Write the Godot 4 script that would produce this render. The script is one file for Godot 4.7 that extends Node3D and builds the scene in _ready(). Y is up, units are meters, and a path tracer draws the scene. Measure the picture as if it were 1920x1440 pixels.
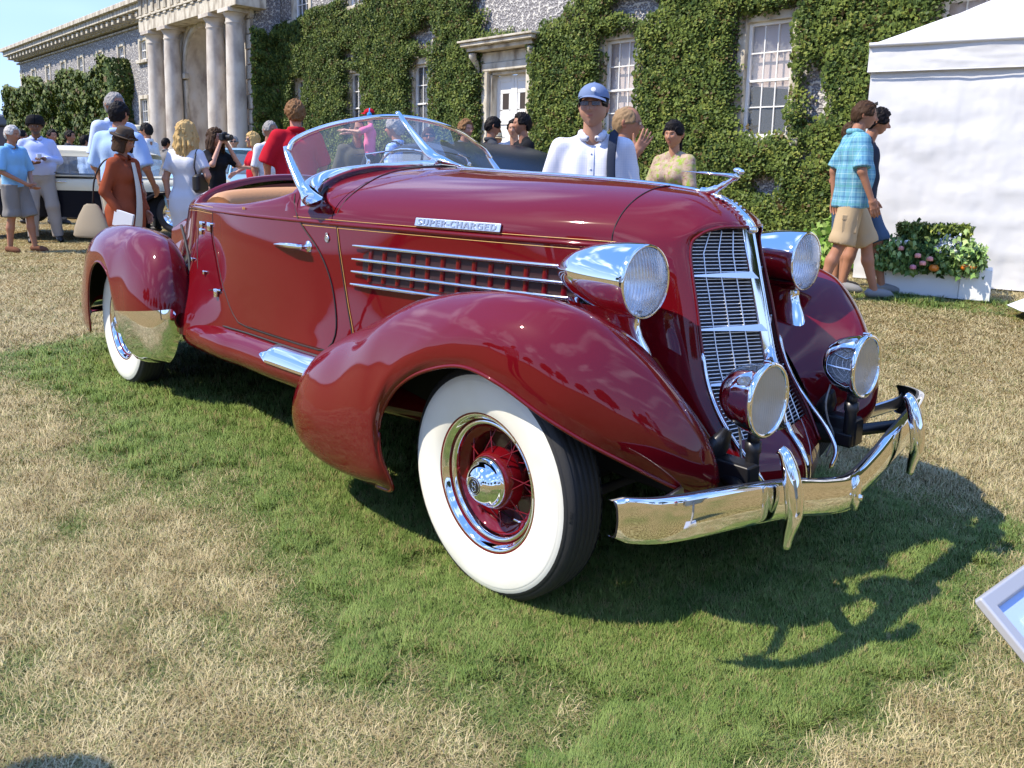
extends Node3D
# A dark red open classic car on a dry lawn in front of an ivy-clad flint house, with visitors.

var rng := RandomNumberGenerator.new()
var mats := {}
var names := {}
var fnoise := FastNoiseLite.new()

class MB:
	var v := PackedVector3Array()
	var n := PackedVector3Array()
	var c := PackedColorArray()
	var u := PackedVector2Array()
	var i := PackedInt32Array()
	var col := Color.WHITE
	var xf := Transform3D()
	func vert(p: Vector3, nn: Vector3, uv := Vector2.ZERO) -> int:
		v.append(xf * p); n.append((xf.basis * nn).normalized()); c.append(col); u.append(uv)
		return v.size() - 1
	func tri(a: int, b: int, d: int) -> void:
		var f := (v[b] - v[a]).cross(v[d] - v[a])
		if f.dot(n[a] + n[b] + n[d]) > 0.0:
			i.append(a); i.append(d); i.append(b)
		else:
			i.append(a); i.append(b); i.append(d)
	func quad(a: int, b: int, d: int, e: int) -> void:
		tri(a, b, d); tri(a, d, e)
	func flat(pts: Array, nn: Vector3) -> void:
		var k := v.size()
		for p in pts: vert(p, nn)
		for j in range(1, pts.size() - 1): tri(k, k + j, k + j + 1)
	func face(pts: Array) -> void:
		var nn: Vector3 = (pts[1] - pts[0]).cross(pts[2] - pts[0]).normalized()
		flat(pts, nn)
	# P: rows of PackedVector3Array; out: a point the normals turn away from decides nothing, flip does
	func grid(P: Array, flip := false, closed := false, uvs := Vector2(1, 1)) -> void:
		var R := P.size()
		var K: int = P[0].size()
		var base := v.size()
		for r in R:
			for k in K:
				var ra := maxi(r - 1, 0)
				var rb := mini(r + 1, R - 1)
				var ka := k - 1
				var kb := k + 1
				if closed:
					ka = (k - 1 + K) % K; kb = (k + 1) % K
				else:
					ka = maxi(ka, 0); kb = mini(kb, K - 1)
				var du: Vector3 = P[rb][k] - P[ra][k]
				var dv: Vector3 = P[r][kb] - P[r][ka]
				var nn := du.cross(dv)
				if nn.length_squared() < 1e-16:
					# a pole: take the normal of the neighbouring row
					var r2 := 1 if r == 0 else (R - 2 if r == R - 1 else r)
					var k2: int = 1 if k == 0 else (K - 2 if k == K - 1 else k)
					var a2 := maxi(r2 - 1, 0)
					var b2 := mini(r2 + 1, R - 1)
					nn = (P[b2][k2] - P[a2][k2]).cross(P[r2][mini(k2 + 1, K - 1)] - P[r2][maxi(k2 - 1, 0)])
				if flip: nn = -nn
				vert(P[r][k], nn.normalized(), Vector2(float(k) / (K - 1) * uvs.x, float(r) / (R - 1) * uvs.y))
		for r in R - 1:
			for k in (K if closed else K - 1):
				var k1 := (k + 1) % K
				quad(base + r * K + k, base + r * K + k1, base + (r + 1) * K + k1, base + (r + 1) * K + k)
	func box(ctr: Vector3, size: Vector3, b := 0.0, bs := Basis()) -> void:
		var h := size * 0.5
		b = minf(b, minf(h.x, minf(h.y, h.z)) * 0.98)
		var id := {}
		for ax in 3:
			for s in [-1.0, 1.0]:
				var nn := Vector3.ZERO
				nn[ax] = s
				var a1 := (ax + 1) % 3
				var a2 := (ax + 2) % 3
				var q := []
				for t in [[-1.0, -1.0], [1.0, -1.0], [1.0, 1.0], [-1.0, 1.0]]:
					var p := Vector3.ZERO
					p[ax] = s * h[ax]
					p[a1] = t[0] * (h[a1] - b)
					p[a2] = t[1] * (h[a2] - b)
					var sg := Vector3.ZERO
					sg[ax] = s; sg[a1] = t[0]; sg[a2] = t[1]
					var k := vert(ctr + bs * p, bs * nn)
					id[[ax, sg]] = k
					q.append(k)
				quad(q[0], q[1], q[2], q[3])
		if b <= 0.0: return
		for ax in 3:
			var a1 := (ax + 1) % 3
			var a2 := (ax + 2) % 3
			for s in [-1.0, 1.0]:
				for t in [-1.0, 1.0]:
					var lo := Vector3.ZERO
					lo[ax] = -1; lo[a1] = s; lo[a2] = t
					var hi := lo
					hi[ax] = 1
					quad(id[[a1, lo]], id[[a1, hi]], id[[a2, hi]], id[[a2, lo]])
		for x in [-1.0, 1.0]:
			for y in [-1.0, 1.0]:
				for z in [-1.0, 1.0]:
					var sg := Vector3(x, y, z)
					tri(id[[0, sg]], id[[1, sg]], id[[2, sg]])
	# a tube along a path; rad a number or an array, flat squashes it across "up"
	func tube(path: Array, rad, sides := 8, caps := true, up := Vector3.UP, flatten := 1.0) -> void:
		var rows := []
		var N := path.size()
		for k in N:
			var t: Vector3 = (path[mini(k + 1, N - 1)] - path[maxi(k - 1, 0)]).normalized()
			var s := t.cross(up)
			if s.length() < 0.05: s = t.cross(Vector3.RIGHT if absf(t.x) < 0.8 else Vector3.FORWARD)
			s = s.normalized()
			var w := s.cross(t).normalized()
			var r: float = rad[k] if rad is Array else rad
			var row := PackedVector3Array()
			for j in sides:
				var a := TAU * j / sides
				row.append(path[k] + s * cos(a) * r + w * sin(a) * r * flatten)
			rows.append(row)
		if caps:
			var f := PackedVector3Array()
			var l := PackedVector3Array()
			for j in sides:
				f.append(path[0]); l.append(path[N - 1])
			rows.push_front(f); rows.append(l)
		grid_out(rows)
	func grid_out(rows: Array) -> void:
		# closed rings whose normals point away from the ring's centre
		var base := v.size()
		var R := rows.size()
		var K: int = rows[0].size()
		var ctr := []
		for r in R:
			var m := Vector3.ZERO
			for p in rows[r]: m += p
			ctr.append(m / K)
		for r in R:
			for k in K:
				var ra := maxi(r - 1, 0)
				var rb := mini(r + 1, R - 1)
				var du: Vector3 = rows[rb][k] - rows[ra][k]
				var dv: Vector3 = rows[r][(k + 1) % K] - rows[r][(k - 1 + K) % K]
				var nn := du.cross(dv)
				var od: Vector3 = rows[r][k] - ctr[r]
				if nn.length_squared() < 1e-18 or od.length_squared() < 1e-14:
					nn = (ctr[r] - ctr[r + 1 if r == 0 else r - 1])
				elif nn.dot(od) < 0: nn = -nn
				vert(rows[r][k], nn.normalized(), Vector2(float(k) / K, float(r) / (R - 1)))
		for r in R - 1:
			for k in K:
				var k1 := (k + 1) % K
				quad(base + r * K + k, base + r * K + k1, base + (r + 1) * K + k1, base + (r + 1) * K + k)
	# profile [radius, height] turned about an axis
	func lathe(prof: Array, at: Vector3, axis: Vector3, segs := 32, a0 := 0.0, a1 := TAU, sx := 1.0) -> void:
		var ax := axis.normalized()
		var s := ax.cross(Vector3.UP if absf(ax.y) < 0.9 else Vector3.RIGHT).normalized()
		var w := ax.cross(s).normalized()
		var base := v.size()
		var R := prof.size()
		for r in R:
			var pa: Array = prof[maxi(r - 1, 0)]
			var pb: Array = prof[mini(r + 1, R - 1)]
			var d := Vector2(pb[0] - pa[0], pb[1] - pa[1])
			var nr := Vector2(d.y, -d.x).normalized()
			for k in segs + 1:
				var a := lerpf(a0, a1, float(k) / segs)
				var e := s * cos(a) * sx + w * sin(a)
				vert(at + e * prof[r][0] + ax * prof[r][1], e * nr.x + ax * nr.y, Vector2(float(k) / segs, float(r) / maxi(R - 1, 1)))
		for r in R - 1:
			for k in segs:
				quad(base + r * (segs + 1) + k, base + r * (segs + 1) + k + 1, base + (r + 1) * (segs + 1) + k + 1, base + (r + 1) * (segs + 1) + k)
	func ball(at: Vector3, r: Vector3, segs := 12, rings := 8, bs := Basis()) -> void:
		var base := v.size()
		for a in rings + 1:
			for b in segs + 1:
				var th := PI * a / rings
				var ph := TAU * b / segs
				var d := Vector3(sin(th) * cos(ph), cos(th), sin(th) * sin(ph))
				vert(at + bs * (d * r), bs * (d / r).normalized(), Vector2(float(b) / segs, float(a) / rings))
		for a in rings:
			for b in segs:
				quad(base + a * (segs + 1) + b, base + a * (segs + 1) + b + 1, base + (a + 1) * (segs + 1) + b + 1, base + (a + 1) * (segs + 1) + b)
	func add(o: MB, t := Transform3D(), tint := Color(0, 0, 0, 0)) -> void:
		var k := v.size()
		var flipped := t.basis.determinant() < 0
		var nb := t.basis.inverse().transposed()
		for j in o.v.size():
			v.append(t * o.v[j]); n.append((nb * o.n[j]).normalized()); c.append(o.c[j] if tint.a == 0 else tint); u.append(o.u[j])
		for j in range(0, o.i.size(), 3):
			i.append(k + o.i[j])
			if flipped:
				i.append(k + o.i[j + 2]); i.append(k + o.i[j + 1])
			else:
				i.append(k + o.i[j + 1]); i.append(k + o.i[j + 2])
	func mesh() -> ArrayMesh:
		var a := []
		a.resize(Mesh.ARRAY_MAX)
		a[Mesh.ARRAY_VERTEX] = v; a[Mesh.ARRAY_NORMAL] = n; a[Mesh.ARRAY_COLOR] = c; a[Mesh.ARRAY_TEX_UV] = u; a[Mesh.ARRAY_INDEX] = i
		var m := ArrayMesh.new()
		m.add_surface_from_arrays(Mesh.PRIMITIVE_TRIANGLES, a)
		return m

func numbered(called: String, parent: Node) -> String:
	var key := str(parent.get_instance_id()) + called
	var k: int = names.get(key, 0)
	names[key] = k + 1
	return called if k == 0 else "%s_%03d" % [called, k]

func obj(called: String, m, material: Material, parent: Node = self) -> MeshInstance3D:
	var o := MeshInstance3D.new()
	o.mesh = m.mesh() if m is MB else m
	o.material_override = material
	o.name = numbered(called, parent)
	parent.add_child(o, true)
	return o

func thing(called: String, label: String, category: String, at := Vector3.ZERO, turn := 0.0, group := "") -> Node3D:
	var o := Node3D.new()
	o.name = numbered(called, self)
	add_child(o, true)
	o.position = at
	o.rotation.y = turn
	tag(o, label, category, group)
	return o

func tag(o: Node, label: String, category: String, group := "", kind := "") -> Node:
	if label: o.set_meta("label", label)
	if category: o.set_meta("category", category)
	if group: o.set_meta("group", group)
	if kind: o.set_meta("kind", kind)
	return o

func V(x: float, y: float, z: float) -> Vector3:
	return Vector3(x, y, z)

func crom(a: Vector3, b: Vector3, c: Vector3, d: Vector3, t: float) -> Vector3:
	return 0.5 * ((2.0 * b) + (c - a) * t + (2.0 * a - 5.0 * b + 4.0 * c - d) * t * t + (3.0 * b - a - 3.0 * c + d) * t * t * t)

func spline(p: Array, n: int) -> Array:
	var out := []
	var N := p.size()
	for k in N - 1:
		var a: Vector3 = p[k - 1] if k > 0 else 2.0 * p[0] - p[1]
		var d: Vector3 = p[k + 2] if k + 2 < N else 2.0 * p[N - 1] - p[N - 2]
		for j in n: out.append(crom(a, p[k], p[k + 1], d, float(j) / n))
	out.append(p[N - 1])
	return out

# rows of control points to a fine grid
func net(ctrl: Array, nu: int, nv: int) -> Array:
	var rows := []
	for r in ctrl: rows.append(spline(Array(r), nv))
	var K: int = rows[0].size()
	var cols := []
	for k in K:
		var line := []
		for r in rows: line.append(r[k])
		cols.append(spline(line, nu))
	var out := []
	for j in cols[0].size():
		var row := PackedVector3Array()
		for k in K: row.append(cols[k][j])
		out.append(row)
	return out

func mirror(P: Array) -> Array:
	var out := []
	for r in P:
		var row := PackedVector3Array()
		for p in r: row.append(Vector3(p.x, p.y, -p.z))
		out.append(row)
	return out

func mir(p: Array) -> Array:
	return p.map(func(q): return Vector3(q.x, q.y, -q.z))

func mat(called: String, col: Color, rough := 0.6, metal := 0.0) -> StandardMaterial3D:
	var m := StandardMaterial3D.new()
	m.resource_name = called
	m.albedo_color = col.linear_to_srgb()
	m.roughness = rough
	m.metallic = metal
	m.vertex_color_use_as_albedo = true
	mats[called] = m
	return m

func noise_tex(freq: float, size: int, seed_: int, ramp: Array, oct := 4, normal := 0.0, ntype := FastNoiseLite.TYPE_SIMPLEX_SMOOTH) -> NoiseTexture2D:
	var t := NoiseTexture2D.new()
	var n := FastNoiseLite.new()
	n.seed = seed_
	n.noise_type = ntype
	n.frequency = freq
	n.fractal_octaves = oct
	t.width = size; t.height = size
	t.seamless = true
	t.noise = n
	if normal > 0.0:
		t.as_normal_map = true
		t.bump_strength = normal
	elif ramp.size():
		var g := Gradient.new()
		var off := PackedFloat32Array()
		var cs := PackedColorArray()
		for k in ramp.size():
			off.append(ramp[k][0]); cs.append(ramp[k][1])
		g.offsets = off; g.colors = cs
		t.color_ramp = g
	return t

func ground_h(x: float, z: float) -> float:
	# the lawn is level round the car and rises gently towards the house
	var d := (1.772 - x) * 0.717 + (2.387 - z) * 0.678
	var s := (x - 1.772) * 0.684 - (z - 2.387) * 0.729
	var k := smoothstep(4.6, 7.4, d) * 0.24 * smoothstep(-4.5, 2.0, s)
	return k + 0.05 * smoothstep(8.0, 14.0, d)

func setup() -> void:
	var cam := Camera3D.new()
	cam.name = "camera"
	add_child(cam)
	var f := 1522.1944
	cam.transform = Transform3D(Basis(V(0.68363, 0.02216, -0.72949), V(-0.13113, 0.98706, -0.09248), V(0.71797, 0.15881, 0.67777)).orthonormalized(), V(1.772, 1.321, 2.387))
	cam.projection = Camera3D.PROJECTION_FRUSTUM
	cam.keep_aspect = Camera3D.KEEP_HEIGHT
	cam.near = 0.05
	cam.far = 900.0
	cam.size = 2.0 * 0.05 * 720.0 / f
	cam.frustum_offset = Vector2(0, -160.0 / f * 0.05)
	cam.current = true
	var we := WorldEnvironment.new()
	we.name = "environment"
	var e := Environment.new()
	e.background_mode = Environment.BG_SKY
	var sky := Sky.new()
	var pm := ProceduralSkyMaterial.new()
	pm.sky_top_color = Color(0.36, 0.53, 0.82)
	pm.sky_horizon_color = Color(0.68, 0.78, 0.92)
	pm.sky_curve = 0.16
	pm.sky_energy_multiplier = 1.15
	pm.ground_bottom_color = Color(0.22, 0.20, 0.12)
	pm.ground_horizon_color = Color(0.50, 0.52, 0.50)
	pm.sun_angle_max = 12.0
	pm.sun_curve = 0.12
	pm.sky_cover = cloud_cover()
	pm.sky_cover_modulate = Color(1, 1, 1, 1)
	sky.sky_material = pm
	e.sky = sky
	e.background_energy_multiplier = 1.0
	e.tonemap_mode = Environment.TONE_MAPPER_LINEAR
	e.tonemap_exposure = 1.58
	e.sdfgi_enabled = true
	e.ssao_enabled = true
	e.ssil_enabled = true
	we.environment = e
	add_child(we)
	var sun := DirectionalLight3D.new()
	sun.name = "sun"
	sun.light_energy = 1.45
	sun.light_color = Color(1.0, 0.955, 0.88)
	sun.light_angular_distance = 0.5
	sun.shadow_enabled = true
	add_child(sun)
	sun.look_at_from_position(V(-0.42, 1, 0.72) * 20.0, Vector3.ZERO)

func cloud_cover() -> ImageTexture:
	var W := 512
	var H := 256
	var im := Image.create(W, H, false, Image.FORMAT_RGBAF)
	var n := FastNoiseLite.new()
	n.seed = 11
	n.noise_type = FastNoiseLite.TYPE_SIMPLEX_SMOOTH
	n.frequency = 1.1
	n.fractal_octaves = 5
	for y in H:
		var th := PI * (0.5 - (y + 0.5) / H)
		for x in W:
			var ph := TAU * x / W
			var a := 0.0
			if th > 0.0:
				# clouds on a flat layer: denser and flatter towards the horizon
				var d := V(cos(th) * cos(ph), sin(th) + 0.14, cos(th) * sin(ph))
				var q := d / d.y
				var w := n.get_noise_3d(q.x * 0.8, 0.0, q.z * 2.0)
				a = smoothstep(0.02, 0.55, w + 0.05) * 0.8 * smoothstep(0.10, 0.42, th)
			im.set_pixel(x, y, Color(0.80, 0.82, 0.86, a))
	return ImageTexture.create_from_image(im)

func materials() -> void:
	var p := mat("red_paint", Color(0.118, 0.0024, 0.0055), 0.4)
	p.metallic_specular = 0.1
	p.clearcoat_enabled = true
	p.clearcoat = 1.0
	p.clearcoat_roughness = 0.02
	var dk := mat("dark_red_paint", Color(0.06, 0.002, 0.005), 0.4)
	dk.clearcoat_enabled = true
	dk.clearcoat = 0.8
	dk.clearcoat_roughness = 0.03
	mat("chrome", Color(0.86, 0.87, 0.88), 0.045, 1.0)
	mat("satin_chrome", Color(0.70, 0.72, 0.74), 0.28, 1.0)
	mat("black_rubber", Color(0.018, 0.018, 0.019), 0.72).normal_enabled = true
	mats.black_rubber.normal_texture = noise_tex(0.06, 256, 3, [], 4, 3.0)
	mats.black_rubber.uv1_triplanar = true
	mats.black_rubber.uv1_scale = V(9, 9, 9)
	mats.black_rubber.normal_scale = 0.35
	var ww := mat("white_rubber", Color(0.78, 0.77, 0.72), 0.5)
	ww.albedo_texture = noise_tex(0.004, 256, 5, [[0.0, Color(0.93, 0.92, 0.88)], [0.5, Color(0.98, 0.98, 0.96)], [1.0, Color(1, 1, 1)]], 5)
	ww.uv1_triplanar = true
	ww.uv1_scale = V(2, 2, 2)
	mat("black_paint", Color(0.012, 0.012, 0.014), 0.35)
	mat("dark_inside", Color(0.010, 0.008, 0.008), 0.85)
	mat("gap", Color(0.008, 0.002, 0.003), 0.7)
	mat("gold_line", Color(0.50, 0.27, 0.06), 0.4)
	var l := mat("tan_leather", Color(0.52, 0.25, 0.09), 0.45)
	l.normal_enabled = true
	l.normal_texture = noise_tex(0.05, 256, 8, [], 3, 4.0, FastNoiseLite.TYPE_CELLULAR)
	l.uv1_triplanar = true
	l.uv1_scale = V(5, 5, 5)
	l.normal_scale = 0.3
	mat("dark_leather", Color(0.055, 0.008, 0.010), 0.42)
	var g := mat("clear_glass", Color(0.9, 0.95, 0.93, 0.06), 0.0)
	g.albedo_color.a = 0.06
	g.transparency = BaseMaterial3D.TRANSPARENCY_ALPHA
	g.metallic_specular = 0.5
	var lg := mat("lens_glass", Color(0.9, 0.95, 1.0, 0.10), 0.02)
	lg.albedo_color.a = 0.12
	lg.transparency = BaseMaterial3D.TRANSPARENCY_ALPHA
	mat("grille_bar", Color(0.80, 0.81, 0.82), 0.38, 1.0)
	mat("white_paint", Color(0.78, 0.78, 0.76), 0.5)
	mat("lettering", Color(0.34, 0.36, 0.40), 0.35, 1.0)
	mat("core", Color(0.01, 0.011, 0.02), 0.6)
	mat("cable", Color(0.30, 0.29, 0.28), 0.4, 0.6)
	mat("reflector", Color(0.80, 0.82, 0.84), 0.30, 1.0)
	var fg := mat("flute_glass", Color(0.85, 0.9, 0.95, 0.30), 0.1)
	fg.albedo_color.a = 0.30
	fg.transparency = BaseMaterial3D.TRANSPARENCY_ALPHA
	var am := mat("amber_lens", Color(0.42, 0.37, 0.27, 0.72), 0.06)
	am.albedo_color.a = 0.72
	var st := Image.create(128, 8, false, Image.FORMAT_RGB8)
	for x in 128:
		var v := 0.5 + 0.22 * sin(TAU * x / 128.0 * 4.0)
		for y in 8: st.set_pixel(x, y, Color(v, 0.5, sqrt(1.0 - pow(v * 2.0 - 1.0, 2)) * 0.5 + 0.5))
	am.normal_enabled = true
	am.normal_texture = ImageTexture.create_from_image(st)
	am.uv1_triplanar = true
	am.uv1_scale = V(22, 22, 22)
	am.normal_scale = 0.5
	am.transparency = BaseMaterial3D.TRANSPARENCY_ALPHA
	mat("louvre_dark", Color(0.022, 0.002, 0.004), 0.5)

# ---------------------------------------------------------------- the red car
const TOPX := [-4.6, -4.2, -3.7, -3.2, -2.9, -2.7, -2.45, -1.95, -1.56, -1.22, -0.75, -0.35, 0.05, 0.25]
const TOPY := [0.80, 0.93, 1.06, 1.17, 1.22, 1.246, 1.25, 1.30, 1.322, 1.318, 1.304, 1.292, 1.271, 1.24]
const SIDX := [-4.6, -4.2, -3.7, -3.3, -2.85, -2.55, -2.3, -1.95, -1.55, -1.15, -0.75, -0.35, 0.05, 0.3]
const SIDY := [0.40, 0.52, 0.66, 0.82, 0.96, 1.08]
const SIDZ := [
	[0.05, 0.045, 0.04, 0.03, 0.02, 0.01], [0.12, 0.115, 0.11, 0.09, 0.07, 0.05], [0.36, 0.34, 0.31, 0.275, 0.25, 0.22],
	[0.58, 0.55, 0.48, 0.43, 0.405, 0.385], [0.72, 0.70, 0.64, 0.580, 0.553, 0.538], [0.79, 0.77, 0.715, 0.655, 0.624, 0.610],
	[0.755, 0.735, 0.695, 0.666, 0.655, 0.645], [0.695, 0.690, 0.682, 0.676, 0.670, 0.658], [0.682, 0.677, 0.665, 0.655, 0.645, 0.632], [0.665, 0.648, 0.62, 0.598, 0.586, 0.576],
	[0.58, 0.555, 0.53, 0.515, 0.506, 0.50], [0.47, 0.455, 0.442, 0.432, 0.426, 0.42], [0.345, 0.340, 0.335, 0.330, 0.325, 0.315], [0.30, 0.29, 0.28, 0.27, 0.26, 0.25]]
const BELT := 1.08

func belt(x: float) -> float:
	return herm([-4.6, -4.2, -3.7, -3.3, -2.95, -2.6], [0.66, 0.78, 0.93, 1.015, 1.062, 1.08], x) if x < -2.6 else BELT

func herm(xs: Array, fs: Array, x: float) -> float:
	var N := xs.size()
	x = clampf(x, xs[0], xs[N - 1])
	var k := 0
	while k < N - 2 and x > xs[k + 1]: k += 1
	var h: float = xs[k + 1] - xs[k]
	var t: float = (x - xs[k]) / h
	var m0: float = (fs[k + 1] - fs[k]) / h
	var m1 := m0
	if k > 0: m0 = (fs[k + 1] - fs[k - 1]) / (xs[k + 1] - xs[k - 1])
	if k < N - 2: m1 = (fs[k + 2] - fs[k]) / (xs[k + 2] - xs[k])
	var t2 := t * t
	var t3 := t2 * t
	return (2 * t3 - 3 * t2 + 1) * fs[k] + (t3 - 2 * t2 + t) * h * m0 + (-2 * t3 + 3 * t2) * fs[k + 1] + (t3 - t2) * h * m1

func side_low(x: float, y: float) -> float:
	var N := SIDX.size()
	if x < -2.6:
		var bl := belt(x)
		if y > 0.4: y = 0.4 + (y - 0.4) * (BELT - 0.4) / (bl - 0.4)
	var xc := clampf(x, SIDX[0], SIDX[N - 1])
	var col := []
	for j in SIDY.size():
		var fs := []
		for r in SIDZ: fs.append(r[j])
		col.append(herm(SIDX, fs, xc))
	return herm(SIDY, col, y)

func top_y(x: float) -> float:
	return herm(TOPX, TOPY, x)

func expo(x: float) -> float:
	return lerpf(1.93, 2.45, smoothstep(-1.45, -1.575, x)) if x > -2.2 else 1.93

func body_z(x: float, y: float) -> float:
	var bl := belt(x)
	if y <= bl: return side_low(x, y)
	var w := side_low(x, bl)
	var k := clampf((y - bl) / (top_y(x) - bl), 0.0, 0.9999)
	return w * pow(1.0 - pow(k, expo(x)), 1.0 / expo(x))

func body_y(x: float, z: float) -> float:
	var w := side_low(x, BELT)
	var k := clampf(absf(z) / w, 0.0, 1.0)
	return BELT + (top_y(x) - BELT) * pow(maxf(0.0, 1.0 - pow(k, expo(x))), 1.0 / expo(x))

func door_y(x: float) -> float:
	return herm([-2.75, -2.45, -2.28, -2.03, -1.86, -1.69, -1.56, -1.45], [1.098, 1.108, 1.112, 1.118, 1.137, 1.163, 1.192, 1.215], x)

func top_row(x: float, k: int) -> PackedVector3Array:
	# the section from the ridge to the belt line
	var bl := belt(x)
	var w := side_low(x, bl)
	var h := top_y(x) - bl
	var row := PackedVector3Array()
	for j in k + 1:
		var a := PI * 0.5 * j / k
		row.append(V(x, bl + h * pow(maxf(cos(a), 0.0), 2.0 / expo(x)), w * pow(sin(a), 2.0 / expo(x))))
	return row

func side_row(x: float, y0: float, y1: float, k: int, off := 0.0) -> PackedVector3Array:
	var row := PackedVector3Array()
	for j in k + 1:
		var y := lerpf(y0, y1, float(j) / k)
		row.append(V(x, y, side_low(x, y) + off))
	return row

func door_row(x: float, off := 0.0) -> PackedVector3Array:
	# the roll of the cockpit edge above the belt line
	var w := side_low(x, BELT)
	var h := door_y(x) - BELT
	var c := [V(x, BELT, w + off), V(x, BELT + 0.5 * h, w - 0.10 * h + off), V(x, BELT + 0.86 * h, w - 0.012 - 0.13 * h + off), V(x, BELT + h, w - 0.030 - 0.1 * h), V(x, BELT + h - 0.012, w - 0.06 - 0.1 * h), V(x, BELT + h - 0.08, w - 0.065 - 0.1 * h)]
	var f := smoothstep(-1.85, -1.56, x)
	if f > 0.0:
		for k in 4:
			c[k].z = lerpf(c[k].z, minf(c[k].z, body_z(x, c[k].y) + off), f)
		c[4].z = minf(c[4].z, c[3].z - 0.02)
		c[5].z = minf(c[5].z, c[3].z - 0.03)
	return PackedVector3Array(spline(c, 4))

func both(called: String, rows: Array, m: Material, parent: Node, flip := false) -> Array:
	var a := MB.new()
	a.grid(rows, flip)
	var b := MB.new()
	b.grid(mirror(rows), not flip)
	return [obj(called, a, m, parent), obj(called, b, m, parent)]

func strip_on_body(pts: Array, width: float, lift: float) -> MB:
	# a narrow ribbon lying on the body along [x, y] points
	var m := MB.new()
	var P := []
	for p in pts: P.append(V(p[0], p[1], body_z(p[0], p[1])))
	P = spline(P, 6)
	var rows := []
	for k in P.size():
		var t: Vector3 = (P[mini(k + 1, P.size() - 1)] - P[maxi(k - 1, 0)]).normalized()
		var y: float = P[k].y
		var x: float = P[k].x
		var e := 0.01
		var nn := V(-(body_z(x + e, y) - body_z(x - e, y)) / (2 * e), -(body_z(x, minf(y + e, top_y(x) - 0.001)) - body_z(x, y - e)) / (2 * e), 1).normalized()
		var s := t.cross(nn).normalized()
		var c: Vector3 = V(x, y, body_z(x, y)) + nn * lift
		rows.append(PackedVector3Array([c - s * width * 0.5, c, c + s * width * 0.5]))
	m.grid(rows)
	return m

func rail_on_body(pts: Array, r: float, lift: float, flatten := 1.0) -> MB:
	var P := []
	for p in pts: P.append(V(p[0], p[1], body_z(p[0], p[1]) + lift))
	var m := MB.new()
	m.tube(spline(P, 8), r, 8, true, Vector3.UP, flatten)
	return m

func flip_mb(m: MB) -> MB:
	var o := MB.new()
	o.add(m, Transform3D(Basis.from_scale(V(1, 1, -1)), Vector3.ZERO))
	return o

func pair(called: String, m: MB, material: Material, parent: Node) -> Array:
	return [obj(called, m, material, parent), obj(called, flip_mb(m), material, parent)]

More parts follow.
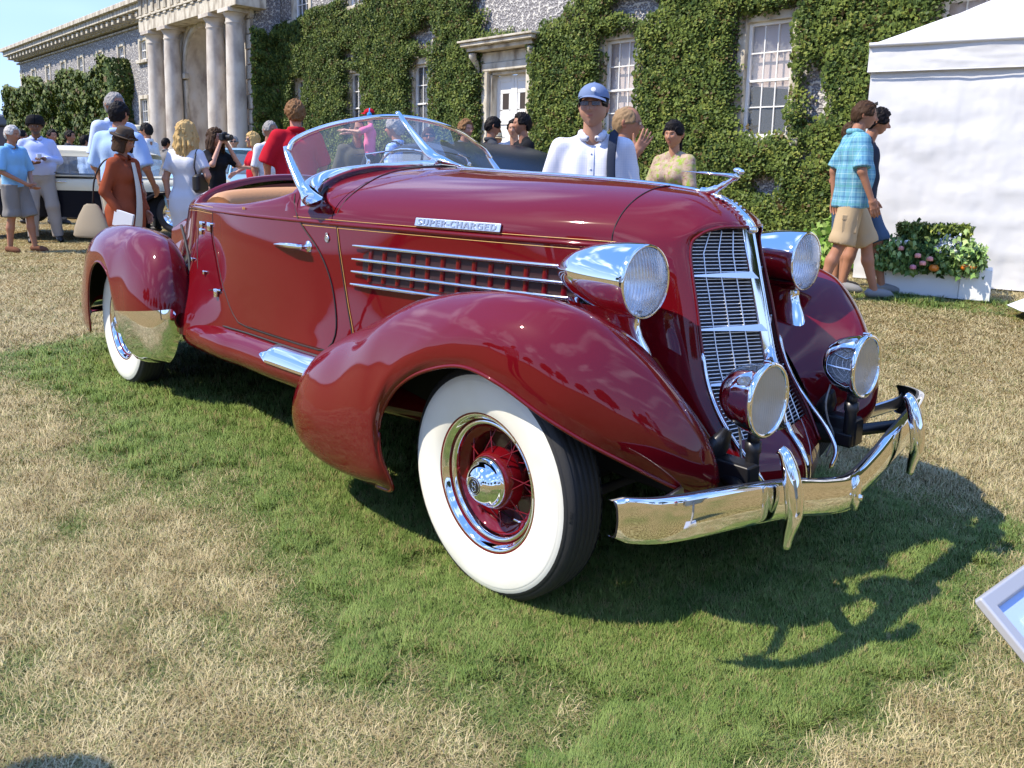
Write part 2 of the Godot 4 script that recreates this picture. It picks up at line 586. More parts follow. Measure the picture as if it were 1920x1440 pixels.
func front_fender_net() -> Array:
	var c := []
	# the closed tail behind the wheel: bottom, out and up over the crown, down the inside
	for s in [[-1.135, 0.31, 0.36, 0.745, 0.79], [-1.12, 0.265, 0.435, 0.705, 0.845], [-1.065, 0.228, 0.53, 0.67, 0.89], [-0.965, 0.202, 0.61, 0.64, 0.925], [-0.82, 0.190, 0.685, 0.615, 0.945], [-0.65, 0.190, 0.76, 0.60, 0.950]]:
		var h: float = s[2] - s[1]
		var w: float = s[4] - s[3]
		var zm: float = (s[3] + s[4]) * 0.5
		var b: float = s[1]
		c.append([V(s[0], b + 0.004, lerpf(zm, s[4] - 0.09, smoothstep(-1.12, -0.9, s[0]))), V(s[0], b + 0.10 * h, s[4] - 0.10 * w), V(s[0], b + 0.45 * h, s[4]), V(s[0], b + 0.82 * h, s[4] - 0.16 * w), V(s[0], s[2], zm), V(s[0], b + 0.85 * h, s[3] + 0.10 * w), V(s[0], b + 0.35 * h, s[3] - 0.02)])
	c.append([V(-0.51, 0.210, 0.866), V(-0.51, 0.28, 0.925), V(-0.50, 0.52, 0.952), V(-0.49, 0.755, 0.893), V(-0.48, 0.838, 0.765), V(-0.48, 0.76, 0.63), V(-0.48, 0.50, 0.57)])
	c.append([V(-0.390, 0.242, 0.882), V(-0.422, 0.325, 0.928), V(-0.44, 0.54, 0.95), V(-0.39, 0.795, 0.893), V(-0.36, 0.888, 0.765), V(-0.36, 0.81, 0.61), V(-0.36, 0.55, 0.53)])
	c.append([V(-0.405, 0.36, 0.918), V(-0.415, 0.45, 0.938), V(-0.37, 0.63, 0.945), V(-0.27, 0.835, 0.888), V(-0.22, 0.922, 0.765), V(-0.22, 0.84, 0.60), V(-0.22, 0.6, 0.49)])
	c.append([V(-0.412, 0.47, 0.92), V(-0.375, 0.565, 0.937), V(-0.27, 0.725, 0.935), V(-0.15, 0.868, 0.882), V(-0.10, 0.944, 0.765), V(-0.10, 0.87, 0.585), V(-0.10, 0.63, 0.46)])
	c.append([V(-0.372, 0.55, 0.92), V(-0.295, 0.65, 0.935), V(-0.17, 0.78, 0.928), V(-0.05, 0.892, 0.875), V(0.01, 0.957, 0.765), V(0.01, 0.88, 0.57), V(0.01, 0.655, 0.435)])
	c.append([V(-0.295, 0.63, 0.92), V(-0.205, 0.71, 0.932), V(-0.09, 0.813, 0.92), V(0.03, 0.905, 0.865), V(0.10, 0.96, 0.76), V(0.10, 0.885, 0.56), V(0.10, 0.69, 0.415)])
	c.append([V(-0.165, 0.702, 0.918), V(-0.085, 0.765, 0.925), V(0.02, 0.845, 0.908), V(0.12, 0.912, 0.852), V(0.19, 0.956, 0.75), V(0.18, 0.88, 0.55), V(0.17, 0.72, 0.40)])
	c.append([V(0.0, 0.747, 0.912), V(0.065, 0.792, 0.914), V(0.14, 0.852, 0.895), V(0.215, 0.908, 0.836), V(0.27, 0.942, 0.735), V(0.26, 0.865, 0.54), V(0.24, 0.73, 0.385)])
	c.append([V(0.15, 0.725, 0.90), V(0.20, 0.77, 0.898), V(0.26, 0.828, 0.872), V(0.31, 0.88, 0.81), V(0.35, 0.912, 0.71), V(0.335, 0.835, 0.53), V(0.31, 0.70, 0.37)])
	c.append([V(0.29, 0.66, 0.865), V(0.33, 0.71, 0.86), V(0.375, 0.77, 0.83), V(0.41, 0.825, 0.768), V(0.43, 0.853, 0.672), V(0.41, 0.78, 0.515), V(0.375, 0.645, 0.355)])
	c.append([V(0.405, 0.597, 0.80), V(0.44, 0.645, 0.795), V(0.475, 0.70, 0.765), V(0.50, 0.75, 0.705), V(0.51, 0.775, 0.622), V(0.48, 0.705, 0.492), V(0.435, 0.575, 0.345)])
	c.append([V(0.50, 0.54, 0.72), V(0.53, 0.58, 0.715), V(0.56, 0.63, 0.685), V(0.575, 0.665, 0.635), V(0.578, 0.68, 0.57), V(0.545, 0.62, 0.465), V(0.49, 0.505, 0.34)])
	c.append([V(0.57, 0.485, 0.635), V(0.595, 0.515, 0.63), V(0.618, 0.55, 0.605), V(0.628, 0.572, 0.565), V(0.625, 0.58, 0.52), V(0.59, 0.535, 0.44), V(0.535, 0.445, 0.345)])
	c.append([V(0.60, 0.445, 0.56), V(0.618, 0.46, 0.56), V(0.636, 0.48, 0.545), V(0.643, 0.49, 0.52), V(0.638, 0.493, 0.485), V(0.61, 0.465, 0.43), V(0.56, 0.41, 0.36)])
	c.append([V(0.60, 0.415, 0.51), V(0.612, 0.42, 0.51), V(0.624, 0.427, 0.50), V(0.628, 0.43, 0.485), V(0.625, 0.43, 0.465), V(0.605, 0.42, 0.43), V(0.57, 0.395, 0.38)])
	for r in c:
		for k in r.size():
			if r[k].x > 0.3: r[k].x = 0.3 + (r[k].x - 0.3) * 0.90
	return c

func rear_fender_net() -> Array:
	var c := []
	for s in [[-2.47, 0.46, 0.53, 0.745, 0.80, 0.0], [-2.485, 0.39, 0.63, 0.71, 0.855, 0.0], [-2.535, 0.30, 0.755, 0.67, 0.905, 0.0], [-2.62, 0.24, 0.845, 0.64, 0.935, 0.0], [-2.74, 0.215, 0.905, 0.61, 0.953, 0.0]]:
		var h: float = s[2] - s[1]
		var w: float = s[4] - s[3]
		var zm: float = (s[3] + s[4]) * 0.5
		var b: float = s[1]
		c.append([V(s[0], b, zm), V(s[0], b + 0.10 * h, s[4] - 0.17 * w), V(s[0], b + 0.45 * h, s[4]), V(s[0], b + 0.82 * h, s[4] - 0.15 * w), V(s[0], s[2], zm), V(s[0], b + 0.86 * h, s[3] + 0.12 * w), V(s[0], b + 0.4 * h, s[3])])
	c.append([V(-2.86, 0.228, 0.87), V(-2.87, 0.32, 0.93), V(-2.87, 0.55, 0.958), V(-2.87, 0.825, 0.905), V(-2.87, 0.932, 0.785), V(-2.87, 0.85, 0.63), V(-2.87, 0.56, 0.59)])
	c.append([V(-2.965, 0.38, 0.925), V(-2.965, 0.46, 0.945), V(-2.965, 0.63, 0.958), V(-2.98, 0.84, 0.905), V(-2.98, 0.942, 0.785), V(-2.98, 0.86, 0.62), V(-2.98, 0.6, 0.57)])
	c.append([V(-2.995, 0.54, 0.938), V(-3.0, 0.61, 0.950), V(-3.03, 0.72, 0.953), V(-3.07, 0.86, 0.90), V(-3.09, 0.946, 0.785), V(-3.09, 0.86, 0.61), V(-3.09, 0.6, 0.55)])
	c.append([V(-3.07, 0.685, 0.942), V(-3.09, 0.725, 0.947), V(-3.13, 0.79, 0.942), V(-3.18, 0.875, 0.89), V(-3.21, 0.944, 0.78), V(-3.21, 0.86, 0.60), V(-3.21, 0.6, 0.52)])
	c.append([V(-3.22, 0.738, 0.940), V(-3.24, 0.765, 0.942), V(-3.28, 0.81, 0.932), V(-3.32, 0.877, 0.88), V(-3.34, 0.936, 0.77), V(-3.34, 0.85, 0.59), V(-3.34, 0.6, 0.48)])
	c.append([V(-3.37, 0.69, 0.935), V(-3.40, 0.725, 0.937), V(-3.44, 0.78, 0.925), V(-3.48, 0.86, 0.87), V(-3.49, 0.92, 0.76), V(-3.49, 0.84, 0.58), V(-3.49, 0.6, 0.44)])
	c.append([V(-3.48, 0.57, 0.928), V(-3.52, 0.63, 0.93), V(-3.58, 0.71, 0.912), V(-3.64, 0.82, 0.855), V(-3.66, 0.89, 0.745), V(-3.66, 0.81, 0.56), V(-3.66, 0.57, 0.40)])
	c.append([V(-3.55, 0.42, 0.917), V(-3.62, 0.50, 0.918), V(-3.72, 0.61, 0.893), V(-3.81, 0.75, 0.83), V(-3.85, 0.835, 0.725), V(-3.85, 0.75, 0.54), V(-3.85, 0.52, 0.36)])
	c.append([V(-3.60, 0.275, 0.90), V(-3.72, 0.36, 0.90), V(-3.86, 0.48, 0.87), V(-3.97, 0.65, 0.80), V(-4.02, 0.755, 0.70), V(-4.02, 0.68, 0.53), V(-4.02, 0.45, 0.34)])
	c.append([V(-3.75, 0.238, 0.865), V(-3.87, 0.28, 0.865), V(-4.00, 0.38, 0.835), V(-4.09, 0.53, 0.77), V(-4.13, 0.63, 0.68), V(-4.13, 0.57, 0.54), V(-4.13, 0.40, 0.40)])
	c.append([V(-3.95, 0.24, 0.82), V(-4.03, 0.26, 0.82), V(-4.10, 0.33, 0.79), V(-4.16, 0.42, 0.74), V(-4.18, 0.49, 0.67), V(-4.18, 0.45, 0.57), V(-4.17, 0.34, 0.48)])
	c.append([V(-4.12, 0.29, 0.75), V(-4.14, 0.30, 0.75), V(-4.17, 0.32, 0.73), V(-4.19, 0.35, 0.70), V(-4.2, 0.36, 0.66), V(-4.19, 0.35, 0.62), V(-4.18, 0.31, 0.58)])
	return c

func shell(called: String, ctrl: Array, car: Node3D, lip_from: int, lip_to: int, back := false) -> Array:
	var P := net(ctrl, 7, 6)
	var made := []
	for s in [1, -1]:
		var g := P if s == 1 else mirror(P)
		var m := MB.new()
		m.grid(g, (s == 1) != back)
		var o := obj(called, m, mats.red_paint, car)
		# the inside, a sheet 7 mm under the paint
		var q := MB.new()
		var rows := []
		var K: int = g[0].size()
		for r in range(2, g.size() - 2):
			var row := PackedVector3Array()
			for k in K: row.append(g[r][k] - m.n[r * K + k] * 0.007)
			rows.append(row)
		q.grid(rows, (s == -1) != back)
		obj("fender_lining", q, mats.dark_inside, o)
		var lip := []
		for r in range(lip_from * 7, mini(lip_to * 7, g.size() - 1) + 1): lip.append(g[r][0])
		var b := MB.new()
		b.tube(lip, 0.0065, 8)
		obj("lip_bead", b, mats.red_paint, o)
		made.append(o)
	return made

func wheel(at: Vector3, s: float, car: Node3D) -> void:
	var ax := V(0, 0, s)
	var segs := 72
	var o := Vector3.ZERO
	var rim := MB.new()
	rim.lathe([[0.150, 0.0], [0.185, 0.01], [0.196, 0.03], [0.205, 0.035], [0.216, 0.050], [0.224, 0.058], [0.226, 0.064], [0.222, 0.066], [0.2135, 0.064]], o, ax, segs)
	rim.lathe([[0.150, -0.05], [0.205, -0.05], [0.22, -0.06]], o, ax, segs)
	rim.lathe([[0.146, -0.05], [0.146, 0.0], [0.150, 0.002]], o, ax, segs)
	var wn := obj("wheel", rim, mats.red_paint, car)
	wn.position = at
	var ring := MB.new()
	ring.lathe([[0.2135, 0.064], [0.208, 0.064], [0.203, 0.056], [0.199, 0.050], [0.1965, 0.047]], o, ax, segs)
	obj("trim_ring", ring, mats.chrome, wn)
	var ring2 := MB.new()
	ring2.lathe([[0.192, 0.036], [0.190, 0.042], [0.184, 0.044], [0.178, 0.040], [0.174, 0.032], [0.172, 0.022]], o, ax, segs)
	obj("trim_ring", ring2, mats.chrome, wn)
	var red := MB.new()
	red.lathe([[0.1965, 0.047], [0.194, 0.040], [0.192, 0.036]], o, ax, segs)
	red.lathe([[0.172, 0.022], [0.165, 0.012], [0.150, 0.004]], o, ax, segs)
	obj("rim_well", red, mats.red_paint, wn)
	var ww := MB.new()
	ww.lathe([[0.219, 0.066], [0.226, 0.0685], [0.235, 0.0715], [0.25, 0.0745], [0.27, 0.0770], [0.29, 0.0780], [0.305, 0.0775], [0.318, 0.0755], [0.3215, 0.0750], [0.3225, 0.0738], [0.3245, 0.0738], [0.33, 0.072], [0.336, 0.0690]], o, ax, segs)
	obj("whitewall", ww, mats.white_rubber, wn)
	var ty := MB.new()
	var prof := [[0.336, 0.0695], [0.342, 0.0672], [0.345, 0.0645], [0.3452, 0.0625], [0.350, 0.062], [0.356, 0.057]]
	for g in [0.050, 0.028, 0.006, -0.016, -0.038, -0.056]:
		var cr: float = 0.3675 - 0.9 * g * g
		prof.append_array([[cr, g], [cr - 0.006, g - 0.0015], [cr - 0.006, g - 0.0045], [cr, g - 0.006]])
	prof.append_array([[0.352, -0.062], [0.336, -0.0695], [0.29, -0.085], [0.24, -0.078], [0.215, -0.06]])
	ty.lathe(prof, o, ax, segs)
	obj("tyre", ty, mats.black_rubber, wn)
	if at.x > -1.0:
		var tx := obj("tyre_lettering", text_mb("7.00-16", 0.011, 0.0012), mats.black_rubber, wn)
		var ang := -0.06
		var rad := V(cos(ang), sin(ang), 0)
		var tan_ := V(sin(ang), -cos(ang), 0) * s
		var out := (rad * 0.62 + V(0, 0, s) * 0.78).normalized()
		tx.transform = Transform3D(Basis(tan_, out.cross(tan_).normalized(), out), rad * 0.3525 + V(0, 0, 0.0606 * s) - tan_ * 0.03)
	var hub := MB.new()
	hub.lathe([[0.10, 0.0], [0.096, 0.022], [0.088, 0.043], [0.084, 0.049], [0.079, 0.051]], o, ax, 48)
	hub.lathe([[0.10, 0.0], [0.085, -0.04], [0.06, -0.06]], o, ax, 48)
	obj("hub", hub, mats.red_paint, wn)
	var cap := MB.new()
	cap.lathe([[0.080, 0.046], [0.0805, 0.054], [0.078, 0.060], [0.074, 0.063], [0.0715, 0.0645], [0.071, 0.069], [0.066, 0.077], [0.0635, 0.0785], [0.061, 0.084], [0.055, 0.092], [0.047, 0.099], [0.038, 0.1045], [0.034, 0.106], [0.0325, 0.1085], [0.0285, 0.1095]], o, ax, 56)
	cap.lathe([[0.0285, 0.1095], [0.0275, 0.1075], [0.0, 0.1078]], o, ax, 40)
	var cp := obj("hub_cap", cap, mats.chrome, wn)
	var em := MB.new()
	em.lathe([[0.0265, 0.1080], [0.0, 0.1086]], o, ax, 36)
	var ef := MB.new()
	for e in [0.008, -0.008]:
		var pts := []
		for k in 21: pts.append(V(sin(TAU * k / 20) * 0.0075, e * 1.0 + cos(TAU * k / 20) * 0.0085, 0.1095 * s))
		ef.tube(pts, 0.0016, 5)
	var circ := []
	for k in 31: circ.append(V(sin(TAU * k / 30) * 0.0235, cos(TAU * k / 30) * 0.0235, 0.109 * s))
	ef.tube(circ, 0.0012, 5)
	obj("cap_badge", em, mats.black_paint, wn)
	obj("cap_badge_rings", ef, mats.chrome, wn)
	# wire spokes in crossed pairs, inner and outer row
	for k in 32:
		var a := TAU * (k + 0.5) / 32
		var lean := 0.30 if k % 2 == 0 else -0.30
		var outer := k % 4 < 2
		var z0 := 0.036 if outer else -0.012
		var z1 := 0.004 if outer else -0.03
		var m := MB.new()
		m.tube([V(cos(a + lean) * 0.092, sin(a + lean) * 0.092, z0 * s), V(cos(a) * 0.160, sin(a) * 0.160, z1 * s)], 0.0021, 6)
		obj("spoke", m, mats.red_paint, wn)
	var val := MB.new()
	val.tube([V(0.122, -0.10, 0.01 * s), V(0.115, -0.095, 0.03 * s), V(0.108, -0.088, 0.042 * s)], [0.0045, 0.0045, 0.0032], 8)
	obj("valve_stem", val, mats.chrome, wn)
	var drum := MB.new()
	drum.lathe([[0.0, -0.055], [0.145, -0.052], [0.15, -0.06], [0.15, -0.1], [0.0, -0.1]], o, ax, 40)
	obj("brake_drum", drum, mats.dark_red_paint, wn)

func text_mb(s: String, size: float, depth: float) -> TextMesh:
	var t := TextMesh.new()
	t.text = s
	var f := SystemFont.new()
	f.font_names = PackedStringArray(["Droid Sans"])
	f.font_weight = 700
	t.font = f
	t.font_size = 48
	t.pixel_size = size / 48.0
	t.depth = depth
	return t

func build_car() -> void:
	var car := thing("classic_car", "gleaming dark red open two-seater classic car with teardrop chrome headlamps, parked on the lawn", "car")
	var red: Material = mats.red_paint
	var chrome: Material = mats.chrome
	# --- bonnet and cowl
	var rows := []
	for k in 41: rows.append(top_row(lerpf(-1.245, 0.047, k / 40.0), 18))
	both("bonnet", rows, red, car)
	rows = []
	for k in 13: rows.append(top_row(lerpf(-1.575, -1.25, k / 12.0), 18))
	var ends: PackedVector3Array = rows[0]
	var r1 := PackedVector3Array()
	var r0 := PackedVector3Array()
	for p in ends:
		r1.append(V(p.x - 0.012, BELT + (p.y - BELT) * 0.93, p.z * 0.975)); r0.append(V(p.x - 0.004, BELT + (p.y - BELT) * 0.6 - 0.05, p.z * 0.95))
	rows.push_front(r1); rows.push_front(r0)
	both("cowl", rows, red, car)
	rows = []
	for k in 41: rows.append(side_row(lerpf(-1.205, 0.06, k / 40.0), BELT, 0.40, 14))
	both("bonnet_side", rows, red, car)
	rows = []
	for k in 70: rows.append(side_row(lerpf(-4.6, -1.2, k / 69.0), belt(lerpf(-4.6, -1.2, k / 69.0)), 0.42, 16))
	both("body_side", rows, red, car)
	rows = []
	for k in 26: rows.append(door_row(lerpf(-2.74, -1.56, k / 25.0)))
	both("cockpit_edge", rows, red, car)
	# --- tail deck with its raised front rim
	rows = []
	for k in 40: rows.append(top_row(lerpf(-4.6, -2.72, k / 39.0), 18))
	var e2: PackedVector3Array = rows[rows.size() - 1]
	for st in [[0.018, 0.010, 0.985], [0.034, 0.002, 0.955], [0.038, -0.020, 0.92]]:
		var rr := PackedVector3Array()
		for p in e2: rr.append(V(p.x + st[0], BELT + (p.y - BELT) * (1.0 + st[1]) + st[1], p.z * st[2]))
		rows.append(rr)
	both("tail_deck", rows, red, car)
	var wl := []
	var lastr: PackedVector3Array = rows[rows.size() - 1]
	for st in [[0.0, 1.0, 0.0], [0.0, 0.55, 0.03], [0.01, 0.0, 0.08], [0.01, -1.2, 0.10]]:
		var rr := PackedVector3Array()
		for p in lastr: rr.append(V(p.x + st[0], BELT + (p.y - BELT - 0.02) * st[1] - st[2], p.z * 0.96))
		wl.append(rr)
	both("rim_padding", wl, mats.dark_leather, car)
	# --- nose
	var nose := [
		top_ctrl(0.05), 
		[V(0.19, 1.2525, 0), V(0.19, 1.242, 0.095), V(0.186, 1.212, 0.17), V(0.176, 1.155, 0.237), V(0.165, 1.08, 0.283), V(0.18, 0.9, 0.297), V(0.22, 0.69, 0.307), V(0.25, 0.54, 0.312), V(0.28, 0.42, 0.315)],
		[V(0.295, 1.212, 0), V(0.290, 1.205, 0.086), V(0.276, 1.185, 0.152), V(0.256, 1.142, 0.212), V(0.240, 1.08, 0.250), V(0.275, 0.9, 0.264), V(0.335, 0.685, 0.275), V(0.41, 0.535, 0.282), V(0.46, 0.42, 0.282)],
		[V(0.350, 1.172, 0), V(0.344, 1.172, 0.076), V(0.320, 1.166, 0.138), V(0.292, 1.138, 0.197), V(0.275, 1.08, 0.226), V(0.318, 0.9, 0.240), V(0.380, 0.68, 0.252), V(0.47, 0.53, 0.258), V(0.53, 0.42, 0.256)],
		[V(0.372, 1.148, 0), V(0.364, 1.150, 0.07), V(0.336, 1.147, 0.13), V(0.303, 1.125, 0.184), V(0.288, 1.075, 0.211), V(0.334, 0.9, 0.226), V(0.396, 0.68, 0.238), V(0.49, 0.53, 0.243), V(0.55, 0.42, 0.241)]]
	var NP := net(nose, 8, 6)
	both("nose_shell", NP, red, car)
	var edge: Array = Array(NP[NP.size() - 1])
	var fr := MB.new()
	fr.tube(edge, 0.0055, 8)
	fr.tube(mir(edge), 0.0055, 8)
	obj("grille_surround", fr, red, car)
	var back := []
	for q in [0.0, 0.03]:
		var rr := PackedVector3Array()
		for p in edge: rr.append(V(p.x - q, p.y, p.z - q * 0.12))
		back.append(rr)
	both("grille_recess", back, mats.dark_red_paint, car)
	grille(car)
	# --- seams
	var seam := []
	for k in 15:
		var z := 0.575 * k / 14.0
		seam.append(V(-1.222 - 0.05 * smoothstep(0.5, 0.25, z) * smoothstep(0.0, 0.2, z), 0, z))
	for s in [1.0, -1.0]:
		var m := MB.new()
		var path := []
		for p in seam: path.append(V(p.x, body_y(p.x, p.z) + 0.0005, p.z * s))
		for q in [[-1.215, 1.07], [-1.19, 0.96], [-1.155, 0.85], [-1.115, 0.74], [-1.07, 0.637], [-1.01, 0.48]]: path.append(V(q[0], q[1], (side_low(q[0], q[1]) + 0.0005) * s))
		m.tube(path, 0.0032, 6)
		obj("bonnet_seam", m, mats.gap, car)
		m = MB.new()
		path = []
		for k in 20:
			var z := 0.311 * k / 19.0
			path.append(V(0.048, body_y(0.048, z) + 0.0005, z * s))
		for y in [1.0, 0.9, 0.8]: path.append(V(0.052, y, (side_low(0.052, y) + 0.001) * s))
		m.tube(path, 0.0026, 6)
		obj("nose_seam", m, mats.gap, car)
		m = MB.new()
		path = []
		for q in [[-1.213, 1.055], [-1.19, 0.97], [-1.152, 0.85], [-1.112, 0.74], [-1.067, 0.637], [-1.007, 0.48]]: path.append(V(q[0] + 0.007, q[1], (side_low(q[0], q[1]) + 0.001) * s))
		m.tube(spline(path, 4), 0.0018, 6)
		obj("pin_stripe", m, mats.gold_line, car)
	# --- doors
	for s in [1, -1]: door(car, s)
	# --- belt moulding and its gold lines
	var pts := []
	for k in 30: pts.append([lerpf(-2.98, 0.12, k / 29.0), belt(lerpf(-2.98, 0.12, k / 29.0)) - 0.008])
	pair("belt_moulding", rail_on_body(pts, 0.0125, -0.004, 0.9), red, car)
	for y in [0.0085, -0.0245]:
		pts = []
		for k in 30: pts.append([lerpf(-2.98, 0.12, k / 29.0), belt(lerpf(-2.98, 0.12, k / 29.0)) + y])
		pair("pin_stripe", rail_on_body(pts, 0.0014, 0.0006), mats.gold_line, car)
	# --- louvres under the chrome bars
	for s in [1, -1]: louvres(car, s)
	# --- fenders
	shell("front_fender", front_fender_net(), car, 6, 20, true)
	shell("rear_fender", rear_fender_net(), car, 5, 16)
	# chrome stone guard over the front of the rear fender
	var RF := net(rear_fender_net(), 7, 6)
	for s in [1.0, -1.0]:
		var g := []
		var src := MB.new()
		src.grid(RF, true)
		var K: int = RF[0].size()
		for r in range(1, 44):
			var ytop := lerpf(0.555, 0.492, clampf((RF[r][12].x + 2.47) / -0.5, 0, 1))
			# columns 0..18 climb from the bottom edge to the outside
			var row := PackedVector3Array()
			var line := []
			for k in 26: line.append(RF[r][k] + src.n[r * K + k] * 0.0028)
			var top := 1
			while top < 18 and line[top].y < ytop: top += 1
			var t := clampf((ytop - line[top - 1].y) / maxf(line[top].y - line[top - 1].y, 1e-4), 0.0, 1.0)
			for k in 15:
				var f := (top - 1 + t) * k / 14.0
				var a := int(f)
				row.append((line[a] as Vector3).lerp(line[mini(a + 1, 25)], f - a) * V(1, 1, s))
			g.append(row)
		var gm := MB.new()
		gm.grid(g, s > 0)
		obj("stone_guard", gm, chrome, car)
	# --- sill
	var sill := []
	for k in 34:
		var x := lerpf(-2.60, -0.5, k / 33.0)
		var e := sqrt(clampf((x + 2.60) / 0.16, 0.0, 1.0))
		var z := side_low(x, 0.5)
		var yc := 0.425
		var rr := []
		for q in [[0.507, -0.012], [0.502, 0.022], [0.470, 0.060], [0.425, 0.074], [0.375, 0.062], [0.343, 0.02], [0.335, -0.06]]: rr.append(V(x, yc + (q[0] - yc) * (0.25 + 0.75 * e), minf(z, 0.70) + q[1] * (0.2 + 0.8 * e)))
		sill.append(PackedVector3Array(spline(rr, 4)))
	both("sill", sill, red, car)
	var welt := []
	for k in 30:
		var x := lerpf(-2.56, -0.6, k / 29.0)
		welt.append(V(x, 0.511 - 0.02 * smoothstep(-2.45, -2.6, x), minf(side_low(x, 0.5), 0.70) + 0.004))
	var wm := MB.new()
	wm.tube(welt, 0.0048, 8)
	pair("sill_welt", wm, mats.black_rubber, car)
	var fw := MB.new()
	var fp := []
	for q in [[-2.86, 0.96, 0.60], [-2.72, 0.88, 0.635], [-2.6, 0.78, 0.665], [-2.53, 0.66, 0.70], [-2.50, 0.56, 0.735], [-2.50, 0.48, 0.745], [-2.52, 0.38, 0.74]]: fp.append(V(q[0], q[1], q[2]))
	fw.tube(spline(fp, 6), 0.0075, 8)
	pair("fender_welt", fw, mats.black_rubber, car)
	# chrome tread plate
	var tp := []
	for k in 14:
		var x := lerpf(-1.605, -1.0, k / 13.0)
		var e := sqrt(clampf((x + 1.606) / 0.025, 0.05, 1.0))
		var rr := []
		var z := minf(side_low(x, 0.5), 0.70)
		for q in [[0.512, 0.000], [0.511, 0.022], [0.500, 0.045], [0.478, 0.064], [0.455, 0.074], [0.438, 0.0775]]: rr.append(V(x, 0.475 + (q[0] - 0.475) * e, z + q[1] + 0.004))
		tp.append(PackedVector3Array(spline(rr, 3)))
	both("tread_plate", tp, chrome, car)
	# --- wheels and what is under the car
	for s in [1.0, -1.0]:
		wheel(V(0, 0.3655, 0.747 * s), s, car)
		wheel(V(-3.226, 0.3655, 0.765 * s), s, car)
	var ch := MB.new()
	for s in [1.0, -1.0]:
		ch.box(V(-1.6, 0.40, 0.36 * s), V(4.1, 0.13, 0.06), 0.01)
		ch.tube([V(0.30, 0.41, 0.34 * s), V(0.48, 0.42, 0.335 * s), V(0.60, 0.43, 0.335 * s)], [0.05, 0.045, 0.035], 10)
	ch.box(V(0.0, 0.30, 0), V(0.07, 0.08, 1.3), 0.01)
	ch.box(V(-3.226, 0.36, 0), V(0.1, 0.12, 1.35), 0.02)
	ch.box(V(-0.55, 0.40, 0), V(1.1, 0.22, 0.5), 0.03)
	ch.box(V(-2.2, 0.40, 0), V(2.6, 0.04, 1.2), 0.01)
	ch.box(V(-0.2, 0.62, 0), V(0.04, 0.5, 0.6), 0.0)
	ch.tube([V(0.1, 0.29, 0.62), V(-0.35, 0.28, 0.40)], 0.025, 8)
	ch.tube([V(0.12, 0.27, 0.66), V(0.12, 0.27, -0.66)], 0.016, 8)
	obj("chassis", ch, mats.dark_inside, car)
	headlamps(car)
	windscreen(car)
	bumper(car)
	cockpit(car)
	mascot(car)

func top_ctrl(x: float) -> Array:
	var r := top_row(x, 4)
	return [r[0], r[1], r[2], r[3], r[4], V(x, 0.90, side_low(x, 0.9)), V(x, 0.69, side_low(x, 0.69)), V(x, 0.54, side_low(x, 0.54)), V(x, 0.42, side_low(x, 0.42))]

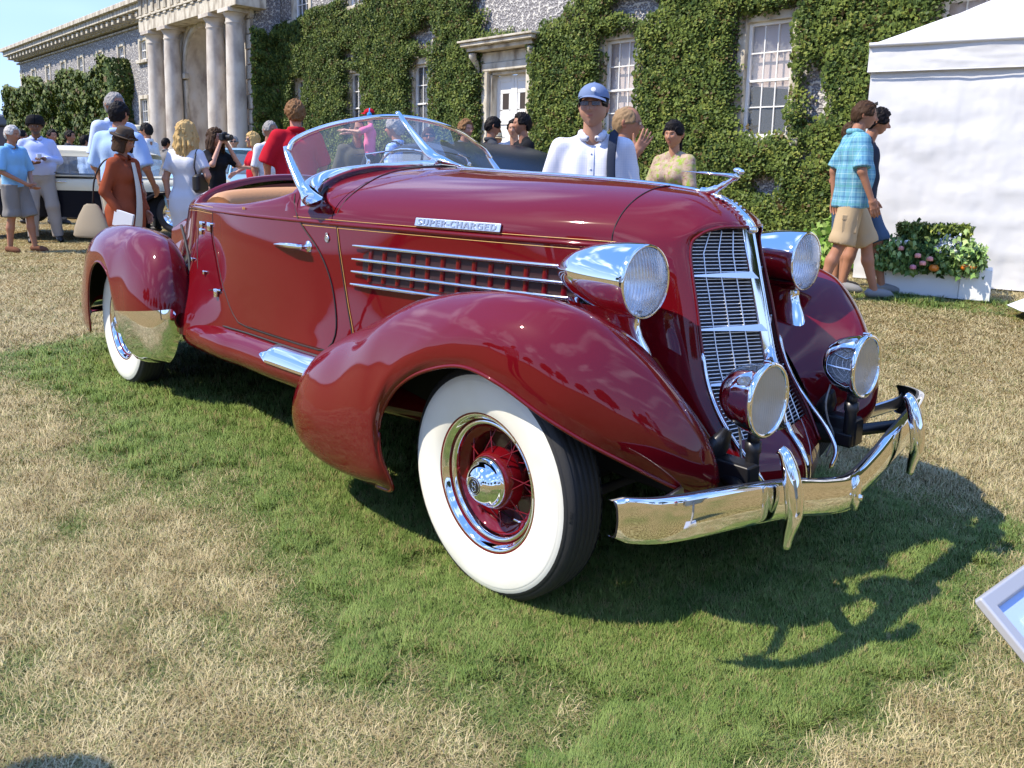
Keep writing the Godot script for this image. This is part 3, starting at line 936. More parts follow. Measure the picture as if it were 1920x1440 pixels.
func door(car: Node3D, s: int) -> void:
	var fx := func(y: float): return herm([0.53, 0.56, 0.62, 0.72, 0.85, 0.96, 1.08, 1.2], [-1.235, -1.185, -1.165, -1.185, -1.240, -1.325, -1.475, -1.56], y)
	var bx := func(y: float): return herm([0.53, 0.56, 0.70, 0.83, 0.94, 1.08, 1.2], [-1.90, -1.98, -2.125, -2.22, -2.285, -2.315, -2.325], y)
	var rows := []
	for k in 25:
		var row := PackedVector3Array()
		var t := k / 24.0
		if k <= 18:
			var y := lerpf(0.545, BELT, k / 18.0)
			for j in 25:
				var x := lerpf(bx.call(y), fx.call(y), j / 24.0)
				row.append(V(x, y, (side_low(x, y) + 0.0035) * s))
		else:
			for j in 25:
				var f := (k - 18) / 6.0
				var xa: float = lerpf(bx.call(BELT), bx.call(1.2), f * 0.3)
				var xb: float = lerpf(fx.call(BELT), fx.call(1.19), f)
				var x := lerpf(xa, xb, j / 24.0)
				var dr := door_row(x, 0.0035)
				var p: Vector3 = dr[int(round(f * 13))]
				row.append(V(x, p.y + 0.002 * f, p.z * s))
		rows.append(row)
	var m := MB.new()
	m.grid(rows, s < 0)
	var d := obj("door", m, mats.red_paint, car)
	var gap := MB.new()
	var P := []
	for k in 20:
		var y := lerpf(1.185, 0.545, k / 19.0)
		P.append([fx.call(y) + 0.003, y])
	P.append([-1.255, 0.536]); P.append([-1.4, 0.536]); P.append([-1.65, 0.538]); P.append([-1.88, 0.54])
	for k in 16:
		var y := lerpf(0.55, 1.08, k / 15.0)
		P.append([bx.call(y) - 0.003, y])
	var path := []
	for p in P: path.append(V(p[0], p[1], ((body_z(p[0], p[1]) if p[1] <= BELT else door_row(p[0])[clampi(int((p[1] - BELT) / maxf(door_y(p[0]) - BELT, 0.01) * 10.0), 0, 12)].z) + 0.0022) * s))
	gap.tube(path, 0.0036, 6)
	obj("door_gap", gap, mats.gap, car)
	# lever handle on a round rose
	var hm := MB.new()
	var z := side_low(-1.385, 0.966)
	hm.lathe([[0.026, 0.0], [0.026, 0.004], [0.021, 0.010], [0.012, 0.014], [0.010, 0.03], [0.011, 0.045], [0.0, 0.05]], V(-1.385, 0.966, z), V(0, 0, 1), 28, 0, TAU, 1.0)
	hm.tube([V(-1.370, 0.966, z + 0.040), V(-1.41, 0.9665, z + 0.042), V(-1.47, 0.965, z + 0.044), V(-1.55, 0.962, z + 0.042), V(-1.625, 0.957, z + 0.036), V(-1.645, 0.956, z + 0.034)], [0.008, 0.013, 0.0155, 0.0125, 0.006, 0.001], 14, true, Vector3.UP, 0.9)
	obj("door_handle", hm if s > 0 else flip_mb(hm), mats.chrome, d)
	# luggage door behind it and the chrome hinges
	rows = []
	for k in 13:
		var row := PackedVector3Array()
		var y := lerpf(0.69, 0.985, k / 12.0)
		for j in 9:
			var xa: float = herm([0.69, 0.76, 0.88, 0.985], [-2.33, -2.44, -2.53, -2.55], y)
			var xb: float = bx.call(y) - 0.035
			var x := lerpf(xa, xb, j / 8.0)
			row.append(V(x, y - 0.03 * (1.0 - j / 8.0) * smoothstep(0.9, 0.69, y), (side_low(x, y) + 0.003) * s))
		rows.append(row)
	m = MB.new()
	m.grid(rows, s < 0)
	obj("luggage_door", m, mats.red_paint, car)
	gap = MB.new()
	path = []
	for r in rows: path.append(r[0])
	for p in rows[12]: path.append(p)
	gap.tube(path, 0.0028, 6)
	path = []
	for p in rows[0]: path.append(p)
	gap.tube(path, 0.0028, 6)
	obj("luggage_door_gap", gap, mats.gap, car)
	for q in [[-2.475, 0.99, 0.011], [-2.472, 0.955, 0.010], [-2.335, 0.99, 0.013], [-2.36, 0.752, 0.006], [-2.19, 0.668, 0.013], [-2.55, 0.80, 0.006]]:
		var hz := side_low(q[0], q[1])
		var hg := MB.new()
		hg.tube([V(q[0], q[1] + q[2] * 1.6, hz + 0.010), V(q[0], q[1] - q[2] * 1.6, hz + 0.010)], q[2], 10)
		hg.tube([V(q[0] - 0.02, q[1] + q[2], hz + 0.003), V(q[0], q[1] + q[2], hz + 0.012), V(q[0] + 0.035, q[1] + q[2] * 1.1, hz + 0.004)], q[2] * 0.45, 8)
		obj("hinge", hg if s > 0 else flip_mb(hg), mats.chrome, car)
	# badge on the cowl
	var bz := side_low(-1.27, 1.01)
	var bd := MB.new()
	bd.lathe([[0.0165, 0.0], [0.0165, 0.003], [0.0145, 0.0045], [0.013, 0.003], [0.0, 0.0035]], V(-1.27, 1.008, bz), V(0, 0, 1), 24)
	bd.box(V(-1.27, 1.028, bz + 0.002), V(0.016, 0.010, 0.005), 0.002)
	bd.box(V(-1.27, 1.008, bz + 0.0045), V(0.016, 0.006, 0.003), 0.001)
	obj("cowl_badge", bd if s > 0 else flip_mb(bd), mats.satin_chrome, car)
	if s > 0:
		var tx := obj("initials", text_mb("KPS", 0.017, 0.0012), mats.gold_line, d)
		tx.position = V(-1.93, 1.103, side_low(-1.93, 1.08) + 0.0035)

func louvres(car: Node3D, s: int) -> void:
	var rows := []
	for k in 25:
		var x := lerpf(-1.045, 0.03, k / 24.0)
		var e := sqrt(clampf((x + 1.0452) / 0.025, 0.0, 1.0))
		rows.append(side_row(x, 0.915 + 0.066 * (0.6 + 0.4 * e), 0.915 - 0.068 * (0.6 + 0.4 * e), 4, 0.0012))
	var m := MB.new()
	m.grid(rows if s > 0 else mirror(rows), s < 0)
	obj("louvre_opening", m, mats.louvre_dark, car)
	for k in 14:
		var x := -1.005 + k * 0.0745
		var v := MB.new()
		var g := []
		for j in 6:
			var y := lerpf(0.851, 0.979, j / 5.0)
			var z := side_low(x, y)
			g.append(PackedVector3Array([V(x - 0.012, y, z + 0.0018), V(x - 0.006, y, z + 0.005), V(x - 0.001, y, z + 0.0085), V(x + 0.008, y, side_low(x + 0.008, y) + 0.0095), V(x + 0.014, y, side_low(x + 0.014, y) + 0.006), V(x + 0.015, y, side_low(x + 0.015, y) + 0.001)]))
		v.grid(g if s > 0 else mirror(g), s > 0)
		obj("louvre", v, mats.red_paint, car)
	for y in [0.993, 0.938, 0.887, 0.835]:
		var path := []
		for k in 16:
			var x := lerpf(-1.092, 0.09, k / 15.0)
			path.append(V(x, y, (side_low(x, y) + 0.0145) * s))
		var b := MB.new()
		var rad := []
		for k in 16: rad.append(0.0075 if k > 0 else 0.004)
		b.tube(path, rad, 10)
		obj("chrome_bar", b, mats.chrome, car)
	# name plate over the belt line
	var xa := -0.775
	var xb := -0.372
	var pa := V(xa, 1.106, body_z(xa, 1.106))
	var pb := V(xb, 1.106, body_z(xb, 1.106))
	var ez := (pb - pa).normalized()
	var e := 0.02
	var up := (V((xa + xb) * 0.5, 1.106 + e, body_z((xa + xb) * 0.5, 1.106 + e)) - V((xa + xb) * 0.5, 1.106 - e, body_z((xa + xb) * 0.5, 1.106 - e))).normalized()
	var out := ez.cross(up).normalized()
	up = out.cross(ez).normalized()
	var c := (pa + pb) * 0.5 + out * 0.006
	var pl := MB.new()
	pl.box(Vector3.ZERO, V(pa.distance_to(pb), 0.034, 0.008), 0.003)
	var po := obj("name_plate", pl, mats.satin_chrome, car)
	var bs := Basis(ez, up, out)
	if s < 0:
		bs = Basis(V(-ez.x, -ez.y, ez.z), V(up.x, up.y, -up.z), V(out.x, out.y, -out.z))
		c = V(c.x, c.y, -c.z)
	po.transform = Transform3D(bs, c)
	var tx := obj("lettering", text_mb("SUPER-CHARGED", 0.027, 0.004), mats.lettering, po)
	var ab := tx.mesh.get_aabb()
	tx.scale = V(0.375 / ab.size.x, 0.0235 / ab.size.y, 1.0)
	tx.position = V(-(ab.position.x + ab.size.x * 0.5) * tx.scale.x, -(ab.position.y + ab.size.y * 0.5) * tx.scale.y, 0.0045)

func grille(car: Node3D) -> void:
	var xc := func(y: float): return 0.366 + (1.138 - y) * 0.272
	var xe := func(y: float): return herm([0.44, 0.53, 0.68, 0.9, 1.075, 1.13], [0.535, 0.482, 0.389, 0.326, 0.280, 0.29], y)
	var ze := func(y: float): return herm([0.44, 0.53, 0.68, 0.9, 1.075, 1.13], [0.236, 0.238, 0.234, 0.221, 0.206, 0.17], y)
	var at := func(t: float, y: float, lift: float): 
		return V(lerpf(xc.call(y), xe.call(y), absf(t)) - lift, y, ze.call(y) * t)
	# the dark core a little behind the bars
	var g := []
	for k in 13:
		var y := lerpf(1.14, 0.47, k / 12.0)
		g.append(PackedVector3Array([at.call(-1.0, y, 0.035), at.call(0.0, y, 0.045), at.call(1.0, y, 0.035)]))
	var m := MB.new()
	m.grid(g)
	obj("radiator_core", m, mats.core, car)
	var y := 1.128
	var blades := [0.995, 0.828, 0.660]
	while y > 0.492:
		var skip := false
		for b in blades: skip = skip or absf(b - y) < 0.006
		if not skip:
			for s in [1.0, -1.0]:
				var b := MB.new()
				var t0 := 0.075
				var a: Vector3 = at.call(t0 * s, y, 0.012)
				var mid: Vector3 = at.call(0.5 * s, y, 0.012)
				var e: Vector3 = at.call(0.985 * s, y, 0.012)
				b.tube([a, mid, e], 0.0023, 6, true, Vector3.UP, 0.8)
				obj("grille_bar", b, mats.grille_bar, car)
		y -= 0.01125
	for s in [1.0, -1.0]:
		for t in [0.28, 0.51, 0.74]:
			var b := MB.new()
			var path := []
			for k in 10:
				var yy := lerpf(1.135, 0.492, k / 9.0)
				path.append(at.call(t * s, yy, 0.010))
			b.tube(path, 0.0026, 5)
			obj("grille_rod", b, mats.grille_bar, car)
		# tapered wing-like cross blades
		for yb in blades + [0.424]:
			var b := MB.new()
			var o: float = 0.012 if yb > 0.45 else 0.05
			var p0: Vector3 = at.call(0.0, yb, -0.016 - (0.012 if yb < 0.45 else 0.0))
			var p1: Vector3 = at.call(0.97 * s if yb > 0.45 else 0.62 * s, yb, -0.002 - (0.02 if yb < 0.45 else 0.0))
			var p2: Vector3 = at.call(0.02 * s, yb, 0.02)
			var p3: Vector3 = at.call(0.97 * s if yb > 0.45 else 0.6 * s, yb, 0.015)
			var h0 := 0.011
			var h1 := 0.0025
			var up := Vector3.UP
			b.face([p0 + up * h0 - V(0.018, 0, 0), p1 + up * h1 - V(0.004, 0, 0), p1 - up * h1, p0 - up * h0])
			b.face([p0 + up * h0 - V(0.018, 0, 0), p2 + up * h0 - V(0.018, 0, 0), p3 + up * h1 - V(0.004, 0, 0), p1 + up * h1 - V(0.004, 0, 0)])
			b.face([p0 - up * h0, p1 - up * h1, p3 - up * h1, p2 - up * h0])
			b.face([p1 + up * h1, p3 + up * h1, p3 - up * h1, p1 - up * h1])
			obj("grille_blade", b, mats.satin_chrome, car)
	# centre strip with a raised ridge
	var cs := []
	for k in 16:
		var yy := lerpf(1.140, 0.49, k / 15.0)
		var x: float = xc.call(yy)
		cs.append(PackedVector3Array([V(x - 0.016, yy, 0.016), V(x - 0.010, yy, 0.0155), V(x + 0.010, yy, 0.006), V(x + 0.018, yy, 0.0035), V(x + 0.020, yy, 0), V(x + 0.018, yy, -0.0035), V(x + 0.010, yy, -0.006), V(x - 0.010, yy, -0.0155), V(x - 0.016, yy, -0.016)]))
	m = MB.new()
	m.grid(cs)
	obj("centre_strip", m, mats.chrome, car)
	# red apron under the grille, and the chrome lines that sweep over it
	var ap := []
	for q in [[0.0, 0.500, 0.0], [0.04, 0.46, 0.004], [0.075, 0.41, 0.0], [0.085, 0.35, -0.02], [0.07, 0.30, -0.06]]:
		var row := PackedVector3Array()
		for j in 13:
			var t := lerpf(-1.0, 1.0, j / 12.0)
			var x0: float = lerpf(0.545, 0.492, pow(absf(t), 1.5))
			row.append(V(x0 + q[0] * (1.0 - 0.3 * absf(t)), q[1] + 0.01 * (1.0 - absf(t)), 0.245 * t * (1.0 - 0.0 * q[0])))
		ap.append(Array(row))
	m = MB.new()
	m.grid(net(ap, 4, 2), true)
	obj("front_apron", m, mats.red_paint, car)
	var line := MB.new()
	line.tube(spline([V(0.372, 0.76, 0.2375), V(0.397, 0.68, 0.243), V(0.44, 0.60, 0.250), V(0.50, 0.53, 0.256), V(0.565, 0.465, 0.252), V(0.612, 0.40, 0.235), V(0.61, 0.34, 0.21)], 6), [0.002] + range(35).map(func(k): return 0.0075) + [0.004], 8)
	pair("chrome_line", line, mats.chrome, car)
	line = MB.new()
	line.tube(spline([V(0.548, 0.53, 0), V(0.568, 0.498, 0), V(0.602, 0.46, 0), V(0.628, 0.41, 0), V(0.634, 0.35, 0), V(0.62, 0.30, 0)], 6), 0.0125, 10, true, Vector3.UP, 0.7)
	obj("apron_strip", line, mats.chrome, car)

func headlamps(car: Node3D) -> void:
	for s in [1.0, -1.0]:
		var c := V(0.325, 1.0, 0.485 * s)
		var ax := V(1, -0.01, 0.0).normalized()
		var m := MB.new()
		m.lathe([[0.0, -0.345], [0.014, -0.341], [0.032, -0.326], [0.056, -0.292], [0.080, -0.238], [0.098, -0.175], [0.109, -0.11], [0.1135, -0.055], [0.1135, -0.02], [0.112, 0.0], [0.1085, 0.006], [0.104, 0.004]], c, ax, 56)
		var h := obj("headlamp", m, mats.chrome, car)
		m = MB.new()
		m.lathe([[0.103, -0.004], [0.095, -0.03], [0.08, -0.055], [0.055, -0.08], [0.025, -0.095], [0.0, -0.098]], c, ax, 40)
		obj("reflector", m, mats.reflector, h)
		m = MB.new()
		m.ball(c + ax * -0.05, V(0.012, 0.014, 0.012), 12, 8)
		m.tube([c + ax * -0.09, c + ax * -0.055], 0.006, 8)
		obj("lamp_bulb", m, mats.lens_glass, h)
		m = MB.new()
		var lens := []
		for r in 13:
			var row := PackedVector3Array()
			for k in 49:
				var a := TAU * k / 48
				var rr := 0.1045 * r / 12.0
				row.append(c + V(0.004 + 0.024 * (1.0 - pow(r / 12.0, 2)), cos(a) * rr, sin(a) * rr))
			lens.append(row)
		m.grid(lens)
		obj("lens", m, mats.lens_glass, h)
		# the moulded flutes of the glass: fine upright ribs
		for k in range(-8, 9):
			var z := k * 0.0120
			var hh := sqrt(maxf(0.0, 0.1 * 0.1 - z * z))
			var b := MB.new()
			var path := []
			for j in 9:
				var yy := lerpf(-hh, hh, j / 8.0)
				var q := (yy * yy + z * z) / (0.1045 * 0.1045)
				path.append(c + V(0.0025 + 0.024 * (1.0 - q), yy, z + 0.012 * signf(k) * 0.0 + 0.35 * z * (yy / 0.1) * (-0.15)))
			b.tube(path, 0.0021, 5)
			obj("lens_flute", b, mats.flute_glass, h)
		# pedestal
		m = MB.new()
		var rows := []
		for q in [[0.915, 0.17, 0.15, 0.06, 0.455], [0.89, 0.175, 0.135, 0.045, 0.455], [0.865, 0.20, 0.11, 0.034, 0.455], [0.835, 0.235, 0.085, 0.028, 0.452], [0.80, 0.255, 0.085, 0.034, 0.445], [0.76, 0.265, 0.09, 0.04, 0.44]]:
			var row := PackedVector3Array()
			for k in 24:
				var a := TAU * k / 24
				row.append(V(q[1] + cos(a) * q[2], q[0], (q[4] + 0.03 + sin(a) * q[3]) * s))
			rows.append(row)
		m.grid_out(rows)
		obj("headlamp_stand", m, mats.chrome, car)
		# driving lamp on its black post behind the bumper
		c = V(0.645, 0.685, 0.32 * s)
		ax = V(1, 0.0, 0.0)
		m = MB.new()
		m.lathe([[0.0, -0.135], [0.035, -0.131], [0.062, -0.115], [0.083, -0.088], [0.097, -0.052], [0.1035, -0.02], [0.105, -0.008], [0.109, -0.004], [0.1105, 0.006], [0.108, 0.013], [0.102, 0.015], [0.0965, 0.011], [0.095, 0.004]], c, ax, 56)
		m.box(c + V(0.0, 0.110, 0), V(0.026, 0.014, 0.022), 0.004)
		m.tube([c + V(0.012, 0.113, 0), c + V(0.015, 0.10, 0)], 0.005, 8)
		h = obj("driving_lamp", m, mats.chrome, car)
		m = MB.new()
		m.lathe([[0.0965, 0.008], [0.07, 0.0115], [0.035, 0.0135], [0.0, 0.014]], c, ax, 48)
		obj("lens", m, mats.amber_lens, h)
		m = MB.new()
		m.lathe([[0.095, 0.004], [0.08, -0.03], [0.05, -0.05], [0.0, -0.058]], c, ax, 40)
		obj("reflector", m, mats.reflector, h)
		m = MB.new()
		m.tube([c + V(-0.03, -0.105, 0), c + V(-0.03, -0.135, 0)], 0.018, 12)
		m.tube([c + V(-0.03, -0.13, 0), c + V(-0.03, -0.16, 0), c + V(-0.03, -0.165, 0), c + V(-0.03, -0.27, 0)], [0.024, 0.024, 0.020, 0.021], 14)
		m.box(c + V(-0.04, -0.265, 0), V(0.06, 0.05, 0.05), 0.008)
		obj("lamp_post", m, mats.black_paint, car)
		m = MB.new()
		m.tube(spline([c + V(-0.10, -0.08, -0.02 * s), c + V(-0.10, -0.14, -0.045 * s), c + V(-0.09, -0.20, -0.04 * s), c + V(-0.07, -0.26, -0.03 * s), c + V(-0.08, -0.33, -0.05 * s)], 6), 0.0042, 6)
		obj("lamp_cable", m, mats.cable, car)

func windscreen(car: Node3D) -> void:
	var top := [V(-1.59, 1.558, 0.0), V(-1.575, 1.552, 0.1), V(-1.567, 1.539, 0.2), V(-1.571, 1.520, 0.3), V(-1.587, 1.494, 0.4), V(-1.609, 1.456, 0.5), V(-1.604, 1.417, 0.572), V(-1.590, 1.372, 0.603)]
	var low := [V(-1.25, 1.326, 0), V(-1.274, 1.319, 0.1), V(-1.343, 1.303, 0.2), V(-1.41, 1.285, 0.3), V(-1.452, 1.255, 0.4), V(-1.437, 1.217, 0.5), V(-1.36, 1.190, 0.575), V(-1.285, 1.176, 0.612)]
	var high := [V(-1.285, 1.352, 0), V(-1.305, 1.346, 0.1), V(-1.352, 1.334, 0.2), V(-1.385, 1.324, 0.3), V(-1.432, 1.308, 0.4), V(-1.45, 1.285, 0.5), V(-1.45, 1.258, 0.565), V(-1.44, 1.235, 0.602)]
	var rows := []
	var mid := []
	for k in 8: mid.append((low[k] + high[k]) * 0.5 + V(0.014, 0.006, 0.0))
	var hb := high.map(func(p): return p + V(-0.018, -0.004, 0))
	var lb := low.map(func(p): return p + V(-0.03, 0.0, -0.01))
	var R := net([low, mid, high, hb, lb], 4, 5)
	both("lower_rail", R, mats.chrome, car)
	# moulding edge, a dark seal under the rail
	var seal := MB.new()
	seal.tube(spline(low.map(func(p): return p + V(0.006, -0.003, 0.0)), 5), 0.006, 6)
	pair("screen_seal", seal, mats.black_rubber, car)
	var g := net([top, top.map(func(p): return p) if false else range(8).map(func(k): return (top[k] + high[k]) * 0.5 + V(0.004, 0, 0)), high], 3, 5)
	both("screen_glass", g, mats.clear_glass, car, true)
	var fr := MB.new()
	fr.tube(spline(top, 6), 0.0115, 10)
	pair("screen_frame", fr, mats.chrome, car)
	var pil := MB.new()
	pil.tube(spline([V(-1.612, 1.39, 0.600), V(-1.585, 1.355, 0.606), V(-1.53, 1.30, 0.612), V(-1.47, 1.245, 0.617), V(-1.42, 1.205, 0.622), V(-1.375, 1.18, 0.628), V(-1.335, 1.165, 0.632)], 5), range(31).map(func(k): return lerpf(0.015, 0.025, smoothstep(0, 18, k)) + 0.018 * smoothstep(20, 29, k)), 12, true, V(0.5, 0.8, 0), 0.7)
	pair("screen_pillar", pil, mats.chrome, car)
	var foot := MB.new()
	var fr2 := []
	for q in [[0.0, 1.06], [0.3, 0.74], [0.65, 0.46], [1.0, 0.3]]:
		var row := PackedVector3Array()
		for p in [V(-1.425, 1.148, 0.634), V(-1.40, 1.140, 0.648), V(-1.33, 1.150, 0.648), V(-1.262, 1.174, 0.630), V(-1.30, 1.188, 0.605), V(-1.38, 1.178, 0.598)]:
			var ap := V(-1.45, 1.238, 0.618)
			row.append(ap + (p - V(-1.345, 1.160, 0.625)) * q[1] + (V(-1.345, 1.160, 0.625) - ap) * (1.0 - q[0]))
		fr2.append(row)
	foot.grid_out(fr2)
	pair("pillar_foot", foot, mats.chrome, car)
	var post := MB.new()
	post.tube(spline([V(-1.605, 1.578, 0), V(-1.55, 1.53, 0), V(-1.46, 1.462, 0), V(-1.38, 1.405, 0), V(-1.31, 1.366, 0), V(-1.22, 1.345, 0), V(-1.10, 1.324, 0)], 5), range(31).map(func(k): return lerpf(0.017, 0.038, smoothstep(4, 22, k)) * (1.0 - 0.8 * smoothstep(22, 30, k))), 14, true, Vector3.UP, 0.55)
	obj("centre_post", post, mats.chrome, car)
	for s in [1.0, -1.0]:
		var w := MB.new()
		w.tube([V(-1.415, 1.338, 0.30 * s), V(-1.44, 1.368, 0.30 * s), V(-1.40, 1.382, 0.22 * s)], 0.0035, 6)
		w.lathe([[0.009, 0.0], [0.009, 0.02], [0.004, 0.026], [0, 0.027]], V(-1.415, 1.320, 0.30 * s), V(0.3, 1, 0), 12)
		obj("wiper_arm", w, mats.chrome, car)
		w = MB.new()
		w.tube([V(-1.455, 1.365, 0.34 * s), V(-1.415, 1.384, 0.20 * s), V(-1.375, 1.395, 0.07 * s)], 0.005, 6, true, Vector3.UP, 0.6)
		obj("wiper_blade", w, mats.black_rubber, car)

func bumper(car: Node3D) -> void:
	var zs := [-0.868, -0.86, -0.82, -0.74, -0.56, -0.317, -0.16, 0.0, 0.16, 0.317, 0.56, 0.74, 0.82, 0.86, 0.868]
	var xs := [0.560, 0.580, 0.645, 0.70, 0.74, 0.766, 0.776, 0.782, 0.776, 0.766, 0.74, 0.70, 0.645, 0.580, 0.560]
	var yc := [0.453, 0.455, 0.463, 0.471, 0.461, 0.427, 0.390, 0.366, 0.390, 0.427, 0.461, 0.471, 0.463, 0.455, 0.453]
	var rows := []
	for k in 73:
		var z := 0.868 * sin(PI * 0.5 * lerpf(-1.0, 1.0, k / 72.0))
		var x := herm(zs, xs, z)
		var y := herm(zs, yc, z)
		var h := lerpf(0.0535, 0.0575, smoothstep(0.3, 0.9, absf(z))) * lerpf(1.0, 0.82, smoothstep(0.852, 0.868, absf(z)))
		var rr := []
		for q in [[-0.022, 1.0], [-0.008, 1.03], [0.002, 0.94], [0.007, 0.5], [0.009, 0.0], [0.007, -0.5], [0.002, -0.94], [-0.008, -1.03], [-0.022, -1.0]]: rr.append(V(x + q[0], y + q[1] * h, z))
		rows.append(PackedVector3Array(spline(rr, 3)))
	var m := MB.new()
	m.grid(rows, true)
	var b := obj("front_bumper", m, mats.chrome, car)
	var bk := []
	for r in rows:
		var row := PackedVector3Array()
		for k in [0, 4, 8, 12, 16, 20, 24]: row.append(r[k] - V(0.006, 0, 0))
		bk.append(row)
	m = MB.new()
	m.grid(bk)
	obj("bumper_back", m, mats.black_paint, b)
	for s in [1.0, -1.0]:
		m = MB.new()
		m.tube(spline([V(0.752, 0.590, 0.42 * s), V(0.768, 0.578, 0.42 * s), V(0.785, 0.538, 0.42 * s), V(0.80, 0.475, 0.42 * s), V(0.805, 0.42, 0.42 * s), V(0.795, 0.365, 0.42 * s), V(0.79, 0.325, 0.42 * s)], 5), range(31).map(func(k): return lerpf(0.017, 0.028, smoothstep(0, 14, k)) * lerpf(1.0, 0.5, smoothstep(16, 30, k))), 14, true, V(1, 0, 0), 0.85)
		obj("overrider", m, mats.chrome, car)
		m = MB.new()
		m.tube([V(0.50, 0.44, 0.335 * s), V(0.60, 0.435, 0.38 * s), V(0.70, 0.455, 0.50 * s)], 0.022, 8, true, Vector3.UP, 1.0)
		m.box(V(0.56, 0.445, 0.345 * s), V(0.16, 0.10, 0.07), 0.01)
		m.tube([V(0.49, 0.47, 0.36 * s), V(0.52, 0.53, 0.345 * s), V(0.535, 0.57, 0.33 * s)], [0.055, 0.045, 0.02], 12, true, V(1, 0, 0), 0.6)
		obj("bumper_bracket", m, mats.black_paint, car)
		m = MB.new()
		m.tube(spline([V(0.50, 0.43, 0.36 * s), V(0.56, 0.45, 0.58 * s), V(0.60, 0.465, 0.75 * s), V(0.585, 0.465, 0.84 * s)], 5), 0.026, 8, true, V(1, 0, 0), 0.25)
		obj("bumper_arm", m, mats.satin_chrome, car)
	m = MB.new()
	m.ball(V(0.790, 0.366, 0), V(0.014, 0.058, 0.024), 20, 12)
	m.lathe([[0.011, 0.0], [0.010, 0.007], [0.0, 0.009]], V(0.802, 0.356, 0), V(1, 0, 0), 8)
	obj("centre_clamp", m, mats.chrome, car)
	# rear bumper blade, of which only the corner shows
	for s in [1.0, -1.0]:
		m = MB.new()
		var rr := []
		for q in [[-4.35, 0.5], [-4.30, 0.68], [-4.16, 0.80], [-3.95, 0.86], [-3.80, 0.875]]: rr.append(PackedVector3Array([V(q[0], 0.36, q[1] * s), V(q[0] - 0.01, 0.31, (q[1] + 0.014) * s), V(q[0], 0.26, q[1] * s)]))
		m.grid(rr, s < 0)
		obj("rear_bumper", m, mats.chrome, car)

func cockpit(car: Node3D) -> void:
	var m := MB.new()
	# seat back: one long padded roll, with arm rests
	m.tube(spline([V(-2.50, 1.05, -0.53), V(-2.55, 1.075, -0.46), V(-2.58, 1.09, -0.25), V(-2.585, 1.095, 0), V(-2.58, 1.09, 0.25), V(-2.55, 1.075, 0.46), V(-2.50, 1.05, 0.53)], 5), 0.085, 16, true, Vector3.UP, 1.05)
	m.box(V(-2.50, 0.86, 0), V(0.16, 0.42, 1.05), 0.06, Basis(Vector3.FORWARD, 0.22))
	obj("seat_back", m, mats.tan_leather, car)
	m = MB.new()
	m.box(V(-2.17, 0.70, 0), V(0.62, 0.18, 1.05), 0.07)
	obj("seat_cushion", m, mats.tan_leather, car)
	for s in [1.0, -1.0]:
		m = MB.new()
		m.tube(spline([V(-2.52, 1.05, 0.53 * s), V(-2.42, 1.062, 0.545 * s), V(-2.33, 1.055, 0.55 * s), V(-2.26, 1.04, 0.55 * s)], 5), [0.03] + range(14).map(func(k): return 0.042) + [0.02], 12)
		obj("arm_rest", m, mats.tan_leather, car)
		var rows := []
		for k in 12:
			var x := lerpf(-2.62, -1.62, k / 11.0)
			var z := side_low(x, BELT) - 0.072 - 0.1 * (door_y(x) - BELT)
			rows.append(PackedVector3Array([V(x, door_y(x) - 0.05, z * s), V(x, 0.9, (z - 0.005) * s), V(x, 0.6, (z - 0.005) * s)]))
		m = MB.new()
		m.grid(rows, s > 0)
		obj("door_trim", m, mats.tan_leather, car)
	m = MB.new()
	m.box(V(-2.1, 0.58, 0), V(1.2, 0.04, 1.16), 0.0)
	m.box(V(-1.50, 0.85, 0), V(0.04, 0.6, 1.1), 0.0)
	obj("cockpit_floor", m, mats.dark_inside, car)
	m = MB.new()
	m.box(V(-1.60, 1.14, 0), V(0.05, 0.22, 1.08), 0.02)
	obj("dashboard", m, mats.dark_leather, car)
	var ring := []
	var bs := Basis(Vector3.BACK, 0.55)
	for k in 41: ring.append(V(-1.86, 1.10, -0.32) + bs * V(0, cos(TAU * k / 40) * 0.205, sin(TAU * k / 40) * 0.205))
	m = MB.new()
	m.tube(ring, 0.0115, 8, false)
	for a in [0.0, TAU / 3, TAU * 2 / 3]: m.tube([V(-1.86, 1.10, -0.32), V(-1.86, 1.10, -0.32) + bs * V(0, cos(a) * 0.2, sin(a) * 0.2)], 0.008, 6)
	m.tube([V(-1.86, 1.10, -0.32), V(-1.45, 0.90, -0.32)], 0.02, 8)
	obj("steering_wheel", m, mats.black_paint, car)

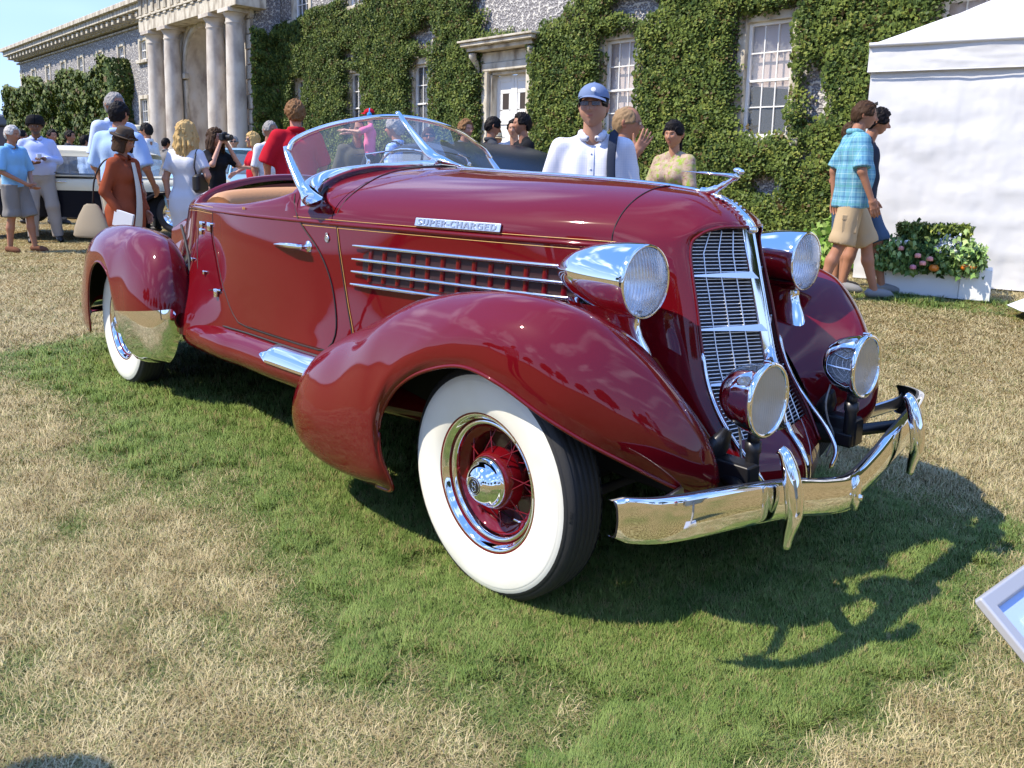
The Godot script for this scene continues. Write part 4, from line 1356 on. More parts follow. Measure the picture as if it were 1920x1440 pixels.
func mascot(car: Node3D) -> void:
	var m := MB.new()
	var path := []
	for k in 24:
		var x := lerpf(-1.13, 0.20, k / 23.0)
		path.append(V(x, top_y(x) + 0.002 if x < 0.05 else herm([0.05, 0.19, 0.295], [1.271, 1.2525, 1.212], x) + 0.002, 0))
	m.tube(path, 0.0105, 8, true, Vector3.UP, 0.6)
	obj("bonnet_strip", m, mats.chrome, car)
	m = MB.new()
	m.tube(spline([V(0.215, 1.250, 0), V(0.26, 1.236, 0), V(0.30, 1.214, 0), V(0.335, 1.188, 0), V(0.362, 1.163, 0), V(0.378, 1.142, 0)], 5), range(26).map(func(k): return lerpf(0.010, 0.0175, smoothstep(0, 20, k))), 10, true, Vector3.UP, 0.8)
	for k in 9:
		var t := k / 8.0
		var p: Vector3 = V(0.245, 1.243, 0).lerp(V(0.366, 1.158, 0), t) + V(0.012, 0.014, 0) * sin(PI * t)
		for s in [1.0, -1.0]: m.ball(p + V(0, -0.004, 0.0165 * s), V(0.007, 0.006, 0.005), 8, 6)
	m.ball(V(0.378, 1.139, 0), V(0.017, 0.013, 0.021), 14, 10)
	obj("crest_strip", m, mats.chrome, car)
	# winged figure leaning forward over the nose
	m = MB.new()
	m.tube(spline([V(0.175, 1.258, 0), V(0.21, 1.259, 0), V(0.24, 1.270, 0), V(0.27, 1.287, 0), V(0.298, 1.303, 0), V(0.312, 1.316, 0)], 5), range(26).map(func(k): return [0.013, 0.015, 0.011, 0.0075, 0.011, 0.006][mini(k / 5, 5)]), 10)
	m.ball(V(0.322, 1.325, 0), V(0.012, 0.009, 0.009), 12, 10)
	m.ball(V(0.308, 1.331, 0), V(0.016, 0.008, 0.010), 10, 8)
	var mo := obj("mascot", m, mats.chrome, car)
	for s in [1.0, -1.0]:
		m = MB.new()
		m.tube(spline([V(0.305, 1.308, 0.008 * s), V(0.275, 1.315, 0.022 * s), V(0.235, 1.317, 0.034 * s), V(0.185, 1.320, 0.043 * s), V(0.125, 1.324, 0.05 * s)], 5), range(21).map(func(k): return 0.0125 * (1.0 - pow(k / 20.0, 1.6)) + 0.001), 10, true, V(0, 1, 0), 0.45)
		obj("wing", m, mats.chrome, mo)

# ---------------------------------------------------------------- lawn
func green_at(x: float, z: float) -> float:
	var n := fnoise.get_noise_2d(x * 55.0, z * 55.0)
	var n2 := fnoise.get_noise_2d(x * 210.0 + 500.0, z * 210.0)
	var inx := smoothstep(-5.0, -4.3, x) * smoothstep(1.35, 0.85, x)
	var inz := smoothstep(-1.5, -0.6, z) * smoothstep(1.75, 0.80, z)
	var g := inx * inz * 1.25
	# thinner green strips and patches
	g = maxf(g, 0.62 * smoothstep(0.9, 0.0, absf((z - 0.9 + (x - 1.2) * 0.9)) / 0.8) * smoothstep(-0.2, 0.9, x))
	g = maxf(g, 0.85 * smoothstep(1.0, 0.4, absf(z + 5.35 + (x + 0.9) * 0.25) / 0.62) * smoothstep(-2.6, -1.4, x))
	g = maxf(g, 0.40 * smoothstep(3.0, 0.6, absf(z - 1.2)) * smoothstep(-3.4, -0.6, x))
	return clampf(g + n * 0.55 + n2 * 0.30 - 0.06, 0.0, 1.0)

func lawn() -> void:
	fnoise.seed = 4
	fnoise.noise_type = FastNoiseLite.TYPE_SIMPLEX_SMOOTH
	fnoise.frequency = 0.02
	fnoise.fractal_octaves = 3
	var m := MB.new()
	var rows := []
	var N := 150
	for r in N + 1:
		var a := (float(r) / N * 2.0 - 1.0) * 5.3
		var row := PackedVector3Array()
		for k in N + 1:
			var b := (float(k) / N * 2.0 - 1.0) * 5.3
			var x := 0.0 + sinh(a) * 4.0
			var z := 0.5 + sinh(b) * 4.0
			var bump := fnoise.get_noise_2d(x * 130.0, z * 130.0) * 0.010
			row.append(V(x, ground_h(x, z) + (bump if absf(a) < 2.0 and absf(b) < 2.0 else 0.0), z))
		rows.append(row)
	m.grid(rows, true)
	for k in m.v.size():
		var p := m.v[k]
		var g := green_at(p.x, p.z)
		var far := smoothstep(14.0, 40.0, Vector2(p.x, p.z).length())
		var c := Color(0.36, 0.275, 0.145).lerp(Color(0.15, 0.185, 0.055), g)
		m.c[k] = c.lerp(Color(0.20, 0.19, 0.085), far)
	var lm := mat("lawn", Color(1, 1, 1), 0.95)
	lm.metallic_specular = 0.15
	lm.albedo_texture = noise_tex(0.03, 1024, 21, [[0.0, Color(0.40, 0.36, 0.30)], [0.42, Color(0.72, 0.68, 0.60)], [0.62, Color(0.95, 0.93, 0.86)], [1.0, Color(1, 1, 1)]], 5)
	lm.uv1_triplanar = true
	lm.uv1_world_triplanar = true
	lm.uv1_scale = V(0.9, 0.9, 0.9)
	lm.normal_enabled = true
	lm.normal_texture = noise_tex(0.08, 512, 22, [], 4, 6.0)
	lm.normal_scale = 0.8
	tag(obj("lawn", m, lm), "", "", "", "structure")
	var gm := mat("grass_blade", Color(1, 1, 1), 0.55)
	gm.cull_mode = BaseMaterial3D.CULL_DISABLED
	gm.backlight_enabled = true
	gm.backlight = Color(0.18, 0.2, 0.08)
	gm.metallic_specular = 0.35
	var tuft := func(blades: int, len: float, spread: float, lean: float, wid: float, sd: int) -> ArrayMesh:
		var q := MB.new()
		var r := RandomNumberGenerator.new()
		r.seed = sd
		for b in blades:
			var a := r.randf() * TAU
			var o := V(r.randf_range(-1, 1) * spread, -0.004, r.randf_range(-1, 1) * spread)
			var d := V(cos(a), 0, sin(a))
			var s := V(-d.z, 0, d.x) * wid * r.randf_range(0.7, 1.2)
			var L := len * r.randf_range(0.55, 1.15)
			var l := lean * r.randf_range(0.4, 1.4)
			var p1 := o + V(0, L * 0.6 * cos(l * 0.6), 0) + d * L * 0.6 * sin(l * 0.6)
			var p2 := p1 + V(0, L * 0.4 * cos(l * 1.5), 0) + d * L * 0.4 * sin(l * 1.5)
			var nn := (d * -0.3 + Vector3.UP).normalized()
			q.col = Color(1, 1, 1) * r.randf_range(0.55, 1.4)
			q.col.a = 1.0
			var k := q.v.size()
			q.vert(o - s, nn); q.vert(o + s, nn); q.vert(p1 - s * 0.8, nn); q.vert(p1 + s * 0.8, nn); q.vert(p2, nn)
			q.tri(k, k + 1, k + 3); q.tri(k, k + 3, k + 2); q.tri(k + 2, k + 3, k + 4)
		return q.mesh()
	var green := [tuft.call(9, 0.050, 0.024, 0.85, 0.0013, 1), tuft.call(9, 0.040, 0.026, 1.05, 0.0013, 2), tuft.call(9, 0.032, 0.028, 1.25, 0.0012, 3)]
	var dry := [tuft.call(10, 0.046, 0.03, 1.35, 0.0011, 4), tuft.call(10, 0.036, 0.032, 1.45, 0.0011, 5)]
	var xg := [[], [], []]
	var cg := [[], [], []]
	var xd := [[], []]
	var cd := [[], []]
	var C := V(1.772, 0, 2.387)
	var R := RandomNumberGenerator.new()
	R.seed = 77
	var tries := 0
	# spread in the view's wedge, denser nearby
	while tries < 360000:
		tries += 1
		var depth := 1.45 / pow(R.randf_range(0.045, 1.0), 0.80)
		var lat := R.randf_range(-0.76, 0.76) * depth
		var p := C - V(0.718, 0, 0.678) * depth + V(0.684, 0, -0.729) * lat
		var g := green_at(p.x, p.z)
		var y := ground_h(p.x, p.z)
		var grow := clampf(depth / 3.2, 0.9, 3.6)
		var under := absf(p.z) < 0.55 and p.x > -3.7 and p.x < 0.1
		if under and R.randf() < 0.7: continue
		if R.randf() < smoothstep(0.08, 0.85, g):
			var k := 0 if g > 0.85 and R.randf() < 0.75 else R.randi_range(1, 2)
			var sc := R.randf_range(0.6, 1.1) * lerpf(0.5, 1.0, g)
			xg[k].append(Transform3D(Basis(Vector3.UP, R.randf() * TAU).scaled(V(grow * sc, sc * minf(grow, 1.15), grow * sc)), V(p.x, y, p.z)))
			var t := clampf(0.5 + fnoise.get_noise_2d(p.x * 300.0, p.z * 300.0) * 0.8 + R.randf_range(-0.35, 0.35), 0, 1)
			var c := Color(0.105, 0.175, 0.034).lerp(Color(0.225, 0.295, 0.080), t)
			if R.randf() < 0.12: c = Color(0.30, 0.25, 0.11)
			cg[k].append(c)
		else:
			var k := R.randi_range(0, 1)
			var sc := R.randf_range(0.6, 1.2)
			xd[k].append(Transform3D(Basis(Vector3.UP, R.randf() * TAU).scaled(V(grow * sc, sc * minf(grow, 1.1) * 0.9, grow * sc)), V(p.x, y, p.z)))
			var t := clampf(0.5 + fnoise.get_noise_2d(p.x * 260.0 + 90.0, p.z * 260.0) * 0.9 + R.randf_range(-0.4, 0.4), 0, 1)
			var c := Color(0.32, 0.245, 0.115).lerp(Color(0.57, 0.48, 0.26), t)
			if R.randf() < 0.16 + 0.5 * g: c = Color(0.17, 0.185, 0.06).lerp(Color(0.27, 0.27, 0.10), R.randf())
			cd[k].append(c)
	var lay := func(called: String, label: String, meshes: Array, xs: Array, cs: Array) -> void:
		var o := Node3D.new()
		o.name = called
		add_child(o, true)
		tag(o, label, "grass", "", "stuff")
		for k in meshes.size(): scatter("tufts", meshes[k], xs[k], cs[k], gm, o)
	lay.call("green_grass", "fresh green grass growing under and around the red car", green, xg, cg)
	lay.call("dry_grass", "short straw coloured dry grass on the open lawn", dry, xd, cd)

# ---------------------------------------------------------------- house
const HZ := -11.2
var house_at := Vector3(-28, 0.2, HZ)

func hmb() -> MB:
	var m := MB.new()
	m.xf = Transform3D(Basis(), -house_at)
	return m

func wall_holes(m: MB, x0: float, x1: float, y0: float, y1: float, z: float, holes: Array) -> void:
	var xs := [x0, x1]
	var ys := [y0, y1]
	for h in holes:
		xs.append(h[0]); xs.append(h[1]); ys.append(h[2]); ys.append(h[3])
	xs.sort(); ys.sort()
	for a in xs.size() - 1:
		for b in ys.size() - 1:
			var cx: float = (xs[a] + xs[a + 1]) * 0.5
			var cy: float = (ys[b] + ys[b + 1]) * 0.5
			if xs[a + 1] - xs[a] < 1e-4 or ys[b + 1] - ys[b] < 1e-4 or cx < x0 or cx > x1 or cy < y0 or cy > y1: continue
			var inside := false
			for h in holes: inside = inside or (cx > h[0] and cx < h[1] and cy > h[2] and cy < h[3])
			if inside: continue
			m.flat([V(xs[a], ys[b], z), V(xs[a + 1], ys[b], z), V(xs[a + 1], ys[b + 1], z), V(xs[a], ys[b + 1], z)], V(0, 0, 1))

func house_window(house: Node3D, x: float, y0: float, y1: float, w: float, cols: int, rows: int, blind := 0, z := HZ) -> void:
	# y0..y1, w: the stone surround; the sash sits inside, set back
	var fr := hmb()
	var b := 0.17
	var pr := 0.05
	fr.box(V(x - w / 2 + b / 2, (y0 + y1) / 2, z - 0.06), V(b, y1 - y0, 0.12 + 2 * pr), 0.012)
	fr.box(V(x + w / 2 - b / 2, (y0 + y1) / 2, z - 0.06), V(b, y1 - y0, 0.12 + 2 * pr), 0.012)
	fr.box(V(x, y1 - b / 2, z - 0.063), V(w - 2 * b - 0.004, b, 0.12 + 2 * pr), 0.012)
	fr.box(V(x, y0 - 0.07, z - 0.02), V(w + 0.24, 0.14, 0.34), 0.015)
	var win := obj("window", fr, mats.lime_stone, house)
	var sw := w - 2 * b
	var sy0 := y0 + 0.005
	var sy1 := y1 - b
	var sz := z - 0.09
	var sf := hmb()
	for s in [-1, 1]: sf.box(V(x + s * (sw / 2 - 0.03), (sy0 + sy1) / 2, sz), V(0.06, sy1 - sy0, 0.07), 0.006)
	sf.box(V(x, sy1 - 0.03, sz + 0.001), V(sw - 0.124, 0.06, 0.07), 0.006)
	sf.box(V(x, sy0 + 0.04, sz + 0.001), V(sw - 0.124, 0.08, 0.07), 0.006)
	sf.box(V(x, (sy0 + sy1) / 2, sz + 0.014), V(sw - 0.124, 0.045, 0.07), 0.006)
	obj("sash", sf, mats.white_paint, win)
	var gx0 := x - sw / 2 + 0.06
	var gw := sw - 0.12
	var gy0 := sy0 + 0.08
	var gh := sy1 - 0.06 - gy0
	for c in range(1, cols):
		var g := hmb()
		g.box(V(gx0 + gw * c / cols, gy0 + gh / 2, sz + 0.012), V(0.024, gh, 0.03), 0.004)
		obj("glazing_bar", g, mats.white_paint, win)
	for r in range(1, rows):
		if r * 2 == rows: continue
		var g := hmb()
		g.box(V(x, gy0 + gh * r / rows, sz + 0.013), V(gw, 0.024, 0.03), 0.004)
		obj("glazing_bar", g, mats.white_paint, win)
	for c in cols:
		for r in rows:
			var p := hmb()
			var e := 0.011
			var tilt := rng.randf_range(-0.006, 0.006)
			p.flat([V(gx0 + gw * c / cols + e, gy0 + gh * r / rows + e, sz + tilt), V(gx0 + gw * (c + 1) / cols - e, gy0 + gh * r / rows + e, sz - tilt), V(gx0 + gw * (c + 1) / cols - e, gy0 + gh * (r + 1) / rows - e, sz - tilt * 0.5), V(gx0 + gw * c / cols + e, gy0 + gh * (r + 1) / rows - e, sz + tilt * 1.5)], V(tilt * 2, tilt, 1))
			obj("pane", p, mats.window_glass, win)
	var room := hmb()
	room.box(V(x, (y0 + y1) / 2, z - 1.1), V(w + 0.6, y1 - y0 + 0.6, 0.04))
	for s in [-1, 1]: room.box(V(x + s * (w / 2 + 0.3), (y0 + y1) / 2, z - 0.6), V(0.04, y1 - y0 + 0.6, 0.9))
	room.box(V(x, y1 + 0.3, z - 0.6), V(w + 0.6, 0.04, 0.9))
	room.box(V(x, y0 - 0.3, z - 0.6), V(w + 0.6, 0.04, 0.9))
	obj("room", room, mats.room_dark, win)
	if blind > 0:
		var bl := hmb()
		var bh := (sy1 - sy0) * (0.56 if blind == 1 else 0.98)
		var rr := []
		for k in 25:
			var xx := x - sw / 2 + sw * k / 24.0
			rr.append(PackedVector3Array([V(xx, sy1, z - 0.20), V(xx, sy1 - bh * 0.5, z - 0.20 + 0.003 * sin(k * 0.9)), V(xx, sy1 - bh - 0.12 * (k / 24.0 - 0.5), z - 0.20 + 0.004 * sin(k * 0.9))]))
		bl.grid(rr)
		obj("blind", bl, mats.blind, win)

func house_mats() -> void:
	var fl := mat("flint_wall", Color(1, 1, 1), 0.75)
	fl.albedo_texture = noise_tex(0.055, 1024, 31, [[0.0, Color(0.92, 0.91, 0.88)], [0.22, Color(0.60, 0.59, 0.59)], [0.42, Color(0.40, 0.39, 0.40)], [0.60, Color(0.78, 0.77, 0.75)], [0.78, Color(0.84, 0.82, 0.78)], [1.0, Color(0.62, 0.60, 0.55)]], 2, 0.0, FastNoiseLite.TYPE_CELLULAR)
	fl.uv1_triplanar = true
	fl.uv1_world_triplanar = true
	fl.uv1_scale = V(0.20, 0.24, 0.20)
	fl.normal_enabled = true
	fl.normal_texture = noise_tex(0.055, 1024, 31, [], 2, 8.0, FastNoiseLite.TYPE_CELLULAR)
	fl.normal_scale = 1.0
	var ls := mat("lime_stone", Color(0.66, 0.63, 0.56), 0.8)
	ls.albedo_texture = noise_tex(0.01, 512, 33, [[0.0, Color(0.60, 0.56, 0.52)], [0.4, Color(0.88, 0.86, 0.82)], [0.7, Color(0.97, 0.96, 0.93)], [1.0, Color(1, 1, 1)]], 5)
	ls.uv1_triplanar = true
	ls.uv1_world_triplanar = true
	ls.uv1_scale = V(0.5, 0.22, 0.5)
	ls.normal_enabled = true
	ls.normal_texture = noise_tex(0.06, 512, 34, [], 4, 2.0)
	ls.normal_scale = 0.4
	var cs := mat("column_stone", Color(0.62, 0.595, 0.555), 0.85)
	cs.albedo_texture = noise_tex(0.006, 512, 35, [[0.0, Color(0.70, 0.65, 0.63)], [0.35, Color(0.86, 0.83, 0.80)], [0.6, Color(0.98, 0.96, 0.93)], [1.0, Color(1, 1, 1)]], 6)
	cs.uv1_triplanar = true
	cs.uv1_world_triplanar = true
	cs.uv1_scale = V(0.5, 0.25, 0.5)
	var wg := mat("window_glass", Color(0.8, 0.85, 0.88, 0.12), 0.02)
	wg.albedo_color.a = 0.12
	wg.transparency = BaseMaterial3D.TRANSPARENCY_ALPHA
	wg.metallic_specular = 0.6
	mat("room_dark", Color(0.045, 0.035, 0.032), 0.9)
	mat("blind", Color(0.50, 0.42, 0.39), 0.9)
	mat("roof_slate", Color(0.12, 0.12, 0.13), 0.7)
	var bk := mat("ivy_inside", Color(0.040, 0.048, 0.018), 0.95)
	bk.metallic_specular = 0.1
	var lf := mat("leaf", Color(1, 1, 1), 0.55)
	lf.cull_mode = BaseMaterial3D.CULL_DISABLED
	lf.metallic_specular = 0.3
	lf.backlight_enabled = true
	lf.backlight = Color(0.20, 0.22, 0.06)

func build_house() -> void:
	house_mats()
	var house := thing("country_house", "long flint and stone country house with a columned porch, hung with ivy", "building", house_at)
	var lower := [[-22.72, 0], [-19.43, 0], [-16.24, 0], [-9.44, 2], [-6.08, 1], [-2.75, 1], [0.6, 0], [3.9, 0]]
	var upper := [-22.72, -19.43, -16.24, -12.9, -9.44, -6.08, -2.75]
	var holes := []
	for l in lower: holes.append([l[0] - 0.62, l[0] + 0.62, 1.95, 4.18])
	for u in upper: holes.append([u - 0.62, u + 0.62, 5.9, 7.7])
	holes.append([-13.55, -12.2, 0.2, 3.64])
	var m := hmb()
	wall_holes(m, -24.2, 14.0, -0.3, 9.2, HZ, holes)
	m.flat([V(-24.2, -0.3, HZ), V(-24.2, -0.3, -10.15), V(-24.2, 9.2, -10.15), V(-24.2, 9.2, HZ)], V(1, 0, 0))
	obj("wall", m, mats.flint_wall, house)
	for l in lower: house_window(house, l[0], 1.95, 4.18, 1.25, 3, 4, l[1])
	for u in upper: house_window(house, u, 5.9, 7.7, 1.25, 3, 4, 0)
	# left wing
	holes = []
	var up_l := [-55.6, -52.4, -49.3, -46.1, -42.9, -39.8, -36.9]
	for u in up_l: holes.append([u - 0.56, u + 0.56, 5.72, 6.72])
	for u in [-37.1, -49.3, -43.0]: holes.append([u - 0.62, u + 0.62, 2.0, 4.2])
	m = hmb()
	wall_holes(m, -58.9, -33.0, -0.3, 7.2, HZ, holes)
	obj("wall", m, mats.flint_wall, house)
	for u in up_l: house_window(house, u, 5.72, 6.72, 1.12, 3, 2, 0)
	for u in [-37.1, -49.3, -43.0]: house_window(house, u, 2.0, 4.2, 1.25, 3, 4, 0)
	m = hmb()
	for q in [[7.14, 0.10, 0.10], [7.32, 0.26, 0.22], [7.60, 0.30, 0.75], [7.86, 0.22, 0.90]]:
		m.box(V(-46.0, q[0] + q[1] / 2, HZ - 0.6 + q[2] / 2), V(26.6 + q[2] * 1.0, q[1] - 0.004, 1.2 + q[2]), 0.02)
	obj("cornice", m, mats.lime_stone, house)
	m = hmb()
	m.face([V(-59.8, 8.06, HZ + 0.88), V(-33, 8.06, HZ + 0.88), V(-33, 10.2, HZ - 7), V(-59.8, 10.2, HZ - 7)])
	obj("roof", m, mats.roof_slate, house)
	for k in 34:
		var d := hmb()
		d.box(V(-58.9 + k * 0.77, 7.47, HZ + 0.42), V(0.28, 0.22, 0.46), 0.01)
		obj("dentil", d, mats.lime_stone, house)
	for k in 11:
		var d := hmb()
		d.box(V(-58.75 + (0.1 if k % 2 == 0 else 0.0), 0.3 + k * 0.62, HZ - 0.02), V(0.55 if k % 2 == 0 else 0.35, 0.58, 0.12), 0.012)
		obj("quoin", d, mats.lime_stone, house)
	# porch block: wall with an arch, four columns, entablature
	m = hmb()
	var az := -10.15
	var cx := -28.05
	var ar := 1.55
	var spring := 4.55
	m.flat([V(-33.0, -0.3, az), V(cx - ar, -0.3, az), V(cx - ar, 9.2, az), V(-33.0, 9.2, az)], V(0, 0, 1))
	m.flat([V(cx + ar, -0.3, az), V(-24.2, -0.3, az), V(-24.2, 9.2, az), V(cx + ar, 9.2, az)], V(0, 0, 1))
	m.flat([V(-33.0, -0.3, az), V(-33.0, -0.3, HZ), V(-33.0, 9.2, HZ), V(-33.0, 9.2, az)], V(-1, 0, 0))
	for k in 20:
		var a := PI * k / 20.0
		var b := PI * (k + 1) / 20.0
		m.flat([V(cx - cos(a) * ar, spring + sin(a) * ar, az), V(cx - cos(b) * ar, spring + sin(b) * ar, az), V(cx - cos(b) * ar, 9.2, az), V(cx - cos(a) * ar, 9.2, az)], V(0, 0, 1))
	obj("porch_wall", m, mats.column_stone, house)
	m = hmb()
	var jam := []
	for k in 24:
		var a := PI * (k - 2) / 19.0
		if k < 2: jam.append(V(cx - ar, -0.3 if k == 0 else spring, 0))
		elif k > 21: jam.append(V(cx + ar, spring if k == 22 else -0.3, 0))
		else: jam.append(V(cx - cos(a) * ar, spring + sin(a) * ar, 0))
	var ja := []
	for p in jam: ja.append(PackedVector3Array([V(p.x, p.y, az), V(p.x, p.y, az - 1.3)]))
	m.grid(ja)
	m.flat([V(cx - 2, -0.3, az - 1.3), V(cx + 2, -0.3, az - 1.3), V(cx + 2, 7, az - 1.3), V(cx - 2, 7, az - 1.3)], V(0, 0, 1))
	obj("arch_recess", m, mats.column_stone, house)
	for q in [[1.0, 0.10], [1.22, 0.05]]:
		m = hmb()
		var ring := []
		for k in 25:
			var a := PI * k / 24.0
			var e := V(-cos(a), sin(a), 0)
			var c0 := V(cx, spring, 0)
			ring.append(PackedVector3Array([c0 + e * ar * q[0] + V(0, 0, az), c0 + e * ar * q[0] + V(0, 0, az + q[1]), c0 + e * ar * (q[0] + 0.12) + V(0, 0, az + q[1]), c0 + e * ar * (q[0] + 0.12) + V(0, 0, az)]))
		m.grid(ring)
		obj("arch_moulding", m, mats.lime_stone, house)
	for s in [-1, 1]:
		m = hmb()
		m.box(V(cx + s * (ar + 0.2), spring - 0.1, az + 0.06), V(0.75, 0.22, 0.2), 0.03)
		m.box(V(cx + s * (ar + 0.2), (spring - 0.2) / 2, az + 0.03), V(0.55, spring - 0.3, 0.12), 0.02)
		obj("arch_pier", m, mats.lime_stone, house)
	for x in [-31.55, -29.85, -26.05, -24.52]:
		m = hmb()
		m.lathe([[0.42, 0.2], [0.42, 0.38], [0.37, 0.42], [0.36, 0.5], [0.325, 0.55], [0.325, 1.6], [0.318, 3.2], [0.30, 4.6], [0.275, 5.72], [0.30, 5.74], [0.30, 5.78], [0.278, 5.80], [0.278, 5.93], [0.32, 5.98], [0.37, 6.06]], V(x, 0, -9.75), Vector3.UP, 36)
		m.box(V(x, 6.13, -9.75), V(0.80, 0.13, 0.80), 0.01)
		obj("column", m, mats.column_stone, house)
	m = hmb()
	m.box(V(-28.0, 6.45, -9.95), V(8.6, 0.5, 1.05), 0.02)
	m.box(V(-28.0, 6.74, -9.93), V(8.7, 0.07, 1.15), 0.01)
	m.box(V(-28.0, 7.12, -9.95), V(8.5, 0.68, 1.05), 0.02)
	m.box(V(-28.0, 7.62, -9.85), V(9.1, 0.30, 1.45), 0.02)
	m.box(V(-28.0, 7.9, -9.8), V(9.5, 0.24, 1.7), 0.03)
	obj("entablature", m, mats.lime_stone, house)
	for k in 14:
		var d := hmb()
		var x := -31.95 + k * 0.62
		for j in 3: d.box(V(x + (j - 1) * 0.09, 7.12, -9.40), V(0.07, 0.62, 0.06), 0.012)
		d.box(V(x, 6.66, -9.405), V(0.26, 0.07, 0.07), 0.01)
		obj("triglyph", d, mats.lime_stone, house)
	for k in 13:
		for x in [-24.28, -32.8]:
			var d := hmb()
			d.box(V(x + (0.0 if k % 2 == 0 else 0.05), 0.4 + k * 0.48, az + 0.01), V(0.42 if k % 2 == 0 else 0.24, 0.44, 0.14), 0.012)
			obj("quoin", d, mats.lime_stone, house)
	# front door with its hood on scrolled brackets
	m = hmb()
	var dx := -12.88
	m.box(V(dx - 0.78, 1.9, HZ - 0.02), V(0.22, 3.5, 0.30), 0.02)
	m.box(V(dx + 0.78, 1.9, HZ - 0.02), V(0.22, 3.5, 0.30), 0.02)
	m.box(V(dx, 3.72, HZ - 0.015), V(1.78, 0.20, 0.32), 0.02)
	m.box(V(dx - 0.64, 1.85, HZ - 0.10), V(0.07, 3.4, 0.26), 0.01)
	m.box(V(dx + 0.64, 1.85, HZ - 0.10), V(0.07, 3.4, 0.26), 0.01)
	m.box(V(dx, 3.58, HZ - 0.10), V(1.2, 0.07, 0.26), 0.01)
	m.box(V(dx, 3.95, HZ), V(1.9, 0.26, 0.22), 0.02)
	m.box(V(dx, 4.14, HZ + 0.10), V(2.3, 0.10, 0.60), 0.015)
	m.box(V(dx, 4.24, HZ + 0.16), V(2.5, 0.10, 0.74), 0.02)
	m.box(V(dx, 4.31, HZ + 0.18), V(2.6, 0.05, 0.80), 0.01)
	var door_ := obj("doorway", m, mats.lime_stone, house)
	for s in [-1, 1]:
		m = hmb()
		m.tube(spline([V(dx + s * 1.02, 4.06, HZ + 0.30), V(dx + s * 1.02, 3.95, HZ + 0.28), V(dx + s * 1.02, 3.8, HZ + 0.16), V(dx + s * 1.02, 3.62, HZ + 0.12), V(dx + s * 1.02, 3.52, HZ + 0.15)], 4), [0.10, 0.1, 0.1, 0.1, 0.09, 0.08, 0.08, 0.08, 0.075, 0.07, 0.065, 0.06, 0.06, 0.06, 0.055, 0.05, 0.05], 10)
		obj("bracket", m, mats.lime_stone, door_)
	m = hmb()
	for s in [-1, 1]:
		var c: float = dx + s * 0.305
		m.box(V(c - 0.25, 1.85, HZ - 0.18), V(0.10, 3.35, 0.05), 0.005)
		m.box(V(c + 0.25, 1.85, HZ - 0.18), V(0.10, 3.35, 0.05), 0.005)
		for y in [0.35, 1.45, 2.45, 3.46]: m.box(V(c, y, HZ - 0.18), V(0.40, 0.16, 0.05), 0.005)
		for y in [0.9, 1.95]: m.box(V(c, y, HZ - 0.195), V(0.40, 0.9, 0.02), 0.0)
		m.box(V(c, 1.95, HZ - 0.185), V(0.26, 0.65, 0.03), 0.01)
	obj("door_leaf", m, mats.white_paint, door_)
	for s in [-1, 1]:
		m = hmb()
		m.flat([V(dx + s * 0.305 - 0.2, 2.53, HZ - 0.19), V(dx + s * 0.305 + 0.2, 2.53, HZ - 0.19), V(dx + s * 0.305 + 0.2, 3.38, HZ - 0.19), V(dx + s * 0.305 - 0.2, 3.38, HZ - 0.19)], V(0, 0, 1))
		m.box(V(dx + s * 0.305, 2.62, HZ - 0.183), V(0.40, 0.20, 0.02), 0.0)
		m.box(V(dx + s * 0.305, 3.25, HZ - 0.183), V(0.40, 0.28, 0.02), 0.0)
		for e in [-1, 1]: m.box(V(dx + s * 0.305 + e * 0.16, 2.9, HZ - 0.183), V(0.09, 0.40, 0.02), 0.0)
		obj("door_panel", m, mats.white_paint, door_)
		m = hmb()
		m.box(V(dx + s * 0.305, 2.92, HZ - 0.186), V(0.22, 0.38, 0.01), 0.0)
		obj("pane", m, mats.room_dark, door_)
	m = hmb()
	m.box(V(dx, 0.12, HZ + 0.45), V(2.4, 0.16, 0.9), 0.02)
	m.box(V(dx, 0.28, HZ + 0.25), V(2.0, 0.16, 0.5), 0.02)
	obj("door_step", m, mats.lime_stone, house)
	# dark low building far off at the left edge
	var far := thing("brick_outbuilding", "dark low brick building far off at the left edge of the lawn", "building", V(-80.0, 0, -8.0))
	m = MB.new()
	m.box(V(0, 1.8, 0), V(16, 3.6, 8), 0.05, Basis(Vector3.UP, 0.4))
	obj("wall", m, mat("old_brick", Color(0.14, 0.10, 0.09), 0.9), far)
	m = MB.new()
	m.box(V(0, 4.1, 0), V(16.4, 1.0, 8.4), 0.3, Basis(Vector3.UP, 0.4))
	obj("roof", m, mats.roof_slate, far)

